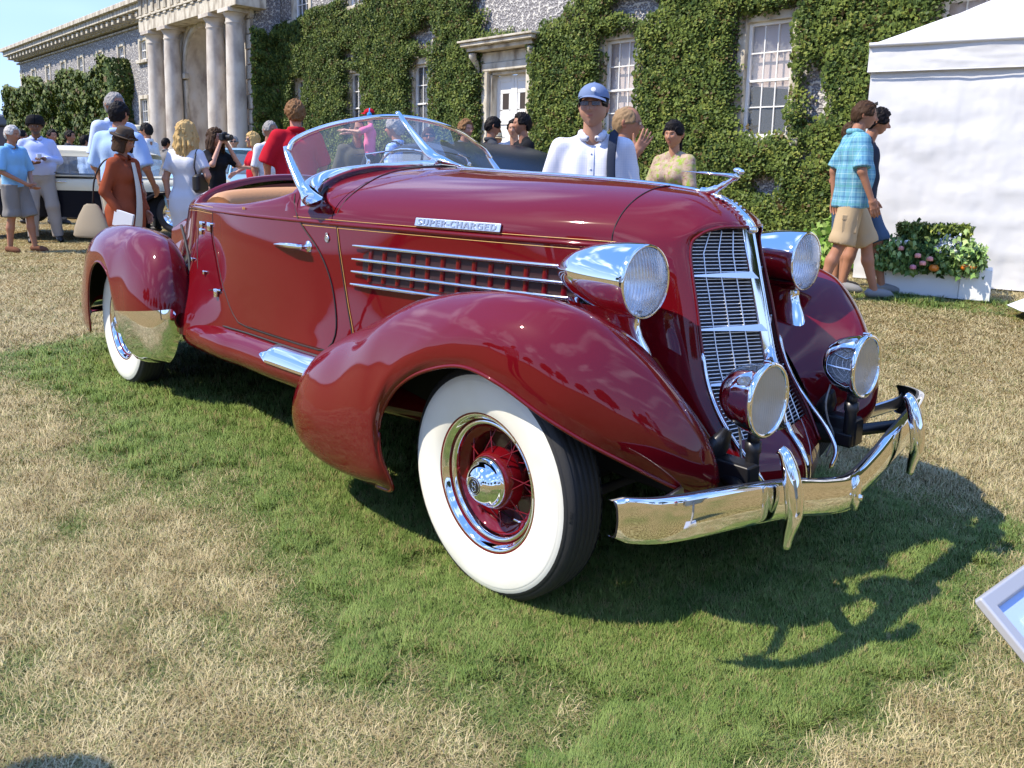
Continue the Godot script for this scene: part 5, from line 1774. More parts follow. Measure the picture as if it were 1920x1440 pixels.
func leaf_clump(seed_: int, count: int, size: float, reach: float) -> ArrayMesh:
	var q := MB.new()
	var r := RandomNumberGenerator.new()
	r.seed = seed_
	for k in count:
		var c := V(r.randf_range(-1, 1), r.randf_range(-1, 1), r.randf_range(-0.5, 0.9)) * reach
		var nn := V(r.randf_range(-0.7, 0.7), r.randf_range(-0.2, 1.0), r.randf_range(0.3, 1.2)).normalized()
		var d := V(r.randf_range(-1, 1), -0.7, 0.2)
		d = (d - nn * d.dot(nn)).normalized()
		var s := nn.cross(d)
		var L := size * r.randf_range(0.65, 1.25)
		var f := nn * L * 0.12
		q.col = Color(1, 1, 1) * r.randf_range(0.72, 1.2)
		q.col.a = 1
		var b := q.v.size()
		q.vert(c - d * L * 0.5, nn); q.vert(c - d * L * 0.12 + s * L * 0.48 - f, (nn + s * 0.3).normalized()); q.vert(c + d * L * 0.12 + s * L * 0.25, nn)
		q.vert(c + d * L * 0.6 - f, (nn - d * 0.2).normalized()); q.vert(c + d * L * 0.12 - s * L * 0.25, nn); q.vert(c - d * L * 0.12 - s * L * 0.48 - f, (nn - s * 0.3).normalized())
		q.tri(b, b + 1, b + 2); q.tri(b, b + 2, b + 3); q.tri(b, b + 3, b + 4); q.tri(b, b + 4, b + 5)
	return q.mesh()

func scatter(called: String, mesh: Mesh, xs: Array, cs: Array, material: Material, parent: Node) -> MultiMeshInstance3D:
	var mm := MultiMesh.new()
	mm.transform_format = MultiMesh.TRANSFORM_3D
	mm.use_colors = true
	mm.mesh = mesh
	mm.instance_count = xs.size()
	for j in xs.size():
		mm.set_instance_transform(j, xs[j])
		mm.set_instance_color(j, cs[j])
	var o := MultiMeshInstance3D.new()
	o.multimesh = mm
	o.material_override = material
	o.name = numbered(called, parent)
	parent.add_child(o, true)
	tag(o, "", "", "", "stuff")
	return o

func ivy_mask(x: float, y: float) -> float:
	# above zero where ivy grows on the right-hand block
	var n := fnoise.get_noise_2d(x * 28.0, y * 28.0 + 300.0)
	var n2 := fnoise.get_noise_2d(x * 90.0, y * 90.0)
	var top := herm([-26.6, -24.5, -22.0, -20.0, -17.5, -16.5, 10.0], [5.55, 5.7, 5.95, 6.1, 6.6, 9.5, 9.5], x)
	var v := top - y
	for b in [[-12.35, 5.6, 1.9, 1.35], [-14.6, 6.2, 0.8, 0.7], [-16.0, 4.65, 0.75, 0.35], [-8.95, 4.55, 0.6, 0.25], [-5.08, 2.6, 0.26, 0.62], [-5.15, 1.75, 0.28, 0.25], [-5.95, 1.05, 0.35, 0.28], [-7.9, 1.5, 0.3, 0.25], [-19.6, 4.5, 0.5, 0.25]]:
		var d := Vector2((x - b[0]) / b[2], (y - b[1]) / b[3]).length()
		v = minf(v, (d - 1.0) * minf(b[2], b[3]) + n2 * 0.22)
	# windows and the doorway stay clear
	for w in [[-22.72, 0.42, 1.95, 4.1], [-19.43, 0.48, 1.95, 4.12], [-16.24, 0.52, 1.95, 4.15], [-9.44, 0.56, 1.95, 4.14], [-6.08, 0.62, 1.92, 4.16], [-2.75, 0.5, 1.9, 4.1], [-12.88, 0.92, 0.0, 4.22]]:
		var d := maxf(absf(x - w[0]) - w[1], maxf(w[2] - y, y - w[3]))
		v = minf(v, d + n2 * 0.10)
	for u in [-22.72, -19.43]:
		var d := maxf(absf(x - u) - 0.6, 5.78 - y)
		v = minf(v, d + n2 * 0.1)
	return v + n * 0.14 + 0.06

func ivy_deep(x: float, y: float) -> float:
	var n := 0.5 + 0.5 * fnoise.get_noise_2d(x * 60.0 + 700.0, y * 45.0)
	var n2 := 0.5 + 0.5 * fnoise.get_noise_2d(x * 170.0, y * 170.0 + 90.0)
	var n3 := 0.5 + 0.5 * fnoise.get_noise_2d(x * 420.0, y * 420.0 + 40.0)
	return 0.04 + 0.16 * n + 0.16 * n2 + 0.08 * n3

func leaf_tint(r: RandomNumberGenerator, warm: float) -> Color:
	var t := clampf(r.randf() * 0.9 + warm * 0.4 - 0.1, 0, 1)
	var c := Color(0.046, 0.084, 0.020).lerp(Color(0.185, 0.240, 0.046), t)
	var k := r.randf()
	if k < 0.05: c = Color(0.12, 0.085, 0.03)
	elif k < 0.14: c = Color(0.22, 0.25, 0.05)
	return c

func build_ivy() -> void:
	var clump := leaf_clump(5, 7, 0.062, 0.075)
	var R := RandomNumberGenerator.new()
	R.seed = 9
	var at := V(-15, 0.2, HZ)
	var iv := thing("ivy", "thick green ivy covering the front wall between the windows and the door", "ivy", at)
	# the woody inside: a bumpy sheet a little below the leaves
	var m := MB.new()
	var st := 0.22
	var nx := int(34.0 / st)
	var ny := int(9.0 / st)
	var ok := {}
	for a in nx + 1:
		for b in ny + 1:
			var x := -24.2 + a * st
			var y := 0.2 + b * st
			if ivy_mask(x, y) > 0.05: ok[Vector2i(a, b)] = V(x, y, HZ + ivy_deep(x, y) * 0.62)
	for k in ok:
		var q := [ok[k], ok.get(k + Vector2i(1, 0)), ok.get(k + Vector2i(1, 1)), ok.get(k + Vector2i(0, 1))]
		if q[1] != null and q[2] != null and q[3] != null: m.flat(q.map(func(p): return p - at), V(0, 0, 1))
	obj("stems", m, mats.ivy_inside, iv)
	var xs := []
	var cs := []
	var tries := 0
	while tries < 96000:
		tries += 1
		var x := R.randf_range(-24.4, 1.0)
		var y := R.randf_range(0.25, 8.6)
		if y > 3.0 + 0.22 * (2.0 - x) + 1.6: continue
		var k := ivy_mask(x, y)
		if k < -0.03 or (k < 0.06 and R.randf() < 0.35): continue
		var dz := ivy_deep(x, y) * smoothstep(-0.08, 0.16, k) * R.randf_range(0.72, 1.08) + 0.03
		var tilt := Basis(V(R.randf_range(-1, 1), R.randf_range(-1, 1), R.randf_range(-1, 1)).normalized(), R.randf_range(0, 0.7))
		xs.append(Transform3D(tilt.scaled(Vector3.ONE * R.randf_range(0.8, 1.35)), V(x, y, HZ + dz) - at))
		cs.append(leaf_tint(R, fnoise.get_noise_2d(x * 50.0, y * 50.0) + smoothstep(-22.0, -8.0, x) * 0.5 - 0.15))
	# round the porch corner
	for k in 5200:
		var z := R.randf_range(HZ, -10.05)
		var y := R.randf_range(0.3, 5.6)
		if y > 5.45 + 0.3 * fnoise.get_noise_2d(z * 200.0, 3.0): continue
		var dx := 0.06 + 0.45 * (0.5 + 0.5 * fnoise.get_noise_2d(z * 90.0, y * 70.0)) * R.randf_range(0.7, 1.1)
		xs.append(Transform3D(Basis(Vector3.UP, PI / 2 + R.randf_range(-0.6, 0.6)).scaled(Vector3.ONE * R.randf_range(0.9, 1.4)), V(-24.2 + dx, y, z) - at))
		cs.append(leaf_tint(R, -0.15))
	scatter("leaves", clump, xs, cs, mats.leaf, iv)
	# left wing
	at = V(-49, 0.2, HZ)
	iv = thing("ivy", "dark ivy hedge on the far left wing, below its small upper windows", "ivy", at)
	var big := leaf_clump(6, 7, 0.15, 0.17)
	xs = []
	cs = []
	for k in 17000:
		var x := R.randf_range(-60.2, -38.6)
		var y := R.randf_range(0.2, 6.0)
		var n := fnoise.get_noise_2d(x * 22.0, y * 22.0)
		if y > 5.55 + n * 0.5 + 0.2 * sin(x * 0.9): continue
		if absf(x + 49.3) < 0.6 and y > 2.0 and y < 4.1: continue
		if x > -39.2 + n * 0.5: continue
		var dz := 0.15 + 0.9 * (0.5 + 0.5 * fnoise.get_noise_2d(x * 30.0 + 70.0, y * 26.0)) * R.randf_range(0.75, 1.05)
		xs.append(Transform3D(Basis(V(R.randf_range(-1, 1), R.randf_range(-1, 1), R.randf_range(-1, 1)).normalized(), R.randf_range(0, 0.8)).scaled(Vector3.ONE * R.randf_range(0.8, 1.3)), V(x, y, HZ + dz) - at))
		cs.append(leaf_tint(R, n * 1.2))
	# its near end, which stands out from the wall
	for k in 2600:
		var z := R.randf_range(HZ, HZ + 0.9)
		var y := R.randf_range(0.2, 5.7)
		xs.append(Transform3D(Basis(Vector3.UP, PI / 2 + R.randf_range(-0.7, 0.7)).scaled(Vector3.ONE * R.randf_range(0.8, 1.3)), V(-38.9 + R.randf_range(-0.3, 0.25) + 0.2 * sin(y * 3.0), y, z) - at))
		cs.append(leaf_tint(R, -0.2))
	scatter("leaves", big, xs, cs, mats.leaf, iv)
	m = MB.new()
	var rr := []
	for a in 60:
		var x := -60.0 + a * 0.36
		rr.append(PackedVector3Array([V(x, 0.2, HZ + 0.45) - at, V(x, 2.5, HZ + 0.4) - at, V(x, 5.2 + 0.3 * sin(x), HZ + 0.35) - at]))
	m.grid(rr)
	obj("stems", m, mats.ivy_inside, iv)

# ---------------------------------------------------------------- tent, planter, sign
func cloth_mat(called: String, col: Color, seed_: int, freq: float, bump: float, sc: float) -> StandardMaterial3D:
	var m := mat(called, col, 0.8)
	m.metallic_specular = 0.25
	m.normal_enabled = true
	m.normal_texture = noise_tex(freq, 512, seed_, [], 4, bump)
	m.uv1_triplanar = true
	m.uv1_scale = V(sc, sc, sc)
	m.normal_scale = 0.7
	return m

func build_tent() -> void:
	var A := V(-1.96, 0.26, -6.08)
	var e := V(1.45, 0, -0.42).normalized()
	var nrm := V(0.28, 0, 0.96).normalized()
	e = V(nrm.z, 0, -nrm.x)
	var bk := -nrm
	var W := 6.0
	var t := thing("marquee", "white canvas marquee with a pitched roof, at the right beside the house", "tent", A)
	var cm := cloth_mat("canvas", Color(0.66, 0.66, 0.655), 41, 0.005, 7.0, 0.45)
	var panel := func(called: String, o: Vector3, d: Vector3, w: float, up0: float, up1: float, out: Vector3, wave: float) -> void:
		var rows := []
		for r in 41:
			var f := r / 40.0
			var row := PackedVector3Array()
			for k in 91:
				var s := w * k / 90.0
				var y := lerpf(up0, up1, f)
				var wr := wave * (fnoise.get_noise_2d(s * 40.0 + y * 25.0, y * 160.0 + s * 6.0) * 1.2 + fnoise.get_noise_2d(s * 150.0, y * 40.0) * 0.5)
				row.append(o + d * s + Vector3.UP * y + out * wr)
			rows.append(row)
		var q := MB.new()
		q.grid(rows)
		obj(called, q, cm, t)
	panel.call("wall_panel", Vector3.ZERO, e, 1.62, 0.0, 2.16, nrm, 0.015)
	panel.call("wall_panel", e * 1.635 - nrm * 0.01, e, W - 1.65, 0.0, 2.16, nrm, 0.014)
	panel.call("wall_panel", bk * 0.01 - e * 0.003, bk, 5.0, 0.0, 2.16, -e, 0.01)
	panel.call("valance", nrm * 0.03 - e * 0.03, e, W, 2.10, 2.36, nrm, 0.012)
	panel.call("valance", -e * 0.03 + nrm * 0.03, bk, 5.0, 2.10, 2.36, -e, 0.008)
	# roof: four slopes to a peak, sagging a little
	var pk := e * 3.0 + bk * 2.5 + Vector3.UP * 4.3
	var cor := [nrm * 0.04 - e * 0.04 + Vector3.UP * 2.36, e * W + nrm * 0.04 + Vector3.UP * 2.36, e * W + bk * 5.0 + Vector3.UP * 2.36, bk * 5.0 - e * 0.04 + Vector3.UP * 2.36]
	for k in 4:
		var q := MB.new()
		var rows := []
		for r in 21:
			var f := r / 20.0
			var row := PackedVector3Array()
			for j in 31:
				var p: Vector3 = cor[k].lerp(cor[(k + 1) % 4], j / 30.0).lerp(pk, f)
				p.y -= 0.16 * sin(PI * f) * (1.0 if f > 0.0 else 0.0) - 0.012 * fnoise.get_noise_2d(j * 30.0, r * 20.0)
				row.append(p)
			rows.append(row)
		q.grid(rows, true)
		obj("roof_slope", q, cm, t)
	var hem := MB.new()
	hem.tube([nrm * 0.045 - e * 0.03 + V(0, 2.365, 0), e * W + nrm * 0.045 + V(0, 2.365, 0)], 0.022, 8)
	hem.tube([nrm * 0.045 - e * 0.03 + V(0, 2.10, 0), e * W + nrm * 0.045 + V(0, 2.10, 0)], 0.007, 6)
	obj("hem", hem, cm, t)
	for s in [0.02, 1.63, 3.2, W]:
		var pl := MB.new()
		pl.tube([e * s + bk * 0.06, e * s + bk * 0.06 + Vector3.UP * 2.36], 0.028, 10)
		obj("pole", pl, mats.satin_chrome, t)
	# banner with dark lettering, cut by the edge of the view
	var b := MB.new()
	b.box(e * 2.05 + Vector3.UP * 0.60 + nrm * 0.030, V(0.95, 0.72, 0.012), 0.003, Basis(e, Vector3.UP, nrm))
	obj("banner", b, mat("banner_white", Color(0.78, 0.78, 0.80), 0.7), t)
	var x := 1.652
	for ch in ["G", "U"]:
		var tx := obj("lettering", text_mb(ch, 0.058, 0.002), mat("ink_blue", Color(0.10, 0.11, 0.16), 0.7), t)
		tx.transform = Transform3D(Basis(e, Vector3.UP, nrm).scaled(V(1, 1, 1)), e * x + Vector3.UP * 0.52 + nrm * 0.0375)
		x += 0.075
	# the white foot plate that pins the wall down
	var f := thing("ground_flap", "white canvas flap pegged to the grass at the right edge, before the marquee", "flap", V(-0.10, 0.275, -5.25))
	b = MB.new()
	b.face([V(-0.16, 0.012, 0.05), V(0.0, 0.0, 0.24), V(0.9, 0.02, 0.1), V(0.6, 0.10, -0.75), V(-0.10, 0.06, -0.55)])
	b.face([V(-0.16, 0.012, 0.05), V(-0.10, 0.06, -0.55), V(-0.06, 0.0, -0.5), V(-0.15, -0.01, 0.02)])
	obj("canvas", b, cm, f)

func plant_scatter(parent: Node3D, called: String, n: int, sd: int, region: Callable, cols: Array, size: float, reach: float) -> void:
	var r := RandomNumberGenerator.new()
	r.seed = sd
	var xs := []
	var cs := []
	for k in n:
		var p: Vector3 = region.call(r)
		xs.append(Transform3D(Basis(V(r.randf_range(-1, 1), r.randf_range(-1, 1), r.randf_range(-1, 1)).normalized(), r.randf() * PI).scaled(Vector3.ONE * r.randf_range(0.7, 1.3)), p))
		var c: Color = cols[r.randi() % cols.size()]
		var f := r.randf_range(0.75, 1.25)
		cs.append(Color(c.r * f, c.g * f, c.b * f))
	scatter(called, leaf_clump(sd, 5, size, reach), xs, cs, mats.leaf, parent)

func flower(parent: Node3D, called: String, at: Vector3, r: float, col: Color, sd: int) -> void:
	var q := MB.new()
	var R := RandomNumberGenerator.new()
	R.seed = sd
	for ring in 4:
		for k in 5 + ring:
			var a := TAU * k / (5 + ring) + ring * 0.7
			var up := 0.95 - ring * 0.28
			var d := V(cos(a) * sqrt(maxf(0.05, 1.0 - up * up)), up * 0.6, sin(a) * sqrt(maxf(0.05, 1.0 - up * up))).normalized()
			q.col = col * R.randf_range(0.75, 1.15)
			q.col.a = 1
			q.ball(at + d * r * (0.35 + 0.13 * ring), V(r * 0.42, r * 0.42, r * 0.16), 7, 5, Basis(Quaternion(V(0, 0, 1), d)))
	obj(called, q, mats.petal, parent)

func build_planter() -> void:
	mat("petal", Color(1, 1, 1), 0.6)
	mat("pumpkin_skin", Color(1, 1, 1), 0.45)
	var nrm := V(0.28, 0, 0.96).normalized()
	var e := V(nrm.z, 0, -nrm.x)
	var bs := Basis(e, Vector3.UP, nrm)
	var o := V(-1.06, 0.24, -5.47)
	var p := thing("planter", "long white painted wooden planter box standing on grass before the marquee", "planter", o)
	p.basis = bs.scaled(V(1, 1, 1)) * Basis.from_scale(V(0.78, 0.95, 0.95))
	var m := MB.new()
	m.box(V(0.02, 0.165, 0.02), V(0.94, 0.33, 0.03), 0.006)
	m.box(V(0.02, 0.165, -0.25), V(0.94, 0.33, 0.03), 0.006)
	m.box(V(-0.44, 0.165, -0.115), V(0.03, 0.33, 0.235), 0.006)
	m.box(V(0.475, 0.165, -0.115), V(0.03, 0.33, 0.235), 0.006)
	obj("box_panel", m, mats.white_paint, p)
	m = MB.new()
	m.box(V(0.02, 0.28, -0.115), V(0.9, 0.02, 0.23), 0.0)
	obj("soil", m, mat("soil", Color(0.03, 0.022, 0.016), 0.95), p)
	var p2 := thing("planter", "second white planter box, set back at the right end of the first", "planter", V(-0.735, 0.24, -5.66))
	p2.basis = bs * Basis.from_scale(V(0.78, 0.95, 0.95))
	m = MB.new()
	m.box(V(0.10, 0.15, 0.0), V(0.32, 0.30, 0.30), 0.008)
	obj("box_panel", m, mats.white_paint, p2)
	var fl := thing("flower_display", "leafy flower display with pink and white blooms in the white planter", "flowers", o + Vector3.UP * 0.3)
	fl.basis = bs * Basis.from_scale(V(0.76, 1.05, 0.95))
	plant_scatter(fl, "foliage", 900, 51, func(r): return V(r.randf_range(-0.50, 0.60), absf(r.randfn()) * 0.09 - 0.04, r.randf_range(-0.24, 0.13)), [Color(0.06, 0.12, 0.03), Color(0.11, 0.20, 0.05), Color(0.20, 0.32, 0.09), Color(0.32, 0.44, 0.16)], 0.055, 0.05)
	plant_scatter(fl, "pale_blooms", 260, 52, func(r): return V(r.randf_range(-0.5, -0.30) if r.randf() < 0.4 else r.randf_range(0.40, 0.66), absf(r.randfn()) * 0.06 + 0.02, r.randf_range(-0.2, 0.14)), [Color(0.32, 0.46, 0.14), Color(0.42, 0.52, 0.22), Color(0.22, 0.36, 0.10)], 0.045, 0.045)
	plant_scatter(fl, "blue_blooms", 90, 53, func(r): return V(r.randf_range(0.14, 0.36), 0.10 + absf(r.randfn()) * 0.05, r.randf_range(-0.2, 0.08)), [Color(0.45, 0.52, 0.68), Color(0.62, 0.66, 0.76), Color(0.7, 0.72, 0.75)], 0.035, 0.04)
	for q in [[-0.24, 0.12, 0.08, 0], [-0.04, 0.07, 0.14, 0], [0.02, 0.01, 0.16, 0], [0.09, 0.05, 0.15, 0], [-0.08, -0.03, 0.16, 1], [-0.28, 0.17, 0.02, 2], [0.33, 0.12, 0.08, 2], [-0.18, 0.17, 0.0, 2], [0.28, 0.15, 0.02, 2]]:
		flower(fl, "rose" if q[3] < 2 else "white_rose", V(q[0], q[1], q[2]), 0.042, [Color(0.80, 0.34, 0.30), Color(0.72, 0.28, 0.34), Color(0.80, 0.78, 0.72)][q[3]], int(q[0] * 100) + 70)
	var hedge := thing("box_hedge", "clipped yellow-green box hedge in a trough behind the flowers", "hedge", o + nrm * -0.36 + V(0.05, 0, 0))
	hedge.basis = bs * Basis.from_scale(V(0.78, 1, 0.95))
	m = MB.new()
	m.box(V(0, 0.27, 0), V(0.75, 0.54, 0.14), 0.04)
	obj("stems", m, mats.ivy_inside, hedge)
	plant_scatter(hedge, "foliage", 1500, 54, func(r): return V(r.randf_range(-0.39, 0.39), 0.62 - pow(r.randf(), 2) * 0.5, r.randf_range(-0.08, 0.09)), [Color(0.12, 0.17, 0.03), Color(0.20, 0.26, 0.05), Color(0.30, 0.34, 0.08), Color(0.08, 0.12, 0.03)], 0.03, 0.035)
	var labels := ["round orange pumpkin at the left end of the flower display, by the walker", "orange pumpkin hanging low in the middle of the flower display", "left one of two orange pumpkins at the right end of the flowers", "right one of two orange pumpkins at the right end of the flowers"]
	var k := 0
	for q in [[-0.47, 0.06, 0.06, 0.040], [0.14, -0.025, 0.13, 0.042], [0.46, 0.0, 0.12, 0.038], [0.53, 0.005, 0.10, 0.036]]:
		var pu := thing("pumpkin", labels[k], "pumpkin", o + Vector3.UP * 0.3 + bs * V(q[0] * 0.77, q[1], q[2]), 0.0, "pumpkins among the planter flowers")
		m = MB.new()
		var rows := []
		for a in 9:
			var row := PackedVector3Array()
			for b in 24:
				var ph := TAU * b / 24
				var th := PI * a / 8
				var rr: float = q[3] * (1.0 + 0.06 * cos(ph * 8)) * (1.0 if a > 0 and a < 8 else 0.2)
				row.append(V(sin(th) * cos(ph) * rr, cos(th) * rr * 0.78, sin(th) * sin(ph) * rr))
			rows.append(row)
		m.col = Color(0.62, 0.19, 0.02)
		m.grid_out(rows)
		obj("rind", m, mats.pumpkin_skin, pu)
		m = MB.new()
		m.col = Color(0.16, 0.15, 0.05)
		m.tube([V(0, q[3] * 0.7, 0), V(0.004, q[3] * 1.1, 0.003)], [0.006, 0.004], 6)
		obj("stalk", m, mats.pumpkin_skin, pu)
		k += 1
	var hy := thing("leafy_shrub", "bright yellow-green leafy shrub at the foot of the ivy, behind the walkers", "shrub", V(-2.55, 0.28, -6.6))
	plant_scatter(hy, "foliage", 320, 56, func(r): return V(r.randfn() * 0.13, absf(r.randfn()) * 0.16 + 0.03, r.randfn() * 0.12), [Color(0.10, 0.20, 0.03), Color(0.20, 0.32, 0.06), Color(0.28, 0.40, 0.10)], 0.075, 0.07)

func build_sign() -> void:
	var lt := thing("paper_scrap", "tiny white scrap of paper on the dry grass, right of the bumper", "litter", V(0.165, 0.012, -3.406))
	var lm := MB.new()
	lm.face([V(-0.02, 0.012, -0.012), V(0.018, 0.016, -0.016), V(0.024, 0.004, 0.012), V(-0.014, 0.008, 0.014)])
	lm.face([V(0.018, 0.016, -0.016), V(0.034, 0.006, -0.010), V(0.024, 0.004, 0.012)])
	obj("paper", lm, mats.white_paint, lt)
	var p0 := V(1.381, 0.571, 0.838)
	var e1 := (V(1.444, 0.598, 0.323) - p0).normalized()
	var e2 := V(1.518, 0.455, 0.869) - p0
	e2 = (e2 - e1 * e2.dot(e1)).normalized()
	var n := e1.cross(e2).normalized()
	if n.y < 0: n = -n
	var w := 0.46
	var h := 0.33
	var c := p0 + e1 * w * 0.5 + e2 * h * 0.5
	var foot := V(c.x - 0.01, ground_h(c.x, c.z), c.z + 0.02)
	var s := thing("information_stand", "grey framed information board with a pale blue face on a post, at the right edge", "sign", foot)
	var bs := Basis(e1, n, e1.cross(n))
	c -= foot
	var fm := mat("frame_grey", Color(0.46, 0.47, 0.50), 0.38, 0.3)
	for q in [[Vector3(0, 0, h * 0.5), V(w, 0.022, 0.030)], [Vector3(0, 0, -h * 0.5), V(w, 0.022, 0.030)], [Vector3(w * 0.5, 0, 0), V(0.030, 0.0215, h + 0.03)], [Vector3(-w * 0.5, 0, 0), V(0.030, 0.0215, h + 0.03)]]:
		var m := MB.new()
		m.box(c + bs * q[0], q[1], 0.006, bs)
		obj("frame", m, fm, s)
	var b := MB.new()
	b.box(c - n * 0.003, V(w - 0.028, 0.006, h - 0.028), 0.0, bs)
	obj("board_face", b, mat("board_blue", Color(0.42, 0.55, 0.80), 0.25), s)
	b = MB.new()
	b.box(c + n * 0.0012, V(w - 0.10, 0.002, h - 0.10), 0.0, bs)
	obj("printed_sheet", b, mat("board_sheet", Color(0.52, 0.64, 0.84), 0.3), s)
	b = MB.new()
	b.tube([V(0.0, 0, 0), V(-0.005, 0.35, -0.01), c - n * 0.02], 0.030, 4, true, V(1, 0, 0.4))
	obj("post", b, fm, s)
	b = MB.new()
	b.box(V(0, 0.008, 0), V(0.3, 0.016, 0.3), 0.004)
	obj("foot", b, fm, s)

# ---------------------------------------------------------------- other cars
func car_loft(m: MB, st: Array) -> void:
	# st: x, y bottom, y top, half width at bottom, half width at shoulder, half width on top
	var ctrl := []
	for s in st:
		var h: float = s[2] - s[1]
		ctrl.append([V(s[0], s[1], s[3]), V(s[0], s[1] + h * 0.3, s[4] * 1.01), V(s[0], s[1] + h * 0.65, s[4]), V(s[0], s[1] + h * 0.92, lerpf(s[4], s[5], 0.55)), V(s[0], s[2], s[5]), V(s[0], s[2] + 0.012, 0), V(s[0], s[2], -s[5]), V(s[0], s[1] + h * 0.92, -lerpf(s[4], s[5], 0.55)), V(s[0], s[1] + h * 0.65, -s[4]), V(s[0], s[1] + h * 0.3, -s[4] * 1.01), V(s[0], s[1], -s[3])])
	m.grid(net(ctrl, 4, 3))

func car_wheel(parent: Node3D, at: Vector3, s: float, r: float, white: bool) -> void:
	var m := MB.new()
	m.lathe([[r * 0.62, 0.07], [r * 0.80, 0.085], [r * 0.93, 0.075], [r, 0.045], [r, -0.05], [r * 0.9, -0.08], [r * 0.6, -0.07]], Vector3.ZERO, V(0, 0, s), 32)
	var w := obj("wheel", m, mats.black_rubber, parent)
	w.position = at
	m = MB.new()
	m.lathe([[r * 0.63, 0.075], [r * 0.58, 0.06], [r * 0.52, 0.04], [r * 0.22, 0.03], [r * 0.2, 0.07], [r * 0.14, 0.10], [0, 0.105]], Vector3.ZERO, V(0, 0, s), 32)
	obj("rim", m, mats.chrome if not white else mats.satin_chrome, w)
	for k in 16:
		m = MB.new()
		var a := TAU * k / 16
		m.tube([V(cos(a) * r * 0.2, sin(a) * r * 0.2, 0.07 * s), V(cos(a + 0.2) * r * 0.56, sin(a + 0.2) * r * 0.56, 0.055 * s)], 0.006, 5)
		obj("spoke", m, mats.chrome, w)

func lowmb() -> MB:
	var m := MB.new()
	m.xf = Transform3D(Basis.from_scale(V(0.95, 0.79, 1)), Vector3.ZERO)
	return m

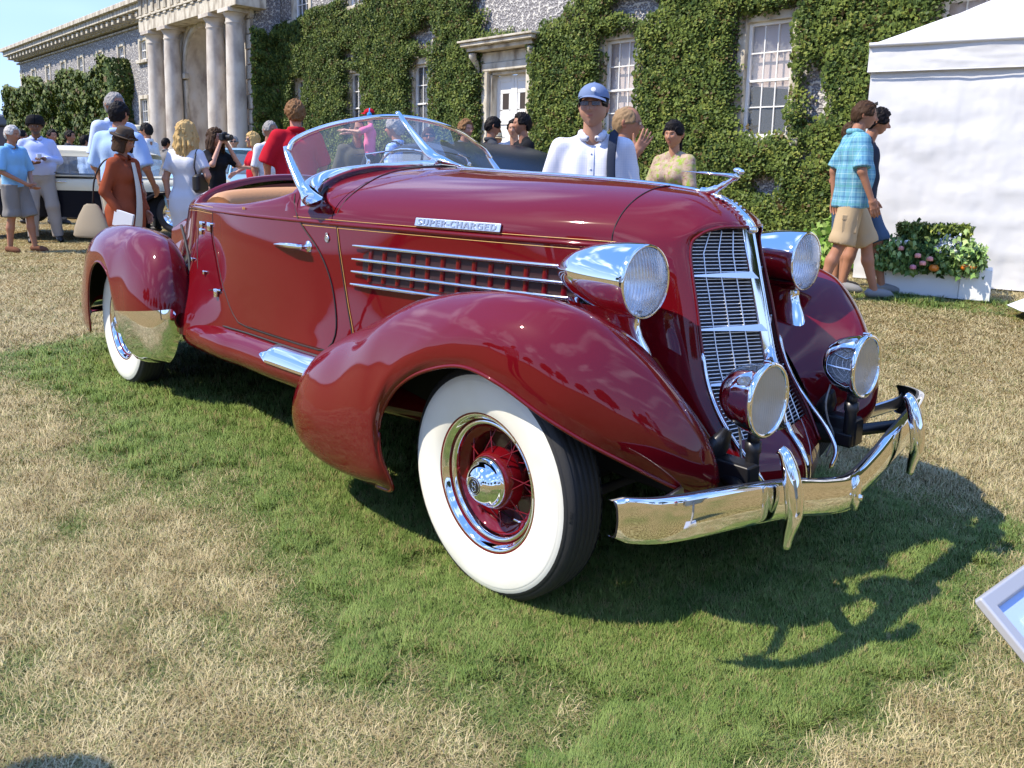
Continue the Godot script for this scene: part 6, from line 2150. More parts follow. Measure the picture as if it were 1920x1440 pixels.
func build_cars() -> void:
	# cream over black saloon side-on behind the visitors at the left
	var fwd := V(0.70, 0, -0.71).normalized()
	var c := thing("vintage_saloon", "old two-tone saloon, cream over black, parked behind the visitors at left", "car", V(-12.6, 0.2, -1.9), atan2(-fwd.z, fwd.x))
	var cream := mat("cream_paint", Color(0.66, 0.62, 0.46), 0.3)
	cream.clearcoat_enabled = true
	var blk := mat("black_coach_paint", Color(0.008, 0.008, 0.011), 0.3)
	blk.metallic_specular = 0.2
	var m := lowmb()
	car_loft(m, [[-2.4, 0.55, 0.80, 0.5, 0.5, 0.3], [-2.25, 0.40, 1.00, 0.74, 0.72, 0.6], [-1.6, 0.30, 1.06, 0.84, 0.83, 0.78], [0.0, 0.28, 1.06, 0.87, 0.85, 0.82], [1.0, 0.28, 1.06, 0.84, 0.80, 0.74], [2.0, 0.34, 1.04, 0.6, 0.55, 0.42], [2.3, 0.4, 0.98, 0.4, 0.4, 0.28], [2.38, 0.5, 0.9, 0.3, 0.3, 0.2]])
	obj("lower_body", m, blk, c)
	m = lowmb()
	car_loft(m, [[-2.3, 0.84, 0.96, 0.70, 0.735, 0.6], [-1.6, 0.80, 1.075, 0.845, 0.85, 0.78], [0.0, 0.80, 1.08, 0.865, 0.87, 0.82], [1.0, 0.80, 1.08, 0.83, 0.83, 0.75], [2.0, 0.80, 1.06, 0.57, 0.57, 0.44], [2.3, 0.8, 1.0, 0.42, 0.42, 0.3]])
	obj("body_side", m, cream, c)
	m = lowmb()
	car_loft(m, [[-1.75, 1.06, 1.30, 0.70, 0.62, 0.4], [-1.5, 1.40, 1.56, 0.66, 0.62, 0.5], [-0.6, 1.45, 1.66, 0.70, 0.68, 0.56], [0.35, 1.45, 1.62, 0.69, 0.67, 0.55], [0.75, 1.42, 1.52, 0.66, 0.62, 0.5]])
	obj("roof", m, cream, c)
	for s in [1.0, -1.0]:
		for q in [[-1.45, -0.55], [-0.48, 0.38]]:
			m = lowmb()
			m.flat([V(q[0], 1.09, 0.80 * s), V(q[1], 1.09, 0.80 * s), V(q[1], 1.47, 0.69 * s), V(q[0] + 0.06, 1.47, 0.69 * s)], V(0, 0.25, s))
			obj("side_window", m, mats.window_glass, c)
		for q in [-1.52, -0.515, 0.40]:
			m = lowmb()
			m.tube([V(q, 1.06, 0.815 * s), V(q + (0.06 if q < -1 else 0.0), 1.48, 0.695 * s)], 0.035, 8)
			obj("door_pillar", m, cream, c)
		m = lowmb()
		m.tube([V(-0.32, 0.97, 0.885 * s), V(-0.18, 0.97, 0.90 * s), V(-0.08, 0.965, 0.90 * s)], [0.012, 0.015, 0.008], 8)
		obj("door_handle", m, mats.chrome, c)
		for q in [[-1.65, 0.36], [1.55, 0.36]]:
			car_wheel(c, V(q[0], 0.31, 0.74 * s), s, 0.31, false)
			m = lowmb()
			var rows := []
			for k in 17:
				var a := lerpf(-0.25, PI + 0.35, k / 16.0)
				var row := PackedVector3Array()
				for t in [[0.40, 0.88], [0.44, 0.90], [0.475, 0.86], [0.48, 0.75], [0.46, 0.58]]: row.append(V(q[0] + cos(a) * t[0] * 1.12, q[1] + sin(a) * t[0], t[1] * s))
				rows.append(row)
			m.grid(rows, s > 0)
			obj("wing", m, blk, c)
	m = lowmb()
	m.flat([V(0.82, 1.08, 0.66), V(0.82, 1.08, -0.66), V(0.62, 1.46, -0.58), V(0.62, 1.46, 0.58)], V(1, 0.4, 0))
	obj("windscreen", m, mats.window_glass, c)
	m = lowmb()
	m.box(V(-0.45, 0.85, 0), V(1.9, 0.5, 1.2), 0.1)
	obj("interior", m, mats.dark_inside, c)
	# pale blue coupe seen from the front
	c = thing("blue_coupe", "pale blue rounded car with a split windscreen, behind the woman with camera", "car", V(-12.4, 0.12, -4.1), atan2(-0.55, 0.83))
	var blue := mat("pale_blue_paint", Color(0.22, 0.42, 0.58), 0.3)
	blue.clearcoat_enabled = true
	m = MB.new()
	car_loft(m, [[-2.3, 0.35, 0.7, 0.5, 0.6, 0.4], [-1.5, 0.25, 0.92, 0.8, 0.84, 0.7], [0.0, 0.22, 0.98, 0.82, 0.86, 0.76], [0.9, 0.24, 0.95, 0.80, 0.82, 0.66], [1.7, 0.30, 0.84, 0.7, 0.72, 0.45], [2.2, 0.36, 0.62, 0.5, 0.5, 0.3]])
	obj("body", m, blue, c)
	m = MB.new()
	car_loft(m, [[-1.9, 0.80, 0.95, 0.6, 0.6, 0.4], [-1.2, 1.25, 1.36, 0.58, 0.56, 0.42], [-0.4, 1.32, 1.44, 0.60, 0.58, 0.44], [0.1, 1.30, 1.40, 0.58, 0.56, 0.42]])
	obj("roof", m, blue, c)
	for s in [1.0, -1.0]:
		m = MB.new()
		m.flat([V(0.72, 0.97, 0.04 * s), V(0.58, 0.97, 0.62 * s), V(0.14, 1.33, 0.54 * s), V(0.22, 1.34, 0.03 * s)], V(1, 0.8, 0.2 * s))
		obj("windscreen", m, mats.window_glass, c)
		m = MB.new()
		m.tube([V(0.6, 0.96, 0.65 * s), V(0.12, 1.35, 0.56 * s)], 0.028, 8)
		obj("screen_pillar", m, blue, c)
		m = MB.new()
		m.flat([V(0.5, 0.97, 0.70 * s), V(-1.3, 0.97, 0.70 * s), V(-1.1, 1.3, 0.58 * s), V(0.08, 1.32, 0.57 * s)], V(0, 0.3, s))
		obj("side_window", m, mats.window_glass, c)
		m = MB.new()
		m.lathe([[0.0, 0.05], [0.07, 0.04], [0.09, 0.01], [0.095, -0.02]], V(1.98, 0.66, 0.5 * s), V(1, 0.1, 0.1 * s), 20)
		obj("headlamp", m, mats.chrome, c)
		m = MB.new()
		m.tube(spline([V(2.1, 0.5, 0.60 * s), V(1.8, 0.78, 0.66 * s), V(1.35, 0.86, 0.70 * s), V(0.8, 0.8, 0.74 * s)], 5), [0.12] + range(14).map(func(k): return 0.16) + [0.1], 12)
		obj("wing", m, blue, c)
		for q in [-1.45, 1.35]: car_wheel(c, V(q, 0.34, 0.72 * s), s, 0.34, true)
	m = MB.new()
	m.tube([V(0.72, 0.97, 0), V(0.2, 1.36, 0)], 0.02, 8)
	obj("screen_divider", m, blue, c)
	m = MB.new()
	m.box(V(-0.4, 0.75, 0), V(1.8, 0.5, 1.1), 0.1)
	obj("interior", m, mats.dark_inside, c)
	# dark fastback close behind the red car
	c = thing("dark_coupe", "very dark blue fastback car just behind the red car's bonnet", "car", V(-4.5, 0.10, -2.85), atan2(0.211, -0.951))
	var navy := mat("navy_paint", Color(0.008, 0.012, 0.022), 0.25)
	navy.metallic_specular = 0.3
	m = MB.new()
	car_loft(m, [[-2.25, 0.35, 0.62, 0.5, 0.6, 0.4], [-1.6, 0.25, 0.88, 0.75, 0.80, 0.65], [0.0, 0.22, 0.96, 0.80, 0.84, 0.74], [1.0, 0.24, 0.95, 0.78, 0.80, 0.64], [1.8, 0.30, 0.82, 0.66, 0.68, 0.44], [2.2, 0.36, 0.62, 0.5, 0.5, 0.3]])
	obj("body", m, navy, c)
	m = MB.new()
	car_loft(m, [[-2.05, 0.62, 0.75, 0.55, 0.5, 0.3], [-1.5, 0.90, 1.08, 0.60, 0.56, 0.40], [-0.9, 1.22, 1.33, 0.60, 0.57, 0.43], [-0.2, 1.34, 1.445, 0.60, 0.58, 0.44], [0.4, 1.34, 1.43, 0.58, 0.56, 0.43], [0.65, 1.28, 1.36, 0.55, 0.52, 0.4]])
	obj("roof", m, navy, c)
	for s in [1.0, -1.0]:
		m = MB.new()
		m.flat([V(0.85, 0.97, 0.70 * s), V(-0.35, 0.97, 0.71 * s), V(-0.25, 1.34, 0.58 * s), V(0.55, 1.33, 0.57 * s)], V(0, 0.3, s))
		obj("side_window", m, mats.window_glass, c)
		m = MB.new()
		m.flat([V(-0.42, 0.97, 0.71 * s), V(-1.35, 0.97, 0.68 * s), V(-1.0, 1.16, 0.61 * s), V(-0.33, 1.33, 0.59 * s)], V(0, 0.3, s))
		obj("side_window", m, mats.window_glass, c)
		m = MB.new()
		m.tube(spline([V(0.9, 0.965, 0.705 * s), V(-0.3, 0.968, 0.72 * s), V(-1.38, 0.965, 0.69 * s), V(-1.02, 1.17, 0.62 * s), V(-0.3, 1.35, 0.595 * s), V(0.57, 1.34, 0.575 * s), V(0.9, 0.965, 0.705 * s)], 5), 0.011, 6)
		obj("window_trim", m, mats.chrome, c)
		for q in [-1.45, 1.35]: car_wheel(c, V(q, 0.33, 0.70 * s), s, 0.33, true)
	m = MB.new()
	m.flat([V(0.98, 0.96, 0.62), V(0.98, 0.96, -0.62), V(0.62, 1.33, -0.52), V(0.62, 1.33, 0.52)], V(1, 0.8, 0))
	obj("windscreen", m, mats.window_glass, c)
	m = MB.new()
	m.box(V(-0.2, 0.75, 0), V(1.8, 0.5, 1.1), 0.1)
	obj("interior", m, mats.dark_inside, c)

# ---------------------------------------------------------------- park trees seen in the paint and chrome
func build_trees() -> void:
	var R := RandomNumberGenerator.new()
	R.seed = 15
	var t := thing("oak_tree", "tall broad park tree across the lawn, first from the left in the reflections", "tree", V(8, 0, 62), 0.0, "trees across the park")
	var bark := mat("bark", Color(0.07, 0.055, 0.04), 0.95)
	var m := MB.new()
	m.tube(spline([V(0, -0.2, 0), V(0.1, 2, 0), V(0, 4.5, 0.2), V(0.3, 8, 0)], 4), range(13).map(func(k): return 0.65 - 0.04 * k), 12)
	for k in 9:
		var a := k * 2.4
		m.tube([V(0.1, 3.0 + k * 0.5, 0), V(cos(a) * 2.5, 5.2 + k * 0.6, sin(a) * 2.5), V(cos(a) * 4.6, 7.0 + k * 0.65, sin(a) * 4.6)], [0.25, 0.15, 0.06], 7)
	obj("trunk", m, bark, t)
	var xs := []
	var cs := []
	for k in 46:
		var a := R.randf() * TAU
		var u := R.randf_range(-0.5, 1.0)
		var rr := sqrt(maxf(0.0, 1.0 - u * u)) * R.randf_range(0.55, 1.0)
		var c := V(cos(a) * rr * 5.8, 8.2 + u * 4.4, sin(a) * rr * 5.8)
		var rad := R.randf_range(1.1, 2.0)
		for j in 75:
			var d := V(R.randfn(), R.randfn(), R.randfn()).normalized() * rad * pow(R.randf(), 0.4)
			xs.append(Transform3D(Basis(V(R.randf_range(-1, 1), R.randf_range(-1, 1), R.randf_range(-1, 1)).normalized(), R.randf() * PI).scaled(Vector3.ONE * R.randf_range(0.8, 1.4)), c + d * V(1, 0.7, 1)))
			cs.append(leaf_tint(R, -0.1))
	scatter("crown", leaf_clump(12, 6, 0.42, 0.5), xs, cs, mats.leaf, t)
	var labels := ["second park tree from the left, seen only in the car's reflections", "third park tree from the left, seen only in the car's reflections", "fourth park tree from the left, seen only in the car's reflections", "fifth park tree from the left, seen only in the car's reflections", "sixth park tree from the left, seen only in the car's reflections", "seventh park tree from the left, seen only in the car's reflections", "last park tree on the right, seen only in the car's reflections"]
	var k := 0
	for q in [[-9, 66, 0.8], [-24, 58, 1.05], [-40, 64, 0.9], [22, 66, 1.15], [38, 52, 0.95], [50, 36, 1.1], [58, 14, 0.9]]:
		var o: Node3D = t.duplicate()
		o.name = numbered("oak_tree", self)
		add_child(o, true)
		o.position = V(q[0], 0, q[1])
		o.rotation.y = k * 1.3
		o.scale = V(q[2], q[2], q[2])
		o.set_meta("label", labels[k])
		k += 1

# ---------------------------------------------------------------- visitors
class Field:
	var o: Vector3
	var c: float
	var nx: int
	var ny: int
	var nz: int
	var f := PackedFloat32Array()
	func _init(lo: Vector3, hi: Vector3, cell: float) -> void:
		o = lo; c = cell
		nx = int((hi.x - lo.x) / cell) + 2; ny = int((hi.y - lo.y) / cell) + 2; nz = int((hi.z - lo.z) / cell) + 2
		f.resize(nx * ny * nz)
		f.fill(1.0)
	func cap(a: Vector3, b: Vector3, ra: float, rb: float, k := 0.03, flat_end := false) -> void:
		var m := maxf(ra, rb) + k + c * 2.2
		var x0 := maxi(0, int((minf(a.x, b.x) - m - o.x) / c)); var x1 := mini(nx - 1, int((maxf(a.x, b.x) + m - o.x) / c) + 1)
		var y0 := maxi(0, int((minf(a.y, b.y) - m - o.y) / c)); var y1 := mini(ny - 1, int((maxf(a.y, b.y) + m - o.y) / c) + 1)
		var z0 := maxi(0, int((minf(a.z, b.z) - m - o.z) / c)); var z1 := mini(nz - 1, int((maxf(a.z, b.z) + m - o.z) / c) + 1)
		var ab := b - a
		var l2 := maxf(ab.length_squared(), 1e-9)
		var dir := ab / sqrt(l2)
		for ix in range(x0, x1 + 1):
			for iy in range(y0, y1 + 1):
				var row := (ix * ny + iy) * nz
				for iz in range(z0, z1 + 1):
					var p := Vector3(o.x + ix * c, o.y + iy * c, o.z + iz * c) - a
					var t := clampf(p.dot(ab) / l2, 0.0, 1.0)
					var d := (p - ab * t).length() - (ra + (rb - ra) * t)
					if flat_end: d = maxf(d, (p - ab).dot(dir))
					var g := f[row + iz]
					var h := k - absf(g - d)
					f[row + iz] = minf(g, d) - (h * h / (4.0 * k) if h > 0.0 else 0.0)
	func cut(pt: Vector3, n: Vector3) -> void:
		for ix in nx:
			for iy in ny:
				var row := (ix * ny + iy) * nz
				for iz in nz:
					if f[row + iz] < c * 3.0: f[row + iz] = maxf(f[row + iz], (Vector3(o.x + ix * c, o.y + iy * c, o.z + iz * c) - pt).dot(n))
	func mesh_into(m: MB, wrinkle := 0.0, noise: FastNoiseLite = null) -> void:
		var id := PackedInt32Array()
		id.resize(nx * ny * nz)
		id.fill(-1)
		var st := ny * nz
		var off := [0, 1, nz, nz + 1, st, st + 1, st + nz, st + nz + 1]
		var pos := [Vector3(0, 0, 0), Vector3(0, 0, 1), Vector3(0, 1, 0), Vector3(0, 1, 1), Vector3(1, 0, 0), Vector3(1, 0, 1), Vector3(1, 1, 0), Vector3(1, 1, 1)]
		var edges := [[0, 1], [2, 3], [4, 5], [6, 7], [0, 2], [1, 3], [4, 6], [5, 7], [0, 4], [1, 5], [2, 6], [3, 7]]
		var lim := c * 1.8
		var quads := []
		for ix in nx - 1:
			for iy in ny - 1:
				var row := (ix * ny + iy) * nz
				for iz in nz - 1:
					var i0 := row + iz
					var v0 := f[i0]
					if v0 > lim or v0 < -lim: continue
					var neg := 0
					var v := [v0, f[i0 + 1], f[i0 + nz], f[i0 + nz + 1], f[i0 + st], f[i0 + st + 1], f[i0 + st + nz], f[i0 + st + nz + 1]]
					for q in v: neg += 1 if q < 0.0 else 0
					if neg == 0 or neg == 8: continue
					var s := Vector3.ZERO
					var n := 0
					for e in edges:
						var a: float = v[e[0]]
						var b: float = v[e[1]]
						if (a < 0.0) != (b < 0.0):
							s += (pos[e[0]] as Vector3).lerp(pos[e[1]], a / (a - b)); n += 1
					s /= n
					var g := Vector3(v[4] + v[5] + v[6] + v[7] - v[0] - v[1] - v[2] - v[3], v[2] + v[3] + v[6] + v[7] - v[0] - v[1] - v[4] - v[5], v[1] + v[3] + v[5] + v[7] - v[0] - v[2] - v[4] - v[6]).normalized()
					var p := o + (Vector3(ix, iy, iz) + s) * c
					if wrinkle > 0.0:
						var w := noise.get_noise_3d(p.x * 90.0, p.y * 42.0, p.z * 90.0)
						var e2 := 0.012
						var gw := Vector3(noise.get_noise_3d((p.x + e2) * 90.0, p.y * 42.0, p.z * 90.0) - w, noise.get_noise_3d(p.x * 90.0, (p.y + e2) * 42.0, p.z * 90.0) - w, noise.get_noise_3d(p.x * 90.0, p.y * 42.0, (p.z + e2) * 90.0) - w) / e2
						p += g * w * wrinkle
						g = (g - (gw - g * gw.dot(g)) * wrinkle).normalized()
					id[i0] = m.vert(p, g)
					quads.append(i0)
		for i0 in quads:
			# the three edges that start at this cell's low corner
			var a := f[i0]
			for ax in 3:
				var d: int = [st, nz, 1][ax]
				if (a < 0.0) == (f[i0 + d] < 0.0): continue
				var e1: int = [nz, st, st][ax]
				var e2: int = [1, 1, nz][ax]
				if i0 - e1 - e2 < 0: continue
				var q := [id[i0], id[i0 - e1], id[i0 - e1 - e2], id[i0 - e2]]
				if q[0] < 0 or q[1] < 0 or q[2] < 0 or q[3] < 0: continue
				m.quad(q[0], q[1], q[2], q[3])

var hand_hang: MB
var hand_open: MB

func make_hand(curl: float, spread: float) -> MB:
	# wrist at the origin, fingers down -y, palm facing -x, thumb forward (+z)
	var F := Field.new(V(-0.075, -0.215, -0.065), V(0.055, 0.03, 0.10), 0.0052)
	F.cap(V(0, 0.01, 0), V(0, -0.03, 0), 0.024, 0.026, 0.01)
	for z in [-0.024, -0.006, 0.012, 0.028]: F.cap(V(0, -0.03, z * 0.7), V(0, -0.088, z), 0.0155, 0.0125, 0.012)
	var L := [0.066, 0.082, 0.088, 0.078]
	for k in 4:
		var z: float = [-0.030, -0.010, 0.011, 0.030][k]
		var s: float = (k - 1.5) * spread
		var a := V(0, -0.092, z)
		var d1 := V(-sin(curl * 0.5), -cos(curl * 0.5), s).normalized()
		var d2 := V(-sin(curl * 1.3), -cos(curl * 1.3), s).normalized()
		var d3 := V(-sin(curl * 2.0), -cos(curl * 2.0), s).normalized()
		var b: Vector3 = a + d1 * L[k] * 0.46
		var c: Vector3 = b + d2 * L[k] * 0.32
		F.cap(a, b, 0.0105, 0.0092, 0.004)
		F.cap(b, c, 0.0092, 0.0082, 0.004)
		F.cap(c, c + d3 * L[k] * 0.24, 0.0082, 0.0068, 0.004)
	F.cap(V(-0.004, -0.025, 0.022), V(-0.016, -0.058, 0.046), 0.0165, 0.0125, 0.01)
	F.cap(V(-0.016, -0.058, 0.046), V(-0.022, -0.086, 0.056 + spread * 0.1), 0.0118, 0.0092, 0.005)
	F.cap(V(-0.022, -0.086, 0.056 + spread * 0.1), V(-0.024, -0.108, 0.060 + spread * 0.2), 0.0092, 0.0075, 0.004)
	var m := MB.new()
	F.mesh_into(m)
	return m

func head_r(d: Vector3, fat: float) -> Vector3:
	# a point of the head for a direction d (x left, y up, z to the face)
	var p := V(d.x * 0.0765, d.y * 0.118, d.z * 0.0955)
	var front := smoothstep(0.05, 0.7, d.z)
	var low := smoothstep(0.05, -0.95, d.y)
	p.x *= 1.0 - 0.30 * low * (1.0 - 0.45 * fat)
	p.x *= 1.0 + 0.05 * smoothstep(0.0, 0.6, d.y) * smoothstep(0.2, -0.6, d.z)
	if d.z < 0.0:
		p.z *= 1.0 + 0.07 * smoothstep(-0.3, 0.4, d.y) - 0.30 * smoothstep(-0.25, -0.95, d.y)
	var g := func(x: float, c: float, s: float) -> float: return exp(-pow((x - c) / s, 2))
	p.z += front * (0.010 * g.call(d.y, -0.80, 0.16) * g.call(d.x, 0.0, 0.30))
	p.z += front * 0.005 * g.call(d.y, 0.20, 0.10) * smoothstep(0.62, 0.3, absf(d.x))
	for s in [-1.0, 1.0]:
		p.z -= front * 0.011 * g.call(d.y, 0.06, 0.085) * g.call(d.x, 0.33 * s, 0.15)
		p.z += front * 0.004 * g.call(d.y, -0.18, 0.14) * g.call(d.x, 0.42 * s, 0.16)
	var nose := smoothstep(0.16, -0.22, d.y) * smoothstep(-0.34, -0.27, d.y)
	p.z += front * 0.030 * nose * g.call(d.x, 0.0, 0.075 + 0.07 * smoothstep(-0.05, -0.26, d.y))
	p.z += front * 0.007 * (g.call(d.y, -0.435, 0.035) + 1.15 * g.call(d.y, -0.52, 0.04)) * g.call(d.x, 0.0, 0.20)
	p.z -= front * 0.004 * g.call(d.y, -0.475, 0.016) * g.call(d.x, 0.0, 0.22)
	if fat > 0.4: p += V(signf(d.x) * 0.006 * g.call(d.y, -0.45, 0.25) * smoothstep(0.3, 0.8, absf(d.x)), 0, 0)
	return p

func head_into(m: MB, xf: Transform3D, skin: Color, o: Dictionary) -> void:
	var fat: float = o.get("fat", 0.2)
	var rows := []
	var NR := 46
	var NC := 60
	for a in NR + 1:
		var row := PackedVector3Array()
		var th := PI * a / NR
		for b in NC + 1:
			var ph := TAU * b / NC
			row.append(head_r(V(sin(th) * sin(ph), cos(th), -sin(th) * cos(ph)), fat))
		rows.append(row)
	var q := MB.new()
	q.grid(rows, true)
	var lip := skin.lerp(Color(0.35, 0.08, 0.07), 0.65 if o.get("lipstick", false) else 0.5)
	var brow: Color = o.get("brow", Color(0.05, 0.035, 0.025))
	var stub: float = o.get("beard", 0.0)
	for a in NR + 1:
		for b in NC + 1:
			var k := a * (NC + 1) + b
			var th := PI * a / NR
			var ph := TAU * b / NC
			var d := V(sin(th) * sin(ph), cos(th), -sin(th) * cos(ph))
			var c := skin
			if d.z > 0.2:
				var ax := absf(d.x)
				c = c.lerp(Color(skin.r, skin.g * 0.78, skin.b * 0.74), 0.5 * exp(-pow((ax - 0.42) / 0.16, 2) - pow((d.y + 0.2) / 0.14, 2)))
				if ax < 0.24 and d.y > -0.565 and d.y < -0.40: c = lip if absf(d.y + 0.478) > 0.014 else lip * 0.45
				if stub > 0.0: c = c.lerp(Color(0.06, 0.05, 0.045) if stub < 1.5 else Color(0.35, 0.34, 0.33), minf(stub, 1.0) * 0.75 * smoothstep(-0.30, -0.45, d.y + 0.12 * smoothstep(0.3, 0.7, ax)) * (0.3 if ax < 0.24 and d.y > -0.565 and d.y < -0.40 else 1.0))
				var by := 0.185 + 0.03 * smoothstep(0.2, 0.35, ax) - 0.05 * smoothstep(0.4, 0.58, ax)
				if ax > 0.13 and ax < 0.56 and absf(d.y - by) < 0.032: c = c.lerp(brow, 0.75)
				var ex := (ax - 0.33) / 0.125
				var ey := (d.y - 0.055) / 0.048
				if ex * ex + ey * ey < 1.0:
					c = Color(0.62, 0.58, 0.55)
					if ex * ex < 0.16: c = Color(0.03, 0.022, 0.018)
					if ey > 0.45: c = Color(0.04, 0.03, 0.025)
			c.a = 1.0
			q.c[k] = c
	m.add(q, xf)
	var e := MB.new()
	e.col = Color(skin.r, skin.g * 0.88, skin.b * 0.85)
	for s in [-1.0, 1.0]:
		e.ball(V(0.075 * s, -0.002, -0.012), V(0.010, 0.030, 0.019), 10, 8, Basis(Vector3.UP, -0.35 * s))
		e.ball(V(0.081 * s, 0.004, -0.016), V(0.008, 0.021, 0.014), 10, 8, Basis(Vector3.UP, -0.5 * s))
	m.add(e, xf)

func hair_mesh(o: Dictionary) -> MB:
	var style: String = o.get("hair", "short")
	var fat: float = o.get("fat", 0.2)
	var vol: float = {"short": 0.016, "crew": 0.009, "bob": 0.026, "wavy": 0.036, "balding": 0.010, "thick": 0.025, "tied": 0.016}.get(style, 0.016)
	var n := FastNoiseLite.new()
	n.seed = o.get("seed", 1)
	n.frequency = 1.0
	n.fractal_octaves = 3
	var rows := []
	var NR := 40
	var NC := 56
	for a in NR + 1:
		var row := PackedVector3Array()
		var th := PI * a / NR
		for b in NC + 1:
			var ph := TAU * b / NC
			var d := V(sin(th) * sin(ph), cos(th), -sin(th) * cos(ph))
			var line := 0.0
			var side := smoothstep(0.45, 0.85, absf(d.x))
			if d.z > 0.0: line = lerpf({"balding": 0.86, "bob": 0.42, "tied": 0.36, "crew": 0.62}.get(style, 0.54), -0.10, side)
			else: line = lerpf(-0.10, -0.62, smoothstep(0.0, -0.55, d.z))
			if style == "wavy" or style == "bob": line = lerpf(line, -0.7, smoothstep(0.15, -0.2, d.z) * 0.8 + 0.2 * side)
			var k := smoothstep(-0.02, 0.10, d.y - line + 0.03 * n.get_noise_3d(d.x * 14.0, d.y * 14.0, d.z * 14.0))
			var t := vol * (0.75 + 0.7 * n.get_noise_3d(d.x * 4.0, d.y * 2.5, d.z * 4.0) + 0.45 * n.get_noise_3d(d.x * 17.0, d.y * 8.0, d.z * 17.0))
			if style == "balding": t *= smoothstep(0.95, 0.75, d.y)
			var p := head_r(d, fat)
			row.append(p + d * (-0.012 + k * (0.012 + maxf(t, 0.003))))
		rows.append(row)
	var m := MB.new()
	m.grid(rows, true)
	return m

func long_hair(m: MB, H: Vector3, kind: String, sd: int) -> void:
	var F := Field.new(H + V(-0.2, -0.42, -0.24), H + V(0.2, 0.16, 0.16), 0.0105)
	var r := RandomNumberGenerator.new()
	r.seed = sd
	if kind == "wavy":
		for k in 46:
			var a := lerpf(-0.45, PI + 0.45, k / 45.0)
			var top := H + V(cos(a) * 0.072, 0.055 + r.randf_range(-0.03, 0.05), -sin(a) * 0.085)
			var p1 := H + V(cos(a) * 0.098, -0.05, -sin(a) * 0.108) + V(r.randf_range(-1, 1), r.randf_range(-1, 1), r.randf_range(-1, 1)) * 0.020
			var p2 := H + V(cos(a) * 0.108, -0.15, -sin(a) * 0.105) + V(r.randf_range(-1, 1), r.randf_range(-1, 1), r.randf_range(-1, 1)) * 0.030
			var p3 := H + V(cos(a) * 0.09, -0.235 - r.randf() * 0.05, -sin(a) * 0.10) + V(r.randf_range(-1, 1), 0, r.randf_range(-1, 1)) * 0.022
			if sin(a) < 0.0: p3 = p2 + V(0, -0.06, 0)
			F.cap(top, p1, 0.024, 0.019, 0.008); F.cap(p1, p2, 0.018, 0.017, 0.006); F.cap(p2, p3, 0.016, 0.008, 0.006)
	elif kind == "bob":
		for k in 20:
			var a := lerpf(-0.55, PI + 0.55, k / 19.0)
			F.cap(H + V(cos(a) * 0.068, 0.05, -sin(a) * 0.08), H + V(cos(a) * 0.088, -0.10 + 0.01 * r.randf(), -sin(a) * 0.095), 0.026, 0.018, 0.012)
	elif kind == "tied":
		F.cap(H + V(0, 0.0, -0.09), H + V(0.0, -0.05, -0.13), 0.035, 0.025, 0.015)
		F.cap(H + V(0.0, -0.05, -0.13), H + V(0.01, -0.16, -0.12), 0.024, 0.012, 0.01)
		for k in 9:
			var a := lerpf(0.5, PI - 0.5, k / 8.0)
			F.cap(H + V(cos(a) * 0.055, 0.095, sin(a) * 0.07), H + V(cos(a) * 0.072, 0.035 + 0.012 * r.randf(), sin(a) * 0.088), 0.016, 0.010, 0.008)
	F.mesh_into(m)

func hat_into(m: MB, H: Vector3, kind: String) -> void:
	if kind == "fedora" or kind == "straw":
		var c := H + V(0, 0.052, -0.008)
		m.lathe([[0.150 if kind == "fedora" else 0.158, 0.004], [0.148, -0.004], [0.12, -0.006], [0.098, 0.0], [0.097, 0.012], [0.092, 0.055], [0.084, 0.088], [0.06, 0.102], [0.02, 0.094], [0.0, 0.092]], c, V(0, 1, 0.10), 40, 0, TAU, 0.90)
		m.lathe([[0.150 if kind == "fedora" else 0.158, 0.004], [0.12, 0.003], [0.098, 0.008]], c, V(0, 1, 0.10), 40, 0, TAU, 0.90)
	elif kind == "cap":
		var c := H + V(0, 0.045, -0.004)
		var rows := []
		for a in 13:
			var th := PI * 0.5 * a / 12
			var row := PackedVector3Array()
			for b in 37:
				var ph := TAU * b / 36
				row.append(c + V(sin(th) * sin(ph) * 0.088, cos(th) * 0.086 - 0.012 * (1.0 - cos(th)) * 0.0, -sin(th) * cos(ph) * 0.107))
			rows.append(row)
		m.grid(rows, true)
		var vr := []
		for a in 7:
			var row := PackedVector3Array()
			for b in 15:
				var ph := lerpf(-1.05, 1.05, b / 14.0)
				var e := 0.107 + 0.068 * a / 6.0
				row.append(c + V(sin(ph) * (0.088 + 0.012 * a / 6.0), 0.004 - 0.020 * a / 6.0 - 0.018 * pow(sin(ph), 2), cos(ph) * e * (1.0 if a < 1 else 1.0)))
			vr.append(row)
		m.grid(vr)
		m.ball(c + V(0, 0.087, 0), V(0.008, 0.005, 0.008), 8, 6)
	elif kind == "turban":
		for k in 9:
			var t := k / 8.0
			var ring := []
			for j in 33:
				var a := TAU * j / 32
				ring.append(H + V(sin(a) * (0.096 - 0.02 * t * t), 0.035 + 0.085 * t + 0.02 * (cos(a) if k % 2 == 0 else -cos(a)) * 0.8 + 0.03 * cos(a) * (1.0 - t), cos(a) * (0.115 - 0.03 * t * t) - 0.008))
			m.tube(ring, lerpf(0.026, 0.03, t), 8, false)
		m.ball(H + V(0, 0.105, -0.008), V(0.085, 0.045, 0.10), 16, 10)

func wrapped_mat(key: String, col: Color, tex: Texture2D = null, sc := 1.0) -> Material:
	if mats.has(key): return mats[key]
	var m := mat(key, col, 0.85)
	m.metallic_specular = 0.2
	m.normal_enabled = true
	m.normal_texture = weave
	m.uv1_triplanar = true
	m.uv1_scale = V(sc, sc, sc)
	m.normal_scale = 0.25
	if tex: m.albedo_texture = tex
	m.cull_mode = BaseMaterial3D.CULL_DISABLED
	return m

var weave: NoiseTexture2D

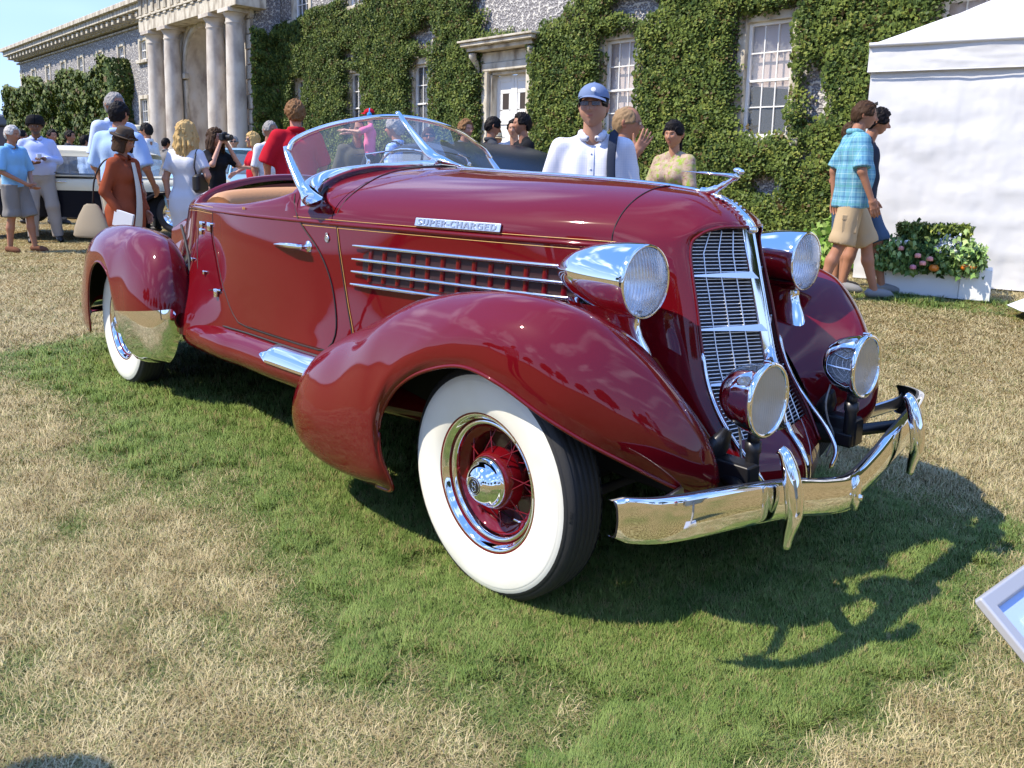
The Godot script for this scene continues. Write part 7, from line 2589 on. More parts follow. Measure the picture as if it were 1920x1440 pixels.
func plaid_tex(base: Color, lines: Array, size := 256) -> ImageTexture:
	var im := Image.create(size, size, false, Image.FORMAT_RGB8)
	for y in size:
		for x in size:
			var c := base
			for l in lines:
				# [position, width, colour, strength]
				if absf(x - l[0] * size) < l[1] * size: c = c.lerp(l[2], l[3])
				if absf(y - l[0] * size) < l[1] * size: c = c.lerp(l[2], l[3])
			im.set_pixel(x, y, c)
	return ImageTexture.create_from_image(im)

func blotch_tex(cols: Array, sd: int, size := 256) -> ImageTexture:
	var im := Image.create(size, size, false, Image.FORMAT_RGB8)
	var n := FastNoiseLite.new()
	n.seed = sd
	n.frequency = 0.018
	var n2 := FastNoiseLite.new()
	n2.seed = sd + 1
	n2.frequency = 0.03
	for y in size:
		for x in size:
			var v := n.get_noise_2d(x, y)
			var w := n2.get_noise_2d(x, y)
			im.set_pixel(x, y, cols[1] if v > 0.22 else (cols[2] if w > 0.30 else (cols[3] if w < -0.35 else cols[0])))
	return ImageTexture.create_from_image(im)

func person(d: Dictionary) -> Node3D:
	var H: float = d.h
	var s := H / 1.75
	var x: float = d.at[0]
	var z: float = d.at[1]
	var root := thing("person", d.label, "person", V(x, ground_h(x, z) + d.get("lift", 0.0), z), d.yaw, d.get("group", ""))
	var sc := Transform3D(Basis.from_scale(V(s, s, s)), Vector3.ZERO)
	var cell: float = d.get("cell", 0.020)
	var fem: bool = d.get("fem", false)
	var bw: float = d.get("build", 1.0)
	var skin: Color = d.get("skin", Color(0.42, 0.23, 0.155))
	var sw := 0.150 if fem else 0.172
	var hw := 0.095 if fem else 0.09
	var L := V(sw, 1.415, 0)
	var R := V(-sw, 1.415, 0)
	var A: Array = d.get("arms", [])
	if A.is_empty(): A = [V(sw + 0.05, 1.13, -0.03), V(sw + 0.045, 0.88, 0.05), V(-sw - 0.05, 1.13, -0.03), V(-sw - 0.045, 0.88, 0.05)]
	var feet: Array = d.get("feet", [V(0.11, 0.075, 0.02), V(-0.11, 0.075, -0.02)])
	var hips := [V(hw, 0.93, 0), V(-hw, 0.93, 0)]
	var knees := []
	for k in 2: knees.append((hips[k] + feet[k]) * 0.5 + V(0, 0.02, 0.035 + 0.02 * absf(feet[k].z)))
	var top: Dictionary = d.top
	var bot: Dictionary = d.bottom
	var hc: Vector3 = V(0, 1.632, 0.022) + d.get("head_at", Vector3.ZERO)
	var turn: Vector3 = d.get("turn", Vector3.ZERO)
	var hb := Basis(Vector3.UP, turn.y) * Basis(Vector3.RIGHT, turn.x) * Basis(V(0, 0, 1), turn.z)
	var hx := Transform3D(hb, hc)
	var lo := V(-0.36, -0.02, -0.28)
	var hi := V(0.36, 1.60, 0.28)
	for p in A + feet:
		lo = V(minf(lo.x, p.x - 0.1), lo.y, minf(lo.z, p.z - 0.1)); hi = V(maxf(hi.x, p.x + 0.1), maxf(hi.y, p.y + 0.1), maxf(hi.z, p.z + 0.1))
	# --- the body
	var F := Field.new(lo, hi, cell)
	F.cap(V(0, 1.43, -0.012), V(0, 1.56, 0.008) + (hc - V(0, 1.632, 0.022)) * 0.7, 0.058 if not fem else 0.048, 0.052 if not fem else 0.045, 0.04)
	F.cap(V(-sw * 0.85, 1.385, -0.005), V(sw * 0.85, 1.385, -0.005), 0.036, 0.036, 0.03)
	for q in [-1.0, 1.0]:
		F.cap(V(0.06 * q, 1.28, 0), V(0.05 * q, 1.0, 0), 0.075 * bw, 0.075 * bw, 0.05)
	for k in 2:
		var sh: Vector3 = [L, R][k]
		F.cap(sh, A[k * 2], 0.046 * bw, 0.038, 0.03)
		F.cap(A[k * 2], A[k * 2 + 1], 0.037, 0.0255, 0.02)
		F.cap(hips[k], knees[k], 0.078, 0.052, 0.04)
		F.cap(knees[k], knees[k].lerp(feet[k], 0.4) + V(0, 0, -0.014), 0.05, 0.052, 0.03)
		F.cap(knees[k].lerp(feet[k], 0.4) + V(0, 0, -0.014), feet[k], 0.050, 0.034, 0.03)
		F.cap(feet[k] + V(0, -0.03, -0.01), feet[k] + V(0.02 * (1 - 2 * k), -0.045, 0.13), 0.034, 0.026, 0.02)
	var body := MB.new()
	body.col = skin
	F.mesh_into(body)
	for k in 2:
		var el: Vector3 = A[k * 2]
		var wr: Vector3 = A[k * 2 + 1]
		var dir := (wr - el).normalized()
		var open: bool = d.get("open_hand", -1) == k
		var fwd: Vector3 = d.get("thumb", [V(0, 0, 1), V(0, 0, 1)])[k]
		fwd = (fwd - dir * fwd.dot(dir)).normalized()
		# x axis away from the palm: outwards for both hands
		var side := (-dir).cross(fwd).normalized()
		var src := hand_open if open else hand_hang
		var bs := Basis(side, -dir, fwd)
		if side.dot(V(1 - 2 * k, 0, 0)) < 0: bs = Basis(-side, -dir, fwd)
		body.add(src, Transform3D(bs.scaled(Vector3.ONE * (0.9 if fem else 1.0)), wr - dir * 0.012), skin)
	head_into(body, hx, skin, d)
	var b2 := MB.new()
	b2.add(body, sc)
	obj("body", b2, mats.skin, root)
	# --- clothes
	var nz := FastNoiseLite.new()
	nz.seed = d.get("seed", 1)
	nz.frequency = 0.06
	nz.fractal_octaves = 2
	var hem: float = top.get("hem", 0.86)
	var puff: float = top.get("puff", 1.0)
	F = Field.new(V(lo.x, minf(hem, 0.98) - 0.06, lo.z), V(hi.x, 1.54, hi.z), cell)
	F.cap(V(-0.062, 1.30, 0.0), V(0.062, 1.30, 0.0), 0.104 * bw, 0.104 * bw, 0.05)
	for q in [-1.0, 1.0]: F.cap(V(0.02 * q, 1.462, -0.016), V(sw * 0.9 * q, 1.398, -0.010), 0.046, 0.052, 0.035)
	var wx := 0.040 if fem else 0.056
	var belly: float = d.get("belly", 0.0)
	for q in [-1.0, 1.0]:
		F.cap(V(0.062 * q, 1.32, 0.0), V(wx * q, 1.10, 0.012 + belly * 0.5), 0.100 * bw, (0.092 if fem else 0.102) * bw * puff + belly, 0.05)
		F.cap(V(wx * q, 1.10, 0.012 + belly * 0.5), V(0.066 * q, maxf(hem, 0.86) - 0.03, 0.0), (0.092 if fem else 0.102) * bw * puff + belly, (0.116 if fem else 0.112) * bw * puff + belly * 0.3, 0.05)
		if top.get("dress", false) or hem < 0.8: F.cap(V(0.072 * q, 0.92, -0.006), V(0.058 * q, hem - 0.05, 0.0), (0.122 if top.get("dress", false) else 0.125 * puff), 0.105 if top.get("dress", false) else 0.13 * puff, 0.06)
	if fem: for q in [-1.0, 1.0]: F.cap(V(0.065 * q, 1.275, 0.085), V(0.065 * q, 1.27, 0.075), 0.055, 0.055, 0.05)
	var sl: float = top.get("sleeve", 0.5)
	var sleeve_r: float = top.get("sleeve_r", 0.064) * 0.92
	for k in 2:
		var sh: Vector3 = [L, R][k] + V(0, -0.014, 0)
		var el: Vector3 = A[k * 2]
		var wr: Vector3 = A[k * 2 + 1]
		if sl <= 0.0: continue
		if sl < 0.99: F.cap(sh, sh.lerp(el, sl * 1.5 if sl <= 0.6 else 0.98), sleeve_r * bw, sleeve_r * 1.04 * bw, 0.04, true)
		else:
			F.cap(sh, el, sleeve_r * bw, sleeve_r * 0.82, 0.04)
			F.cap(el, el.lerp(wr, minf(1.0, sl) * 0.95), sleeve_r * 0.80, sleeve_r * 0.62, 0.02, true)
	F.cut(V(0, hem, 0), V(0, -1, 0))
	F.cut(V(0, 1.475, 0.03), V(0, 1, 0.5).normalized())
	var m := MB.new()
	F.mesh_into(m, top.get("fold", 0.012), nz)
	var g := MB.new()
	g.add(m, sc)
	var shirt := obj(top.get("name", "shirt"), g, top.mat, root)
	if top.get("collar", true):
		m = MB.new()
		var ring := []
		for k in 22:
			var a := lerpf(-PI + 0.35, PI - 0.35, k / 21.0)
			ring.append(V(sin(a) * 0.066, 1.483 - 0.030 * smoothstep(1.4, 2.9, absf(a)) , -cos(a) * 0.062 - 0.006 + 0.018 * smoothstep(1.8, 3.0, absf(a))))
		m.tube(ring, range(22).map(func(k): return 0.019 if k > 1 and k < 20 else 0.012), 8, true, Vector3.UP, 1.35)
		g = MB.new()
		g.add(m, sc)
		obj("collar", g, top.mat, shirt)
	if top.get("placket", false):
		m = MB.new()
		var rr := []
		for k in 14:
			var y := lerpf(1.41, hem + 0.01, k / 13.0)
			var zf := front_z(F, 0.0, y) + 0.002
			rr.append(PackedVector3Array([V(0.018, y, zf - 0.003), V(0.016, y, zf + 0.002), V(-0.016, y, zf + 0.002), V(-0.018, y, zf - 0.003)]))
		m.grid(rr, true)
		for k in 6: m.ball(V(0, 1.37 - k * 0.085, front_z(F, 0.0, 1.37 - k * 0.085) + 0.006), V(0.006, 0.006, 0.003), 8, 4)
		g = MB.new()
		g.add(m, sc)
		obj("placket", g, top.mat, shirt)
	# --- legs
	var kind: String = bot.type
	if kind != "none":
		F = Field.new(V(minf(lo.x, -0.34), -0.02, lo.z), V(maxf(hi.x, 0.34), 1.12, hi.z), cell)
		if kind == "skirt":
			var bh: float = bot.get("hem", 0.55)
			for q in [-1.0, 1.0]:
				F.cap(V(wx * q, 1.06, 0.0), V(hw * q, 0.90, -0.008), 0.10, 0.124, 0.07)
				F.cap(V(hw * q, 0.90, -0.008), V(0.062 * q, bh - 0.02, 0.0), 0.122, 0.105, 0.08)
			F.cut(V(0, bh, 0), V(0, -1, 0))
		else:
			F.cap(V(-0.06, 0.96, 0), V(0.06, 0.96, 0), 0.108 * bw + belly * 0.5, 0.108 * bw + belly * 0.5, 0.05)
			var loose: float = bot.get("loose", 1.0)
			for k in 2:
				var end: float = bot.get("end", 1.0)
				F.cap(hips[k], knees[k], 0.103 * bw, 0.076 * loose, 0.045, end <= 0.5)
				if end <= 0.5: F.cap(knees[k], knees[k] + (knees[k] - hips[k]).normalized() * 0.03, 0.081 * loose, 0.082 * loose, 0.03, true)
				else: F.cap(knees[k], feet[k] + V(0, 0.0, -0.005), 0.074 * loose, 0.060 * loose, 0.03, true)
			F.cut(V(0, 1.03 if hem > 0.92 else hem + 0.05, 0), V(0, 1, 0))
		m = MB.new()
		F.mesh_into(m, bot.get("fold", 0.012), nz)
		g = MB.new()
		g.add(m, sc)
		var pants := obj("skirt" if kind == "skirt" else ("shorts" if bot.get("end", 1.0) <= 0.5 else "trousers"), g, bot.mat, root)
		if bot.get("pocket", false):
			for k in 2:
				m = MB.new()
				var c: Vector3 = (hips[k] as Vector3).lerp(knees[k], 0.62) + V(0.088 * (1 - 2 * k), 0, 0.0)
				m.box(c, V(0.018, 0.15, 0.13), 0.006)
				m.box(c + V(0.004 * (1 - 2 * k), 0.06, 0), V(0.018, 0.045, 0.135), 0.005)
				g = MB.new()
				g.add(m, sc)
				obj("pocket", g, bot.mat, pants)
	if bot.get("belt", false):
		m = MB.new()
		var ring := []
		for k in 33: ring.append(V(sin(TAU * k / 32) * (0.183 * bw + belly * 0.4), 1.0, cos(TAU * k / 32) * (0.118 * bw + belly * 0.5)))
		m.tube(ring, 0.018, 6, false, Vector3.UP, 0.4)
		g = MB.new()
		g.add(m, sc)
		obj("belt", g, mats.shoe_dark, root)
	# --- shoes
	if d.get("shoes", true):
		for k in 2:
			m = MB.new()
			var f: Vector3 = feet[k]
			var o := V(0.02 * (1 - 2 * k), 0, 0)
			m.tube([f + V(0, -0.035, -0.075), f + V(0, -0.028, -0.05), f + V(0, -0.028, 0.02) + o * 0.3, f + V(0, -0.036, 0.09) + o, f + V(0, -0.044, 0.15) + o * 1.4, f + V(0, -0.05, 0.185) + o * 1.6], [0.02, 0.042, 0.046, 0.046, 0.038, 0.012], 12)
			g = MB.new()
			g.add(m, sc)
			obj("shoe", g, d.get("shoe_mat", mats.shoe_dark), root)
	# --- hair, hat, glasses
	if d.get("hair", "short") != "none":
		m = hair_mesh(d)
		if d.hair in ["wavy", "bob", "tied"]: long_hair(m, Vector3.ZERO, d.hair, d.get("seed", 1))
		g = MB.new()
		g.add(m, sc * hx)
		obj("hair", g, d.hair_mat, root)
	if d.has("hat"):
		m = MB.new()
		hat_into(m, Vector3.ZERO, d.hat)
		g = MB.new()
		g.add(m, sc * hx)
		obj("hat" if d.hat != "turban" else "turban", g, d.hat_mat, root)
		if d.hat in ["fedora", "straw"]:
			m = MB.new()
			m.lathe([[0.0985, 0.001], [0.0985, 0.022], [0.095, 0.024]], V(0, 0.054, -0.008), V(0, 1, 0.10), 36, 0, TAU, 0.90)
			g = MB.new()
			g.add(m, sc * hx)
			obj("hat_band", g, mats.shoe_dark, root)
	if d.has("glasses"):
		m = MB.new()
		for q in [-1.0, 1.0]:
			m.box(V(0.033 * q, 0.006, 0.094), V(0.047, 0.030 if d.glasses != "thin" else 0.024, 0.004), 0.0018, Basis(Vector3.UP, 0.16 * q))
			m.tube([V(0.058 * q, 0.014, 0.088), V(0.075 * q, 0.012, 0.05), V(0.082 * q, 0.008, -0.015)], 0.0022, 5)
		m.box(V(0, 0.014, 0.099), V(0.020, 0.005, 0.004), 0.001)
		g = MB.new()
		g.add(m, sc * (hx if not d.get("glasses_up", false) else hx * Transform3D(Basis(Vector3.RIGHT, -0.35), V(0, 0.075, -0.004))))
		obj("glasses", g, mats.dark_lens if d.glasses != "thin" else mats.specs_lens, root)
	return root

func front_z(F: Field, x: float, y: float) -> float:
	# how far forward the cloth lies at this height
	var ix := clampi(int((x - F.o.x) / F.c), 0, F.nx - 1)
	var iy := clampi(int((y - F.o.y) / F.c), 0, F.ny - 1)
	var row := (ix * F.ny + iy) * F.nz
	for iz in range(F.nz - 2, 0, -1):
		if F.f[row + iz] < 0.0:
			var a := F.f[row + iz]
			var b := F.f[row + iz + 1]
			return F.o.z + (iz + a / (a - b)) * F.c
	return 0.1

func part_of(root: Node3D, called: String, m: MB, material: Material, h: float) -> MeshInstance3D:
	var g := MB.new()
	g.add(m, Transform3D(Basis.from_scale(Vector3.ONE * h / 1.75), Vector3.ZERO))
	return obj(called, g, material, root)

func held(called: String, label: String, category: String, owner: Node3D, m: MB, material: Material, h: float) -> Node3D:
	# a thing that someone holds or wears loosely: top level, at its holder's place
	var o := thing(called, label, category, owner.position, owner.rotation.y)
	part_of(o, called + "_body", m, material, h)
	return o

func build_people() -> void:
	weave = noise_tex(0.05, 256, 61, [], 3, 3.0)
	hand_hang = make_hand(0.35, 0.02)
	hand_open = make_hand(0.12, 0.10)
	var sk := mat("skin", Color(1, 1, 1), 0.5)
	sk.metallic_specular = 0.35
	mat("shoe_dark", Color(0.02, 0.017, 0.015), 0.5)
	mat("shoe_grey", Color(0.22, 0.22, 0.22), 0.8)
	mat("dark_lens", Color(0.012, 0.012, 0.014), 0.08)
	var sp := mat("specs_lens", Color(0.06, 0.04, 0.04, 0.45), 0.05)
	sp.albedo_color.a = 0.5
	sp.transparency = BaseMaterial3D.TRANSPARENCY_ALPHA
	var hm := {}
	for q in [["black", Color(0.012, 0.010, 0.010)], ["brown", Color(0.055, 0.030, 0.017)], ["ginger", Color(0.19, 0.10, 0.045)], ["blond", Color(0.50, 0.34, 0.14)], ["grey", Color(0.26, 0.25, 0.24)], ["silver", Color(0.48, 0.46, 0.43)], ["fair", Color(0.26, 0.17, 0.09)]]:
		var h := mat("hair_" + q[0], q[1], 0.55)
		h.normal_enabled = true
		h.normal_texture = weave
		h.uv1_triplanar = true
		h.uv1_scale = V(9, 2, 9)
		h.normal_scale = 0.8
		h.metallic_specular = 0.22
		hm[q[0]] = h
	var c := func(key: String, col: Color) -> Material: return wrapped_mat(key, col, null, 4.0)
	var white: Material = c.call("cloth_white", Color(0.62, 0.63, 0.67))
	var pale_blue: Material = c.call("cloth_pale_blue", Color(0.34, 0.48, 0.72))
	var sky_blue: Material = c.call("cloth_sky_blue", Color(0.22, 0.45, 0.70))
	var black: Material = c.call("cloth_black", Color(0.014, 0.014, 0.016))
	var grey: Material = c.call("cloth_grey", Color(0.21, 0.20, 0.19))
	var khaki: Material = c.call("cloth_khaki", Color(0.44, 0.33, 0.20))
	var stone: Material = c.call("cloth_stone", Color(0.40, 0.35, 0.27))
	var jeans: Material = c.call("cloth_denim", Color(0.06, 0.10, 0.17))
	var redc: Material = c.call("cloth_red", Color(0.42, 0.012, 0.025))
	var olive: Material = c.call("cloth_olive", Color(0.085, 0.085, 0.065))
	var pink: Material = c.call("cloth_pink", Color(0.72, 0.16, 0.30))
	var suit: Material = c.call("cloth_suit", Color(0.045, 0.05, 0.06))
	var slate: Material = c.call("cloth_slate", Color(0.11, 0.125, 0.15))
	var rust: Material = c.call("cloth_rust", Color(0.26, 0.062, 0.028))
	var navy: Material = c.call("cloth_navy", Color(0.03, 0.038, 0.06))
	var teal_plaid := wrapped_mat("cloth_plaid", Color(1, 1, 1), plaid_tex(Color(0.42, 0.63, 0.72), [[0.10, 0.05, Color(0.25, 0.42, 0.58), 0.55], [0.30, 0.012, Color(0.80, 0.88, 0.88), 0.6], [0.5, 0.06, Color(0.36, 0.60, 0.60), 0.6], [0.62, 0.012, Color(0.22, 0.30, 0.45), 0.6], [0.82, 0.015, Color(0.75, 0.85, 0.80), 0.6]]), 6.5)
	var blue_check := wrapped_mat("cloth_check", Color(1, 1, 1), plaid_tex(Color(0.72, 0.80, 0.92), [[0.15, 0.09, Color(0.18, 0.36, 0.72), 0.5], [0.65, 0.09, Color(0.25, 0.48, 0.85), 0.5], [0.4, 0.01, Color(0.1, 0.2, 0.5), 0.5]]), 7.0)
	var fine_check := wrapped_mat("cloth_fine_check", Color(1, 1, 1), plaid_tex(Color(0.82, 0.83, 0.87), [[0.1, 0.02, Color(0.68, 0.72, 0.80), 0.35], [0.35, 0.02, Color(0.72, 0.75, 0.82), 0.35], [0.6, 0.02, Color(0.68, 0.72, 0.80), 0.35], [0.85, 0.02, Color(0.72, 0.75, 0.82), 0.35]]), 18.0)
	var blouse := wrapped_mat("cloth_blouse", Color(1, 1, 1), blotch_tex([Color(0.66, 0.58, 0.50), Color(0.52, 0.62, 0.22), Color(0.54, 0.42, 0.39), Color(0.70, 0.65, 0.58)], 5), 3.5)
	var FC := V(0.717, 0, 0.678)
	var RT := V(0.684, 0, -0.729)
	var face := func(to_cam: float, to_right: float) -> float:
		var v := FC * to_cam + RT * to_right
		return atan2(v.x, v.z)
	var dark := Color(0.16, 0.075, 0.042)
	var tanned := Color(0.36, 0.17, 0.105)
	var o: Node3D
	# nearest: man in a blue cap behind the bonnet
	o = person({"at": [-1.43, -1.25], "h": 1.80, "yaw": face.call(1.0, -0.12), "label": "man in faded blue cap and glasses, white short-sleeved shirt, standing behind the bonnet", "cell": 0.015, "build": 1.0, "belly": 0.035, "fat": 0.75, "seed": 2,
		"top": {"mat": fine_check, "sleeve": 0.6, "hem": 0.84, "fold": 0.018, "placket": true, "sleeve_r": 0.074}, "bottom": {"type": "trousers", "mat": grey}, "hair": "crew", "hair_mat": hm.black, "hat": "cap", "hat_mat": c.call("cloth_cap_blue", Color(0.15, 0.205, 0.34)), "glasses": "thin", "turn": V(-0.06, -0.16, 0),
		"arms": [V(0.238, 1.13, -0.02), V(0.262, 0.89, 0.05), V(-0.238, 1.13, -0.02), V(-0.262, 0.89, 0.05)]})
	var m := MB.new()
	m.lathe([[0.0135, 0], [0.0135, 0.002], [0.0, 0.003]], V(0, 1.632 + 0.085, 0.022 + 0.104), V(0, 0.45, 1), 16)
	part_of(o, "cap_badge", m, white, 1.80)
	m = MB.new()
	m.tube(spline([V(0.125, 1.475, -0.06), V(0.122, 1.485, 0.02), V(0.115, 1.42, 0.105), V(0.112, 1.30, 0.142), V(0.125, 1.15, 0.155), V(0.16, 0.98, 0.13)], 4), 0.024, 8, true, V(0, 0, 1), 0.22)
	m.box(V(0.24, 0.90, -0.03), V(0.10, 0.30, 0.26), 0.03)
	held("shoulder_bag", "navy shoulder bag with a wide strap, worn by the man in the blue cap", "bag", o, m, navy, 1.80)
	# the sandy-haired man behind him, pointing
	person({"at": [-1.81, -2.00], "h": 1.69, "yaw": face.call(0.15, 1.0), "label": "sandy-haired man in glasses pointing to the right with an open hand", "cell": 0.017, "seed": 3, "skin": tanned, "hair": "balding", "hair_mat": hm.fair, "glasses": "thin",
		"top": {"mat": white, "sleeve": 0.6}, "bottom": {"type": "trousers", "mat": stone}, "open_hand": 1, "turn": V(0.05, -0.1, 0),
		"thumb": [V(0, 0, 1), V(0, 1, 0.2)], "arms": [V(0.25, 1.14, 0.05), V(0.20, 1.02, 0.26), V(-0.245, 1.22, -0.01), V(-0.225, 1.43, 0.10)]})
	o = person({"at": [-2.05, -2.92], "h": 1.55, "yaw": face.call(0.85, -0.75), "fem": true, "label": "dark-haired woman in a beige and lime patterned blouse, carrying a red tray", "cell": 0.017, "seed": 4, "skin": Color(0.40, 0.20, 0.12), "hair": "tied", "hair_mat": hm.black, "lipstick": true,
		"top": {"mat": blouse, "sleeve": 0.6, "collar": false, "hem": 0.84}, "bottom": {"type": "trousers", "mat": black}, "turn": V(0.08, 0.1, 0), "arms": [V(0.21, 1.14, 0.04), V(0.13, 1.09, 0.27), V(-0.21, 1.14, 0.04), V(-0.13, 1.09, 0.27)]})
	m = MB.new()
	m.box(V(0, 1.055, 0.36), V(0.40, 0.016, 0.27), 0.006)
	for s in [-1, 1]: m.box(V(0.2 * s, 1.07, 0.36), V(0.012, 0.045, 0.27), 0.004)
	for s in [-1, 1]: m.box(V(0, 1.07, 0.36 + 0.135 * s), V(0.41, 0.045, 0.012), 0.004)
	held("serving_tray", "red tray held by the woman in the patterned blouse", "tray", o, m, c.call("tray_red", Color(0.30, 0.012, 0.02)), 1.55)
	m = MB.new()
	m.box(V(0.0, 1.125, 0.37), V(0.21, 0.11, 0.15), 0.004)
	m.box(V(0.0, 1.183, 0.37), V(0.22, 0.008, 0.155), 0.002)
	var bx := held("cardboard_box", "small white box with a pinkish panel on the red tray", "box", o, m, mats.white_paint, 1.55)
	m = MB.new()
	for k in 2: m.box(V(-0.055 + 0.11 * k, 1.125, 0.446), V(0.04, 0.109, 0.003), 0.0)
	part_of(bx, "stripe", m, c.call("box_pink", Color(0.50, 0.34, 0.30)), 1.55)
	# walkers before the marquee
	person({"at": [-1.43, -4.70], "h": 1.73, "yaw": face.call(0.12, 1.0), "label": "man walking right in a blue-green checked shirt and khaki cargo shorts", "cell": 0.015, "seed": 5, "build": 1.08, "skin": tanned, "hair": "short", "hair_mat": hm.brown, "glasses": "dark", "glasses_up": true, "belly": 0.015,
		"top": {"mat": teal_plaid, "sleeve": 0.6, "hem": 0.82, "puff": 1.12, "sleeve_r": 0.072, "placket": true}, "bottom": {"type": "shorts", "mat": khaki, "end": 0.5, "loose": 1.32, "pocket": true}, "feet": [V(0.10, 0.075, 0.30), V(-0.10, 0.085, -0.22)], "shoe_mat": mats.shoe_grey,
		"turn": V(0.12, -0.12, 0), "head_at": V(0, -0.01, 0.03), "arms": [V(0.24, 1.14, -0.10), V(0.24, 0.90, -0.08), V(-0.255, 1.14, 0.0), V(-0.255, 0.90, 0.10)]})
	person({"at": [-1.52, -5.17], "h": 1.70, "yaw": face.call(0.45, 0.9), "label": "dark-haired youth in a navy T-shirt, half hidden behind the checked-shirt walker", "cell": 0.017, "seed": 6, "build": 0.92, "skin": tanned, "hair": "thick", "hair_mat": hm.black,
		"top": {"mat": navy, "sleeve": 0.6, "collar": false}, "bottom": {"type": "shorts", "mat": jeans, "end": 0.5, "loose": 1.2}, "turn": V(0.2, 0.2, 0.15), "head_at": V(0, -0.02, 0.04), "shoe_mat": mats.shoe_grey, "feet": [V(0.10, 0.075, 0.22), V(-0.10, 0.085, -0.12)]})
	person({"at": [-1.78, -5.36], "h": 1.58, "yaw": face.call(-0.1, 1.0), "fem": true, "label": "person in a white top almost hidden behind the checked-shirt walker's back", "cell": 0.02, "seed": 7, "hair": "bob", "hair_mat": hm.brown, "skin": tanned,
		"top": {"mat": white, "sleeve": 0.4, "collar": false}, "bottom": {"type": "shorts", "mat": jeans, "end": 0.5, "loose": 1.2}, "arms": [V(0.21, 1.13, -0.05), V(0.20, 0.95, 0.15), V(-0.22, 1.16, -0.20), V(-0.22, 1.0, -0.02)]})
	# by the cockpit
	person({"at": [-5.95, -1.80], "h": 1.88, "yaw": face.call(-0.85, -0.45), "label": "sandy-haired man in a bright red short-sleeved shirt, seen from behind", "cell": 0.018, "seed": 8, "build": 1.1, "skin": Color(0.48, 0.22, 0.15), "hair": "thick", "hair_mat": hm.ginger, "glasses": "dark",
		"top": {"mat": redc, "sleeve": 0.65, "hem": 0.84, "fold": 0.012, "sleeve_r": 0.08, "puff": 1.1}, "bottom": {"type": "trousers", "mat": jeans}, "arms": [V(0.27, 1.15, 0.03), V(0.24, 0.93, 0.16), V(-0.27, 1.15, 0.03), V(-0.24, 0.93, 0.16)]})
	o = person({"at": [-7.01, -1.08], "h": 1.70, "yaw": face.call(-1.0, 0.1), "fem": true, "label": "woman with wavy blond hair in a fitted white dress, seen from behind", "cell": 0.017, "seed": 9, "hair": "wavy", "hair_mat": hm.blond, "skin": Color(0.47, 0.25, 0.17), "build": 1.04,
		"top": {"mat": white, "name": "dress", "sleeve": 0.45, "collar": false, "hem": 0.56, "dress": true, "fold": 0.005}, "bottom": {"type": "none"}, "shoe_mat": c.call("shoe_nude", Color(0.4, 0.28, 0.2)),
		"arms": [V(0.235, 1.14, -0.02), V(0.225, 0.89, 0.02), V(-0.25, 1.18, -0.02), V(-0.13, 1.02, 0.15)]})
	m = MB.new()
	m.tube(spline([V(-0.13, 1.455, 0.05), V(-0.145, 1.45, -0.04), V(-0.15, 1.30, -0.115), V(-0.165, 1.20, -0.11)], 4), 0.010, 6)
	m.box(V(-0.185, 1.10, -0.06), V(0.09, 0.20, 0.26), 0.035)
	held("handbag", "black leather handbag hanging from the white-dressed woman's shoulder", "bag", o, m, mats.shoe_dark, 1.70)
	m = MB.new()
	m.tube([V(0.0, 1.265, -0.112), V(0.05, 1.262, -0.110), V(-0.05, 1.262, -0.110)].map(func(p): return p), 0.004, 5)
	m = MB.new()
	var ring := []
	for k in 17: ring.append(V(0.225 + cos(TAU * k / 16) * 0.031, 0.915, 0.018 + sin(TAU * k / 16) * 0.031))
	m.tube(ring, 0.007, 6, false)
	part_of(o, "wrist_watch", m, mats.chrome, 1.70)
	# group at the left
	o = person({"at": [-6.38, -0.24], "h": 1.58, "yaw": face.call(0.25, 0.97), "fem": true, "label": "woman in a brown felt hat and rust-coloured jacket, walking right", "cell": 0.017, "seed": 10, "skin": Color(0.36, 0.17, 0.11), "hair": "bob", "hair_mat": hm.brown, "hat": "fedora", "hat_mat": c.call("felt_brown", Color(0.085, 0.062, 0.045)), "lipstick": true, "build": 1.02,
		"top": {"mat": rust, "name": "jacket", "sleeve": 1.0, "hem": 0.72, "puff": 1.12, "fold": 0.010, "sleeve_r": 0.068}, "bottom": {"type": "trousers", "mat": black}, "turn": V(0.22, 0.12, 0),
		"arms": [V(0.23, 1.13, -0.04), V(0.20, 0.90, 0.10), V(-0.235, 1.12, -0.05), V(-0.20, 0.88, 0.12)]})
	m = MB.new()
	var rr := []
	for k in 12:
		var y := lerpf(1.42, 0.70, k / 11.0)
		var zf := 0.118 + 0.045 * sin(PI * k / 11.0) + 0.02 * k / 11.0
		var w := 0.025 + 0.035 * k / 11.0
		rr.append(PackedVector3Array([V(w, y, zf), V(w * 0.5, y, zf + 0.012), V(0, y, zf + 0.015), V(-w * 0.5, y, zf + 0.012), V(-w, y, zf)]))
	m.grid(rr, true)
	part_of(o, "blouse", m, c.call("cloth_cream", Color(0.62, 0.58, 0.50)), 1.58)
	m = MB.new()
	m.box(V(-0.235, 0.84, 0.16), V(0.025, 0.17, 0.23), 0.004, Basis(Vector3.RIGHT, 0.25))
	held("papers", "white booklet held low by the woman in the brown hat", "booklet", o, m, white, 1.58)
	m = MB.new()
	m.tube(spline([V(-0.10, 1.46, 0.0), V(-0.17, 1.43, -0.09), V(-0.20, 1.25, -0.19), V(-0.19, 1.0, -0.24)], 5), 0.009, 6)
	var bagm := MB.new()
	rr = []
	for q in [[0.99, 0.02, 0.05], [0.97, 0.03, 0.09], [0.86, 0.055, 0.16], [0.74, 0.075, 0.215], [0.66, 0.08, 0.235], [0.64, 0.06, 0.21]]:
		var row := PackedVector3Array()
		for k in 24: row.append(V(-0.20 + sin(TAU * k / 24) * q[1], q[0], -0.25 + cos(TAU * k / 24) * q[2]))
		rr.append(row)
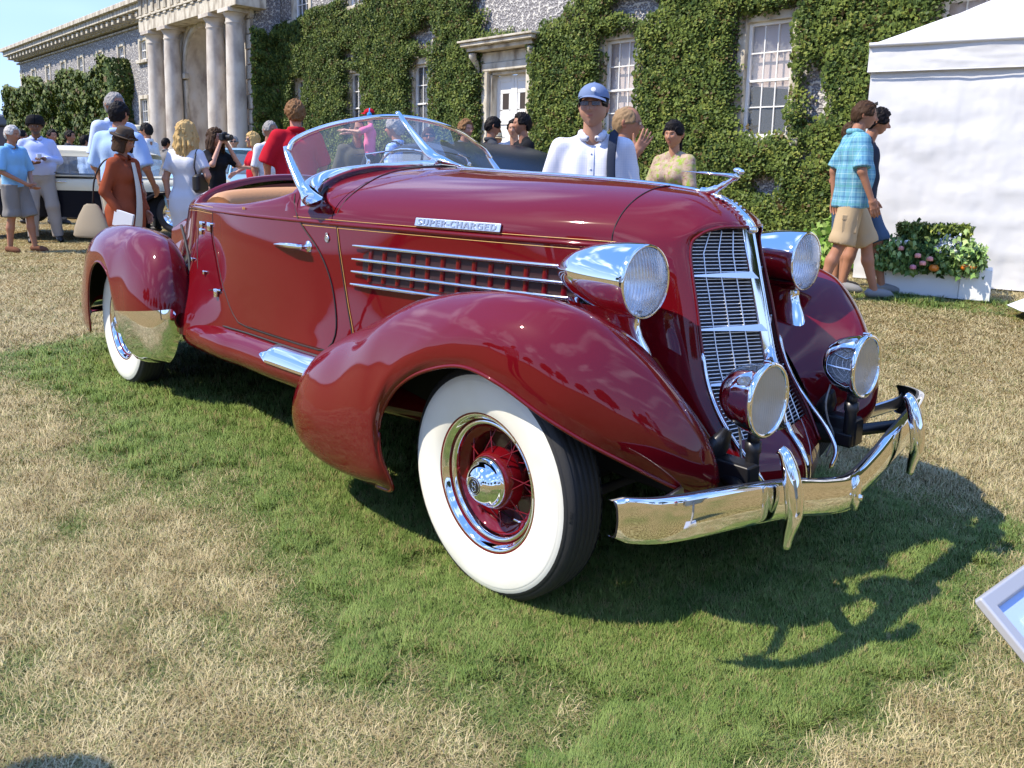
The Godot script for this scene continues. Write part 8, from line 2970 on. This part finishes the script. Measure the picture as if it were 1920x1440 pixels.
	bagm.grid_out(rr)
	var bag := held("handbag", "large beige shoulder bag hanging behind the woman in the brown hat", "bag", o, bagm, c.call("bag_beige", Color(0.30, 0.25, 0.18)), 1.58)
	part_of(bag, "strap", m, mats.shoe_dark, 1.58)
	person({"at": [-7.31, -0.51], "h": 1.90, "yaw": face.call(-0.95, 0.15), "label": "dark-haired man seen from behind in a light blue shirt with rolled sleeves", "cell": 0.018, "seed": 11, "build": 1.08, "skin": tanned, "hair": "short", "hair_mat": hm.black,
		"top": {"mat": pale_blue, "sleeve": 0.62, "hem": 0.93, "puff": 1.12, "sleeve_r": 0.078, "fold": 0.012}, "bottom": {"type": "trousers", "mat": stone, "belt": true}, "arms": [V(0.27, 1.14, 0.0), V(0.23, 0.96, 0.18), V(-0.27, 1.14, 0.0), V(-0.23, 0.96, 0.18)]})
	person({"at": [-8.67, -0.90], "h": 2.08, "yaw": face.call(0.5, 0.85), "label": "tall grey-haired man in sunglasses and a pale blue polo shirt", "cell": 0.018, "seed": 12, "build": 1.05, "skin": tanned, "hair": "short", "hair_mat": hm.grey, "glasses": "dark",
		"top": {"mat": c.call("cloth_ice_blue", Color(0.48, 0.56, 0.74)), "sleeve": 0.62, "hem": 0.88, "sleeve_r": 0.074}, "bottom": {"type": "trousers", "mat": grey}})
	person({"at": [-9.75, -1.35], "h": 1.80, "yaw": face.call(0.3, 0.9), "label": "man in a blue shirt almost hidden behind the tall grey-haired man", "cell": 0.022, "seed": 30, "skin": tanned, "hair": "short", "hair_mat": hm.brown, "top": {"mat": c.call("cloth_mid_blue", Color(0.22, 0.30, 0.45)), "sleeve": 0.62}, "bottom": {"type": "trousers", "mat": grey}})
	o = person({"at": [-12.24, -0.90], "h": 1.86, "yaw": face.call(0.85, 0.45), "label": "bearded man in a black turban and light blue shirt, holding a cup", "cell": 0.02, "seed": 13, "build": 1.12, "belly": 0.05, "fat": 0.5, "skin": dark, "beard": 1.2, "hair": "none", "hat": "turban", "hat_mat": black,
		"top": {"mat": c.call("cloth_lilac_blue", Color(0.45, 0.52, 0.78)), "sleeve": 1.0, "hem": 0.95, "fold": 0.010}, "bottom": {"type": "trousers", "mat": c.call("cloth_dove", Color(0.34, 0.31, 0.28)), "belt": true, "loose": 1.2}, "feet": [V(0.20, 0.075, 0.0), V(-0.12, 0.075, 0.05)],
		"arms": [V(0.27, 1.16, -0.02), V(0.09, 1.19, 0.25), V(-0.27, 1.15, -0.02), V(-0.06, 1.13, 0.27)]})
	m = MB.new()
	m.lathe([[0.0, 1.16], [0.028, 1.16], [0.034, 1.25], [0.032, 1.25], [0.0, 1.2]], V(0.03, 0.0, 0.34), Vector3.UP, 18)
	held("paper_cup", "small cup in the hands of the man in the black turban", "cup", o, m, white, 1.86)
	person({"at": [-11.07, -0.32], "h": 1.71, "yaw": face.call(0.2, 0.95), "label": "silver-haired man in a blue polo shirt and grey shorts, hands clasped, at far left", "cell": 0.018, "seed": 14, "build": 1.06, "skin": tanned, "hair": "short", "hair_mat": hm.silver,
		"top": {"mat": sky_blue, "sleeve": 0.62, "hem": 0.90, "sleeve_r": 0.072}, "bottom": {"type": "shorts", "mat": grey, "end": 0.5, "loose": 1.35}, "feet": [V(0.12, 0.07, 0.16), V(-0.10, 0.07, -0.05)], "shoe_mat": c.call("sandal_brown", Color(0.16, 0.07, 0.04)),
		"turn": V(0.12, 0, 0), "arms": [V(0.26, 1.13, 0.02), V(0.05, 0.96, 0.24), V(-0.26, 1.13, 0.02), V(-0.04, 0.95, 0.25)]})
	person({"at": [-13.15, -2.85], "h": 1.90, "yaw": face.call(-0.2, -1.0), "label": "dark-haired man in a white long-sleeved shirt behind the cream car", "cell": 0.022, "seed": 15, "skin": tanned, "hair": "short", "hair_mat": hm.black, "top": {"mat": white, "sleeve": 1.0}, "bottom": {"type": "trousers", "mat": suit}})
	person({"at": [-14.1, -3.0], "h": 1.86, "yaw": face.call(0.4, 0.9), "label": "person in a pale straw hat with a dark band behind the cream car", "cell": 0.024, "seed": 16, "skin": tanned, "hair": "short", "hair_mat": hm.grey, "hat": "straw", "hat_mat": c.call("straw", Color(0.62, 0.55, 0.38)), "top": {"mat": pale_blue, "sleeve": 0.6}, "bottom": {"type": "trousers", "mat": stone}})
	o = person({"at": [-9.18, -2.33], "h": 1.72, "yaw": face.call(0.45, 0.9), "fem": true, "label": "brown-haired woman in black taking a photograph, behind the cockpit", "cell": 0.018, "seed": 17, "hair": "wavy", "hair_mat": hm.brown, "skin": Color(0.46, 0.25, 0.18),
		"top": {"mat": black, "sleeve": 0.6, "collar": false, "hem": 0.80}, "bottom": {"type": "trousers", "mat": black}, "thumb": [V(0, -1, 0.2), V(0, -1, 0.2)], "arms": [V(0.24, 1.27, 0.20), V(0.055, 1.57, 0.17), V(-0.24, 1.27, 0.20), V(-0.055, 1.57, 0.17)]})
	m = MB.new()
	m.box(V(0, 1.645, 0.19), V(0.15, 0.10, 0.075), 0.012)
	m.box(V(0, 1.70, 0.19), V(0.06, 0.03, 0.06), 0.01)
	m.lathe([[0.036, 0], [0.038, 0.05], [0.042, 0.09], [0.040, 0.095], [0.034, 0.09], [0.0, 0.085]], V(0, 1.64, 0.225), V(0, 0, 1), 20)
	held("camera", "black camera with a long lens held up by the woman in black", "camera", o, m, mats.black_paint, 1.72)
	# round the windscreen
	person({"at": [-8.68, -2.88], "h": 1.82, "yaw": face.call(0.55, 0.75), "label": "man in a white T-shirt with a dark backpack strap, left of the red shirt", "cell": 0.02, "seed": 18, "skin": tanned, "hair": "short", "hair_mat": hm.grey, "top": {"mat": white, "sleeve": 0.6, "collar": false}, "bottom": {"type": "trousers", "mat": navy}})
	person({"at": [-10.73, -3.65], "h": 1.74, "yaw": face.call(0.6, -0.7), "fem": true, "label": "blond woman in a red and black top beside the man in white", "cell": 0.022, "seed": 19, "hair": "bob", "hair_mat": hm.blond, "glasses": "dark", "top": {"mat": redc, "sleeve": 0.4, "collar": false}, "bottom": {"type": "trousers", "mat": black}, "arms": [V(0.22, 1.18, 0.06), V(0.16, 1.2, 0.28), V(-0.25, 1.2, 0.05), V(-0.3, 1.1, 0.2)]})
	person({"at": [-14.86, -5.20], "h": 1.80, "yaw": face.call(0.95, 0.2), "label": "man with backpack straps over a pale shirt by the porch, beyond the blue car", "cell": 0.026, "seed": 20, "hair": "short", "hair_mat": hm.grey, "glasses": "dark", "top": {"mat": stone, "sleeve": 0.6}, "bottom": {"type": "trousers", "mat": grey}})
	person({"at": [-6.29, -2.75], "h": 1.73, "yaw": face.call(0.85, 0.35), "label": "man in an olive T-shirt carrying a child, seen through the windscreen", "cell": 0.02, "seed": 21, "build": 1.06, "skin": tanned, "hair": "crew", "hair_mat": hm.brown, "top": {"mat": olive, "sleeve": 0.6, "collar": false}, "bottom": {"type": "trousers", "mat": jeans}, "arms": [V(0.25, 1.13, 0.03), V(0.02, 1.02, 0.24), V(-0.25, 1.12, 0.0), V(-0.08, 0.96, 0.22)]})
	o = person({"at": [-6.10, -2.80], "h": 1.0, "lift": 0.82, "yaw": face.call(0.1, -0.95), "label": "child in pink T-shirt, red cap and blue ear defenders, carried by the man in olive", "cell": 0.03, "seed": 22, "skin": Color(0.48, 0.27, 0.19), "hair": "short", "hair_mat": hm.brown, "hat": "cap", "hat_mat": redc, "top": {"mat": pink, "sleeve": 0.6, "collar": false}, "bottom": {"type": "shorts", "mat": navy, "end": 0.5}, "feet": [V(0.12, 0.25, 0.2), V(-0.12, 0.25, 0.2)], "arms": [V(0.25, 1.32, 0.2), V(0.12, 1.35, 0.48), V(-0.25, 1.3, 0.2), V(-0.15, 1.3, 0.45)], "head_at": V(0, 0.02, 0)})
	m = MB.new()
	for s in [-1, 1]: m.ball(V(0.095 * s, 1.65, 0.01), V(0.035, 0.055, 0.05), 14, 10)
	var band := []
	for k in 13: band.append(V(cos(PI * k / 12.0) * 0.1, 1.66 + sin(PI * k / 12.0) * 0.12, 0.01))
	m.tube(band, 0.012, 6)
	part_of(o, "ear_defenders", m, c.call("plastic_blue", Color(0.05, 0.28, 0.62)), 1.0)
	o = person({"at": [-5.85, -2.98], "h": 1.72, "yaw": face.call(-0.25, -0.95), "label": "grey-haired man in a blue checked shirt, turned left behind the windscreen", "cell": 0.02, "seed": 23, "build": 1.06, "skin": tanned, "hair": "thick", "hair_mat": hm.grey, "top": {"mat": blue_check, "sleeve": 0.62}, "bottom": {"type": "trousers", "mat": grey}})
	m = MB.new()
	m.box(V(0.0, 1.22, -0.20), V(0.32, 0.46, 0.16), 0.06)
	for s in [-1, 1]: m.tube(spline([V(0.11 * s, 1.42, -0.13), V(0.115 * s, 1.49, -0.01), V(0.11 * s, 1.38, 0.115), V(0.13 * s, 1.15, 0.13), V(0.16 * s, 1.05, -0.1)], 4), 0.018, 6, true, V(0, 0, 1), 0.4)
	held("backpack", "dark backpack on the man in the blue checked shirt", "backpack", o, m, black, 1.72)
	person({"at": [-6.78, -4.14], "h": 1.66, "yaw": face.call(0.95, 0.1), "fem": true, "label": "woman in sunglasses with a pale scarf, seen right of the screen's centre post", "cell": 0.022, "seed": 24, "hair": "tied", "hair_mat": hm.brown, "glasses": "dark", "skin": tanned, "top": {"mat": slate, "sleeve": 1.0, "collar": false}, "bottom": {"type": "trousers", "mat": black}})
	person({"at": [-5.95, -4.05], "h": 1.71, "yaw": face.call(0.6, 0.55), "label": "auburn-haired man in a slate grey suit, seen through the right-hand windscreen pane", "cell": 0.02, "seed": 25, "build": 1.08, "skin": Color(0.44, 0.22, 0.15), "hair": "thick", "hair_mat": hm.ginger, "top": {"mat": slate, "name": "jacket", "sleeve": 1.0, "hem": 0.80, "puff": 1.08}, "bottom": {"type": "trousers", "mat": slate}})
	person({"at": [-5.75, -4.30], "h": 1.74, "yaw": face.call(-0.3, 0.95), "label": "dark-haired man in a dark suit looking down, right of the windscreen", "cell": 0.02, "seed": 26, "skin": tanned, "hair": "short", "hair_mat": hm.black, "turn": V(0.3, 0, 0), "top": {"mat": suit, "name": "jacket", "sleeve": 1.0, "hem": 0.80}, "bottom": {"type": "trousers", "mat": suit}})
	person({"at": [-8.07, -6.48], "h": 1.64, "yaw": face.call(0.9, 0.3), "label": "older man in a cream straw hat and tie before the door", "cell": 0.024, "seed": 27, "skin": tanned, "hair": "short", "hair_mat": hm.silver, "hat": "straw", "hat_mat": mats.straw, "top": {"mat": slate, "name": "jacket", "sleeve": 1.0, "hem": 0.8}, "bottom": {"type": "trousers", "mat": grey}})
	person({"at": [-5.55, -4.50], "h": 1.70, "yaw": face.call(0.85, -0.2), "label": "dark-haired man in a plain white T-shirt before the white door", "cell": 0.02, "seed": 28, "skin": Color(0.44, 0.24, 0.16), "hair": "short", "hair_mat": hm.black, "top": {"mat": white, "sleeve": 0.6, "collar": false}, "bottom": {"type": "trousers", "mat": jeans}})
	person({"at": [-4.85, -3.98], "h": 1.72, "yaw": face.call(0.35, -0.9), "label": "dark-haired man in a black T-shirt facing left, nearest the white door", "cell": 0.019, "seed": 29, "skin": tanned, "hair": "thick", "hair_mat": hm.black, "top": {"mat": black, "sleeve": 0.6, "collar": false}, "bottom": {"type": "trousers", "mat": jeans}})
	# heads beyond the cream car, at the far left
	var tops := [slate, suit, navy, pale_blue, grey]
	var k := 0
	for q in [[-15.79, -2.00, 1.80, "dark-haired man in grey beyond the cream car, right of the turban"], [-17.24, -2.69, 1.84, "dark-haired man in a dark suit far beyond the cream car's roof"], [-16.20, -1.56, 1.78, "dark-haired man in navy far behind the silver-haired man"], [-15.2, -2.4, 1.7, "person in pale blue beyond the cream car's roof, by the ivy"], [-17.91, -4.91, 1.78, "man in grey far off by the porch columns, beyond the woman in white"]]:
		person({"at": [q[0], q[1]], "h": q[2], "yaw": face.call(0.5 - 0.4 * k, 0.6), "label": q[3], "cell": 0.032, "seed": 40 + k, "skin": tanned, "hair": "short", "hair_mat": hm.black, "top": {"mat": tops[k], "sleeve": 1.0}, "bottom": {"type": "trousers", "mat": grey}})
		k += 1
	# bystanders on this side of the car: seen in the chrome, one casting a shadow on the grass
	person({"at": [-0.70, 3.26], "h": 1.78, "yaw": 2.6, "label": "bystander in a white shirt outside the left edge, whose shadow falls on the grass", "cell": 0.03, "seed": 50, "hair": "short", "hair_mat": hm.brown, "top": {"mat": white, "sleeve": 0.6}, "bottom": {"type": "trousers", "mat": navy}})
	person({"at": [4.4, 1.2], "h": 1.75, "yaw": -1.9, "label": "bystander in a pale blue shirt seen reflected in the bumper", "cell": 0.03, "seed": 51, "hair": "short", "hair_mat": hm.brown, "top": {"mat": pale_blue, "sleeve": 0.6}, "bottom": {"type": "trousers", "mat": navy}})
	person({"at": [5.2, 2.4], "h": 1.68, "yaw": -2.0, "fem": true, "label": "bystander in a red top seen reflected in the bumper", "cell": 0.03, "seed": 52, "hair": "bob", "hair_mat": hm.blond, "top": {"mat": redc, "sleeve": 0.6}, "bottom": {"type": "trousers", "mat": stone}})

func _ready() -> void:
	rng.seed = 3
	setup()
	materials()
	lawn()
	build_house()
	build_ivy()
	build_trees()
	build_tent()
	build_car()
	build_cars()
	build_people()
	build_planter()
	build_sign()
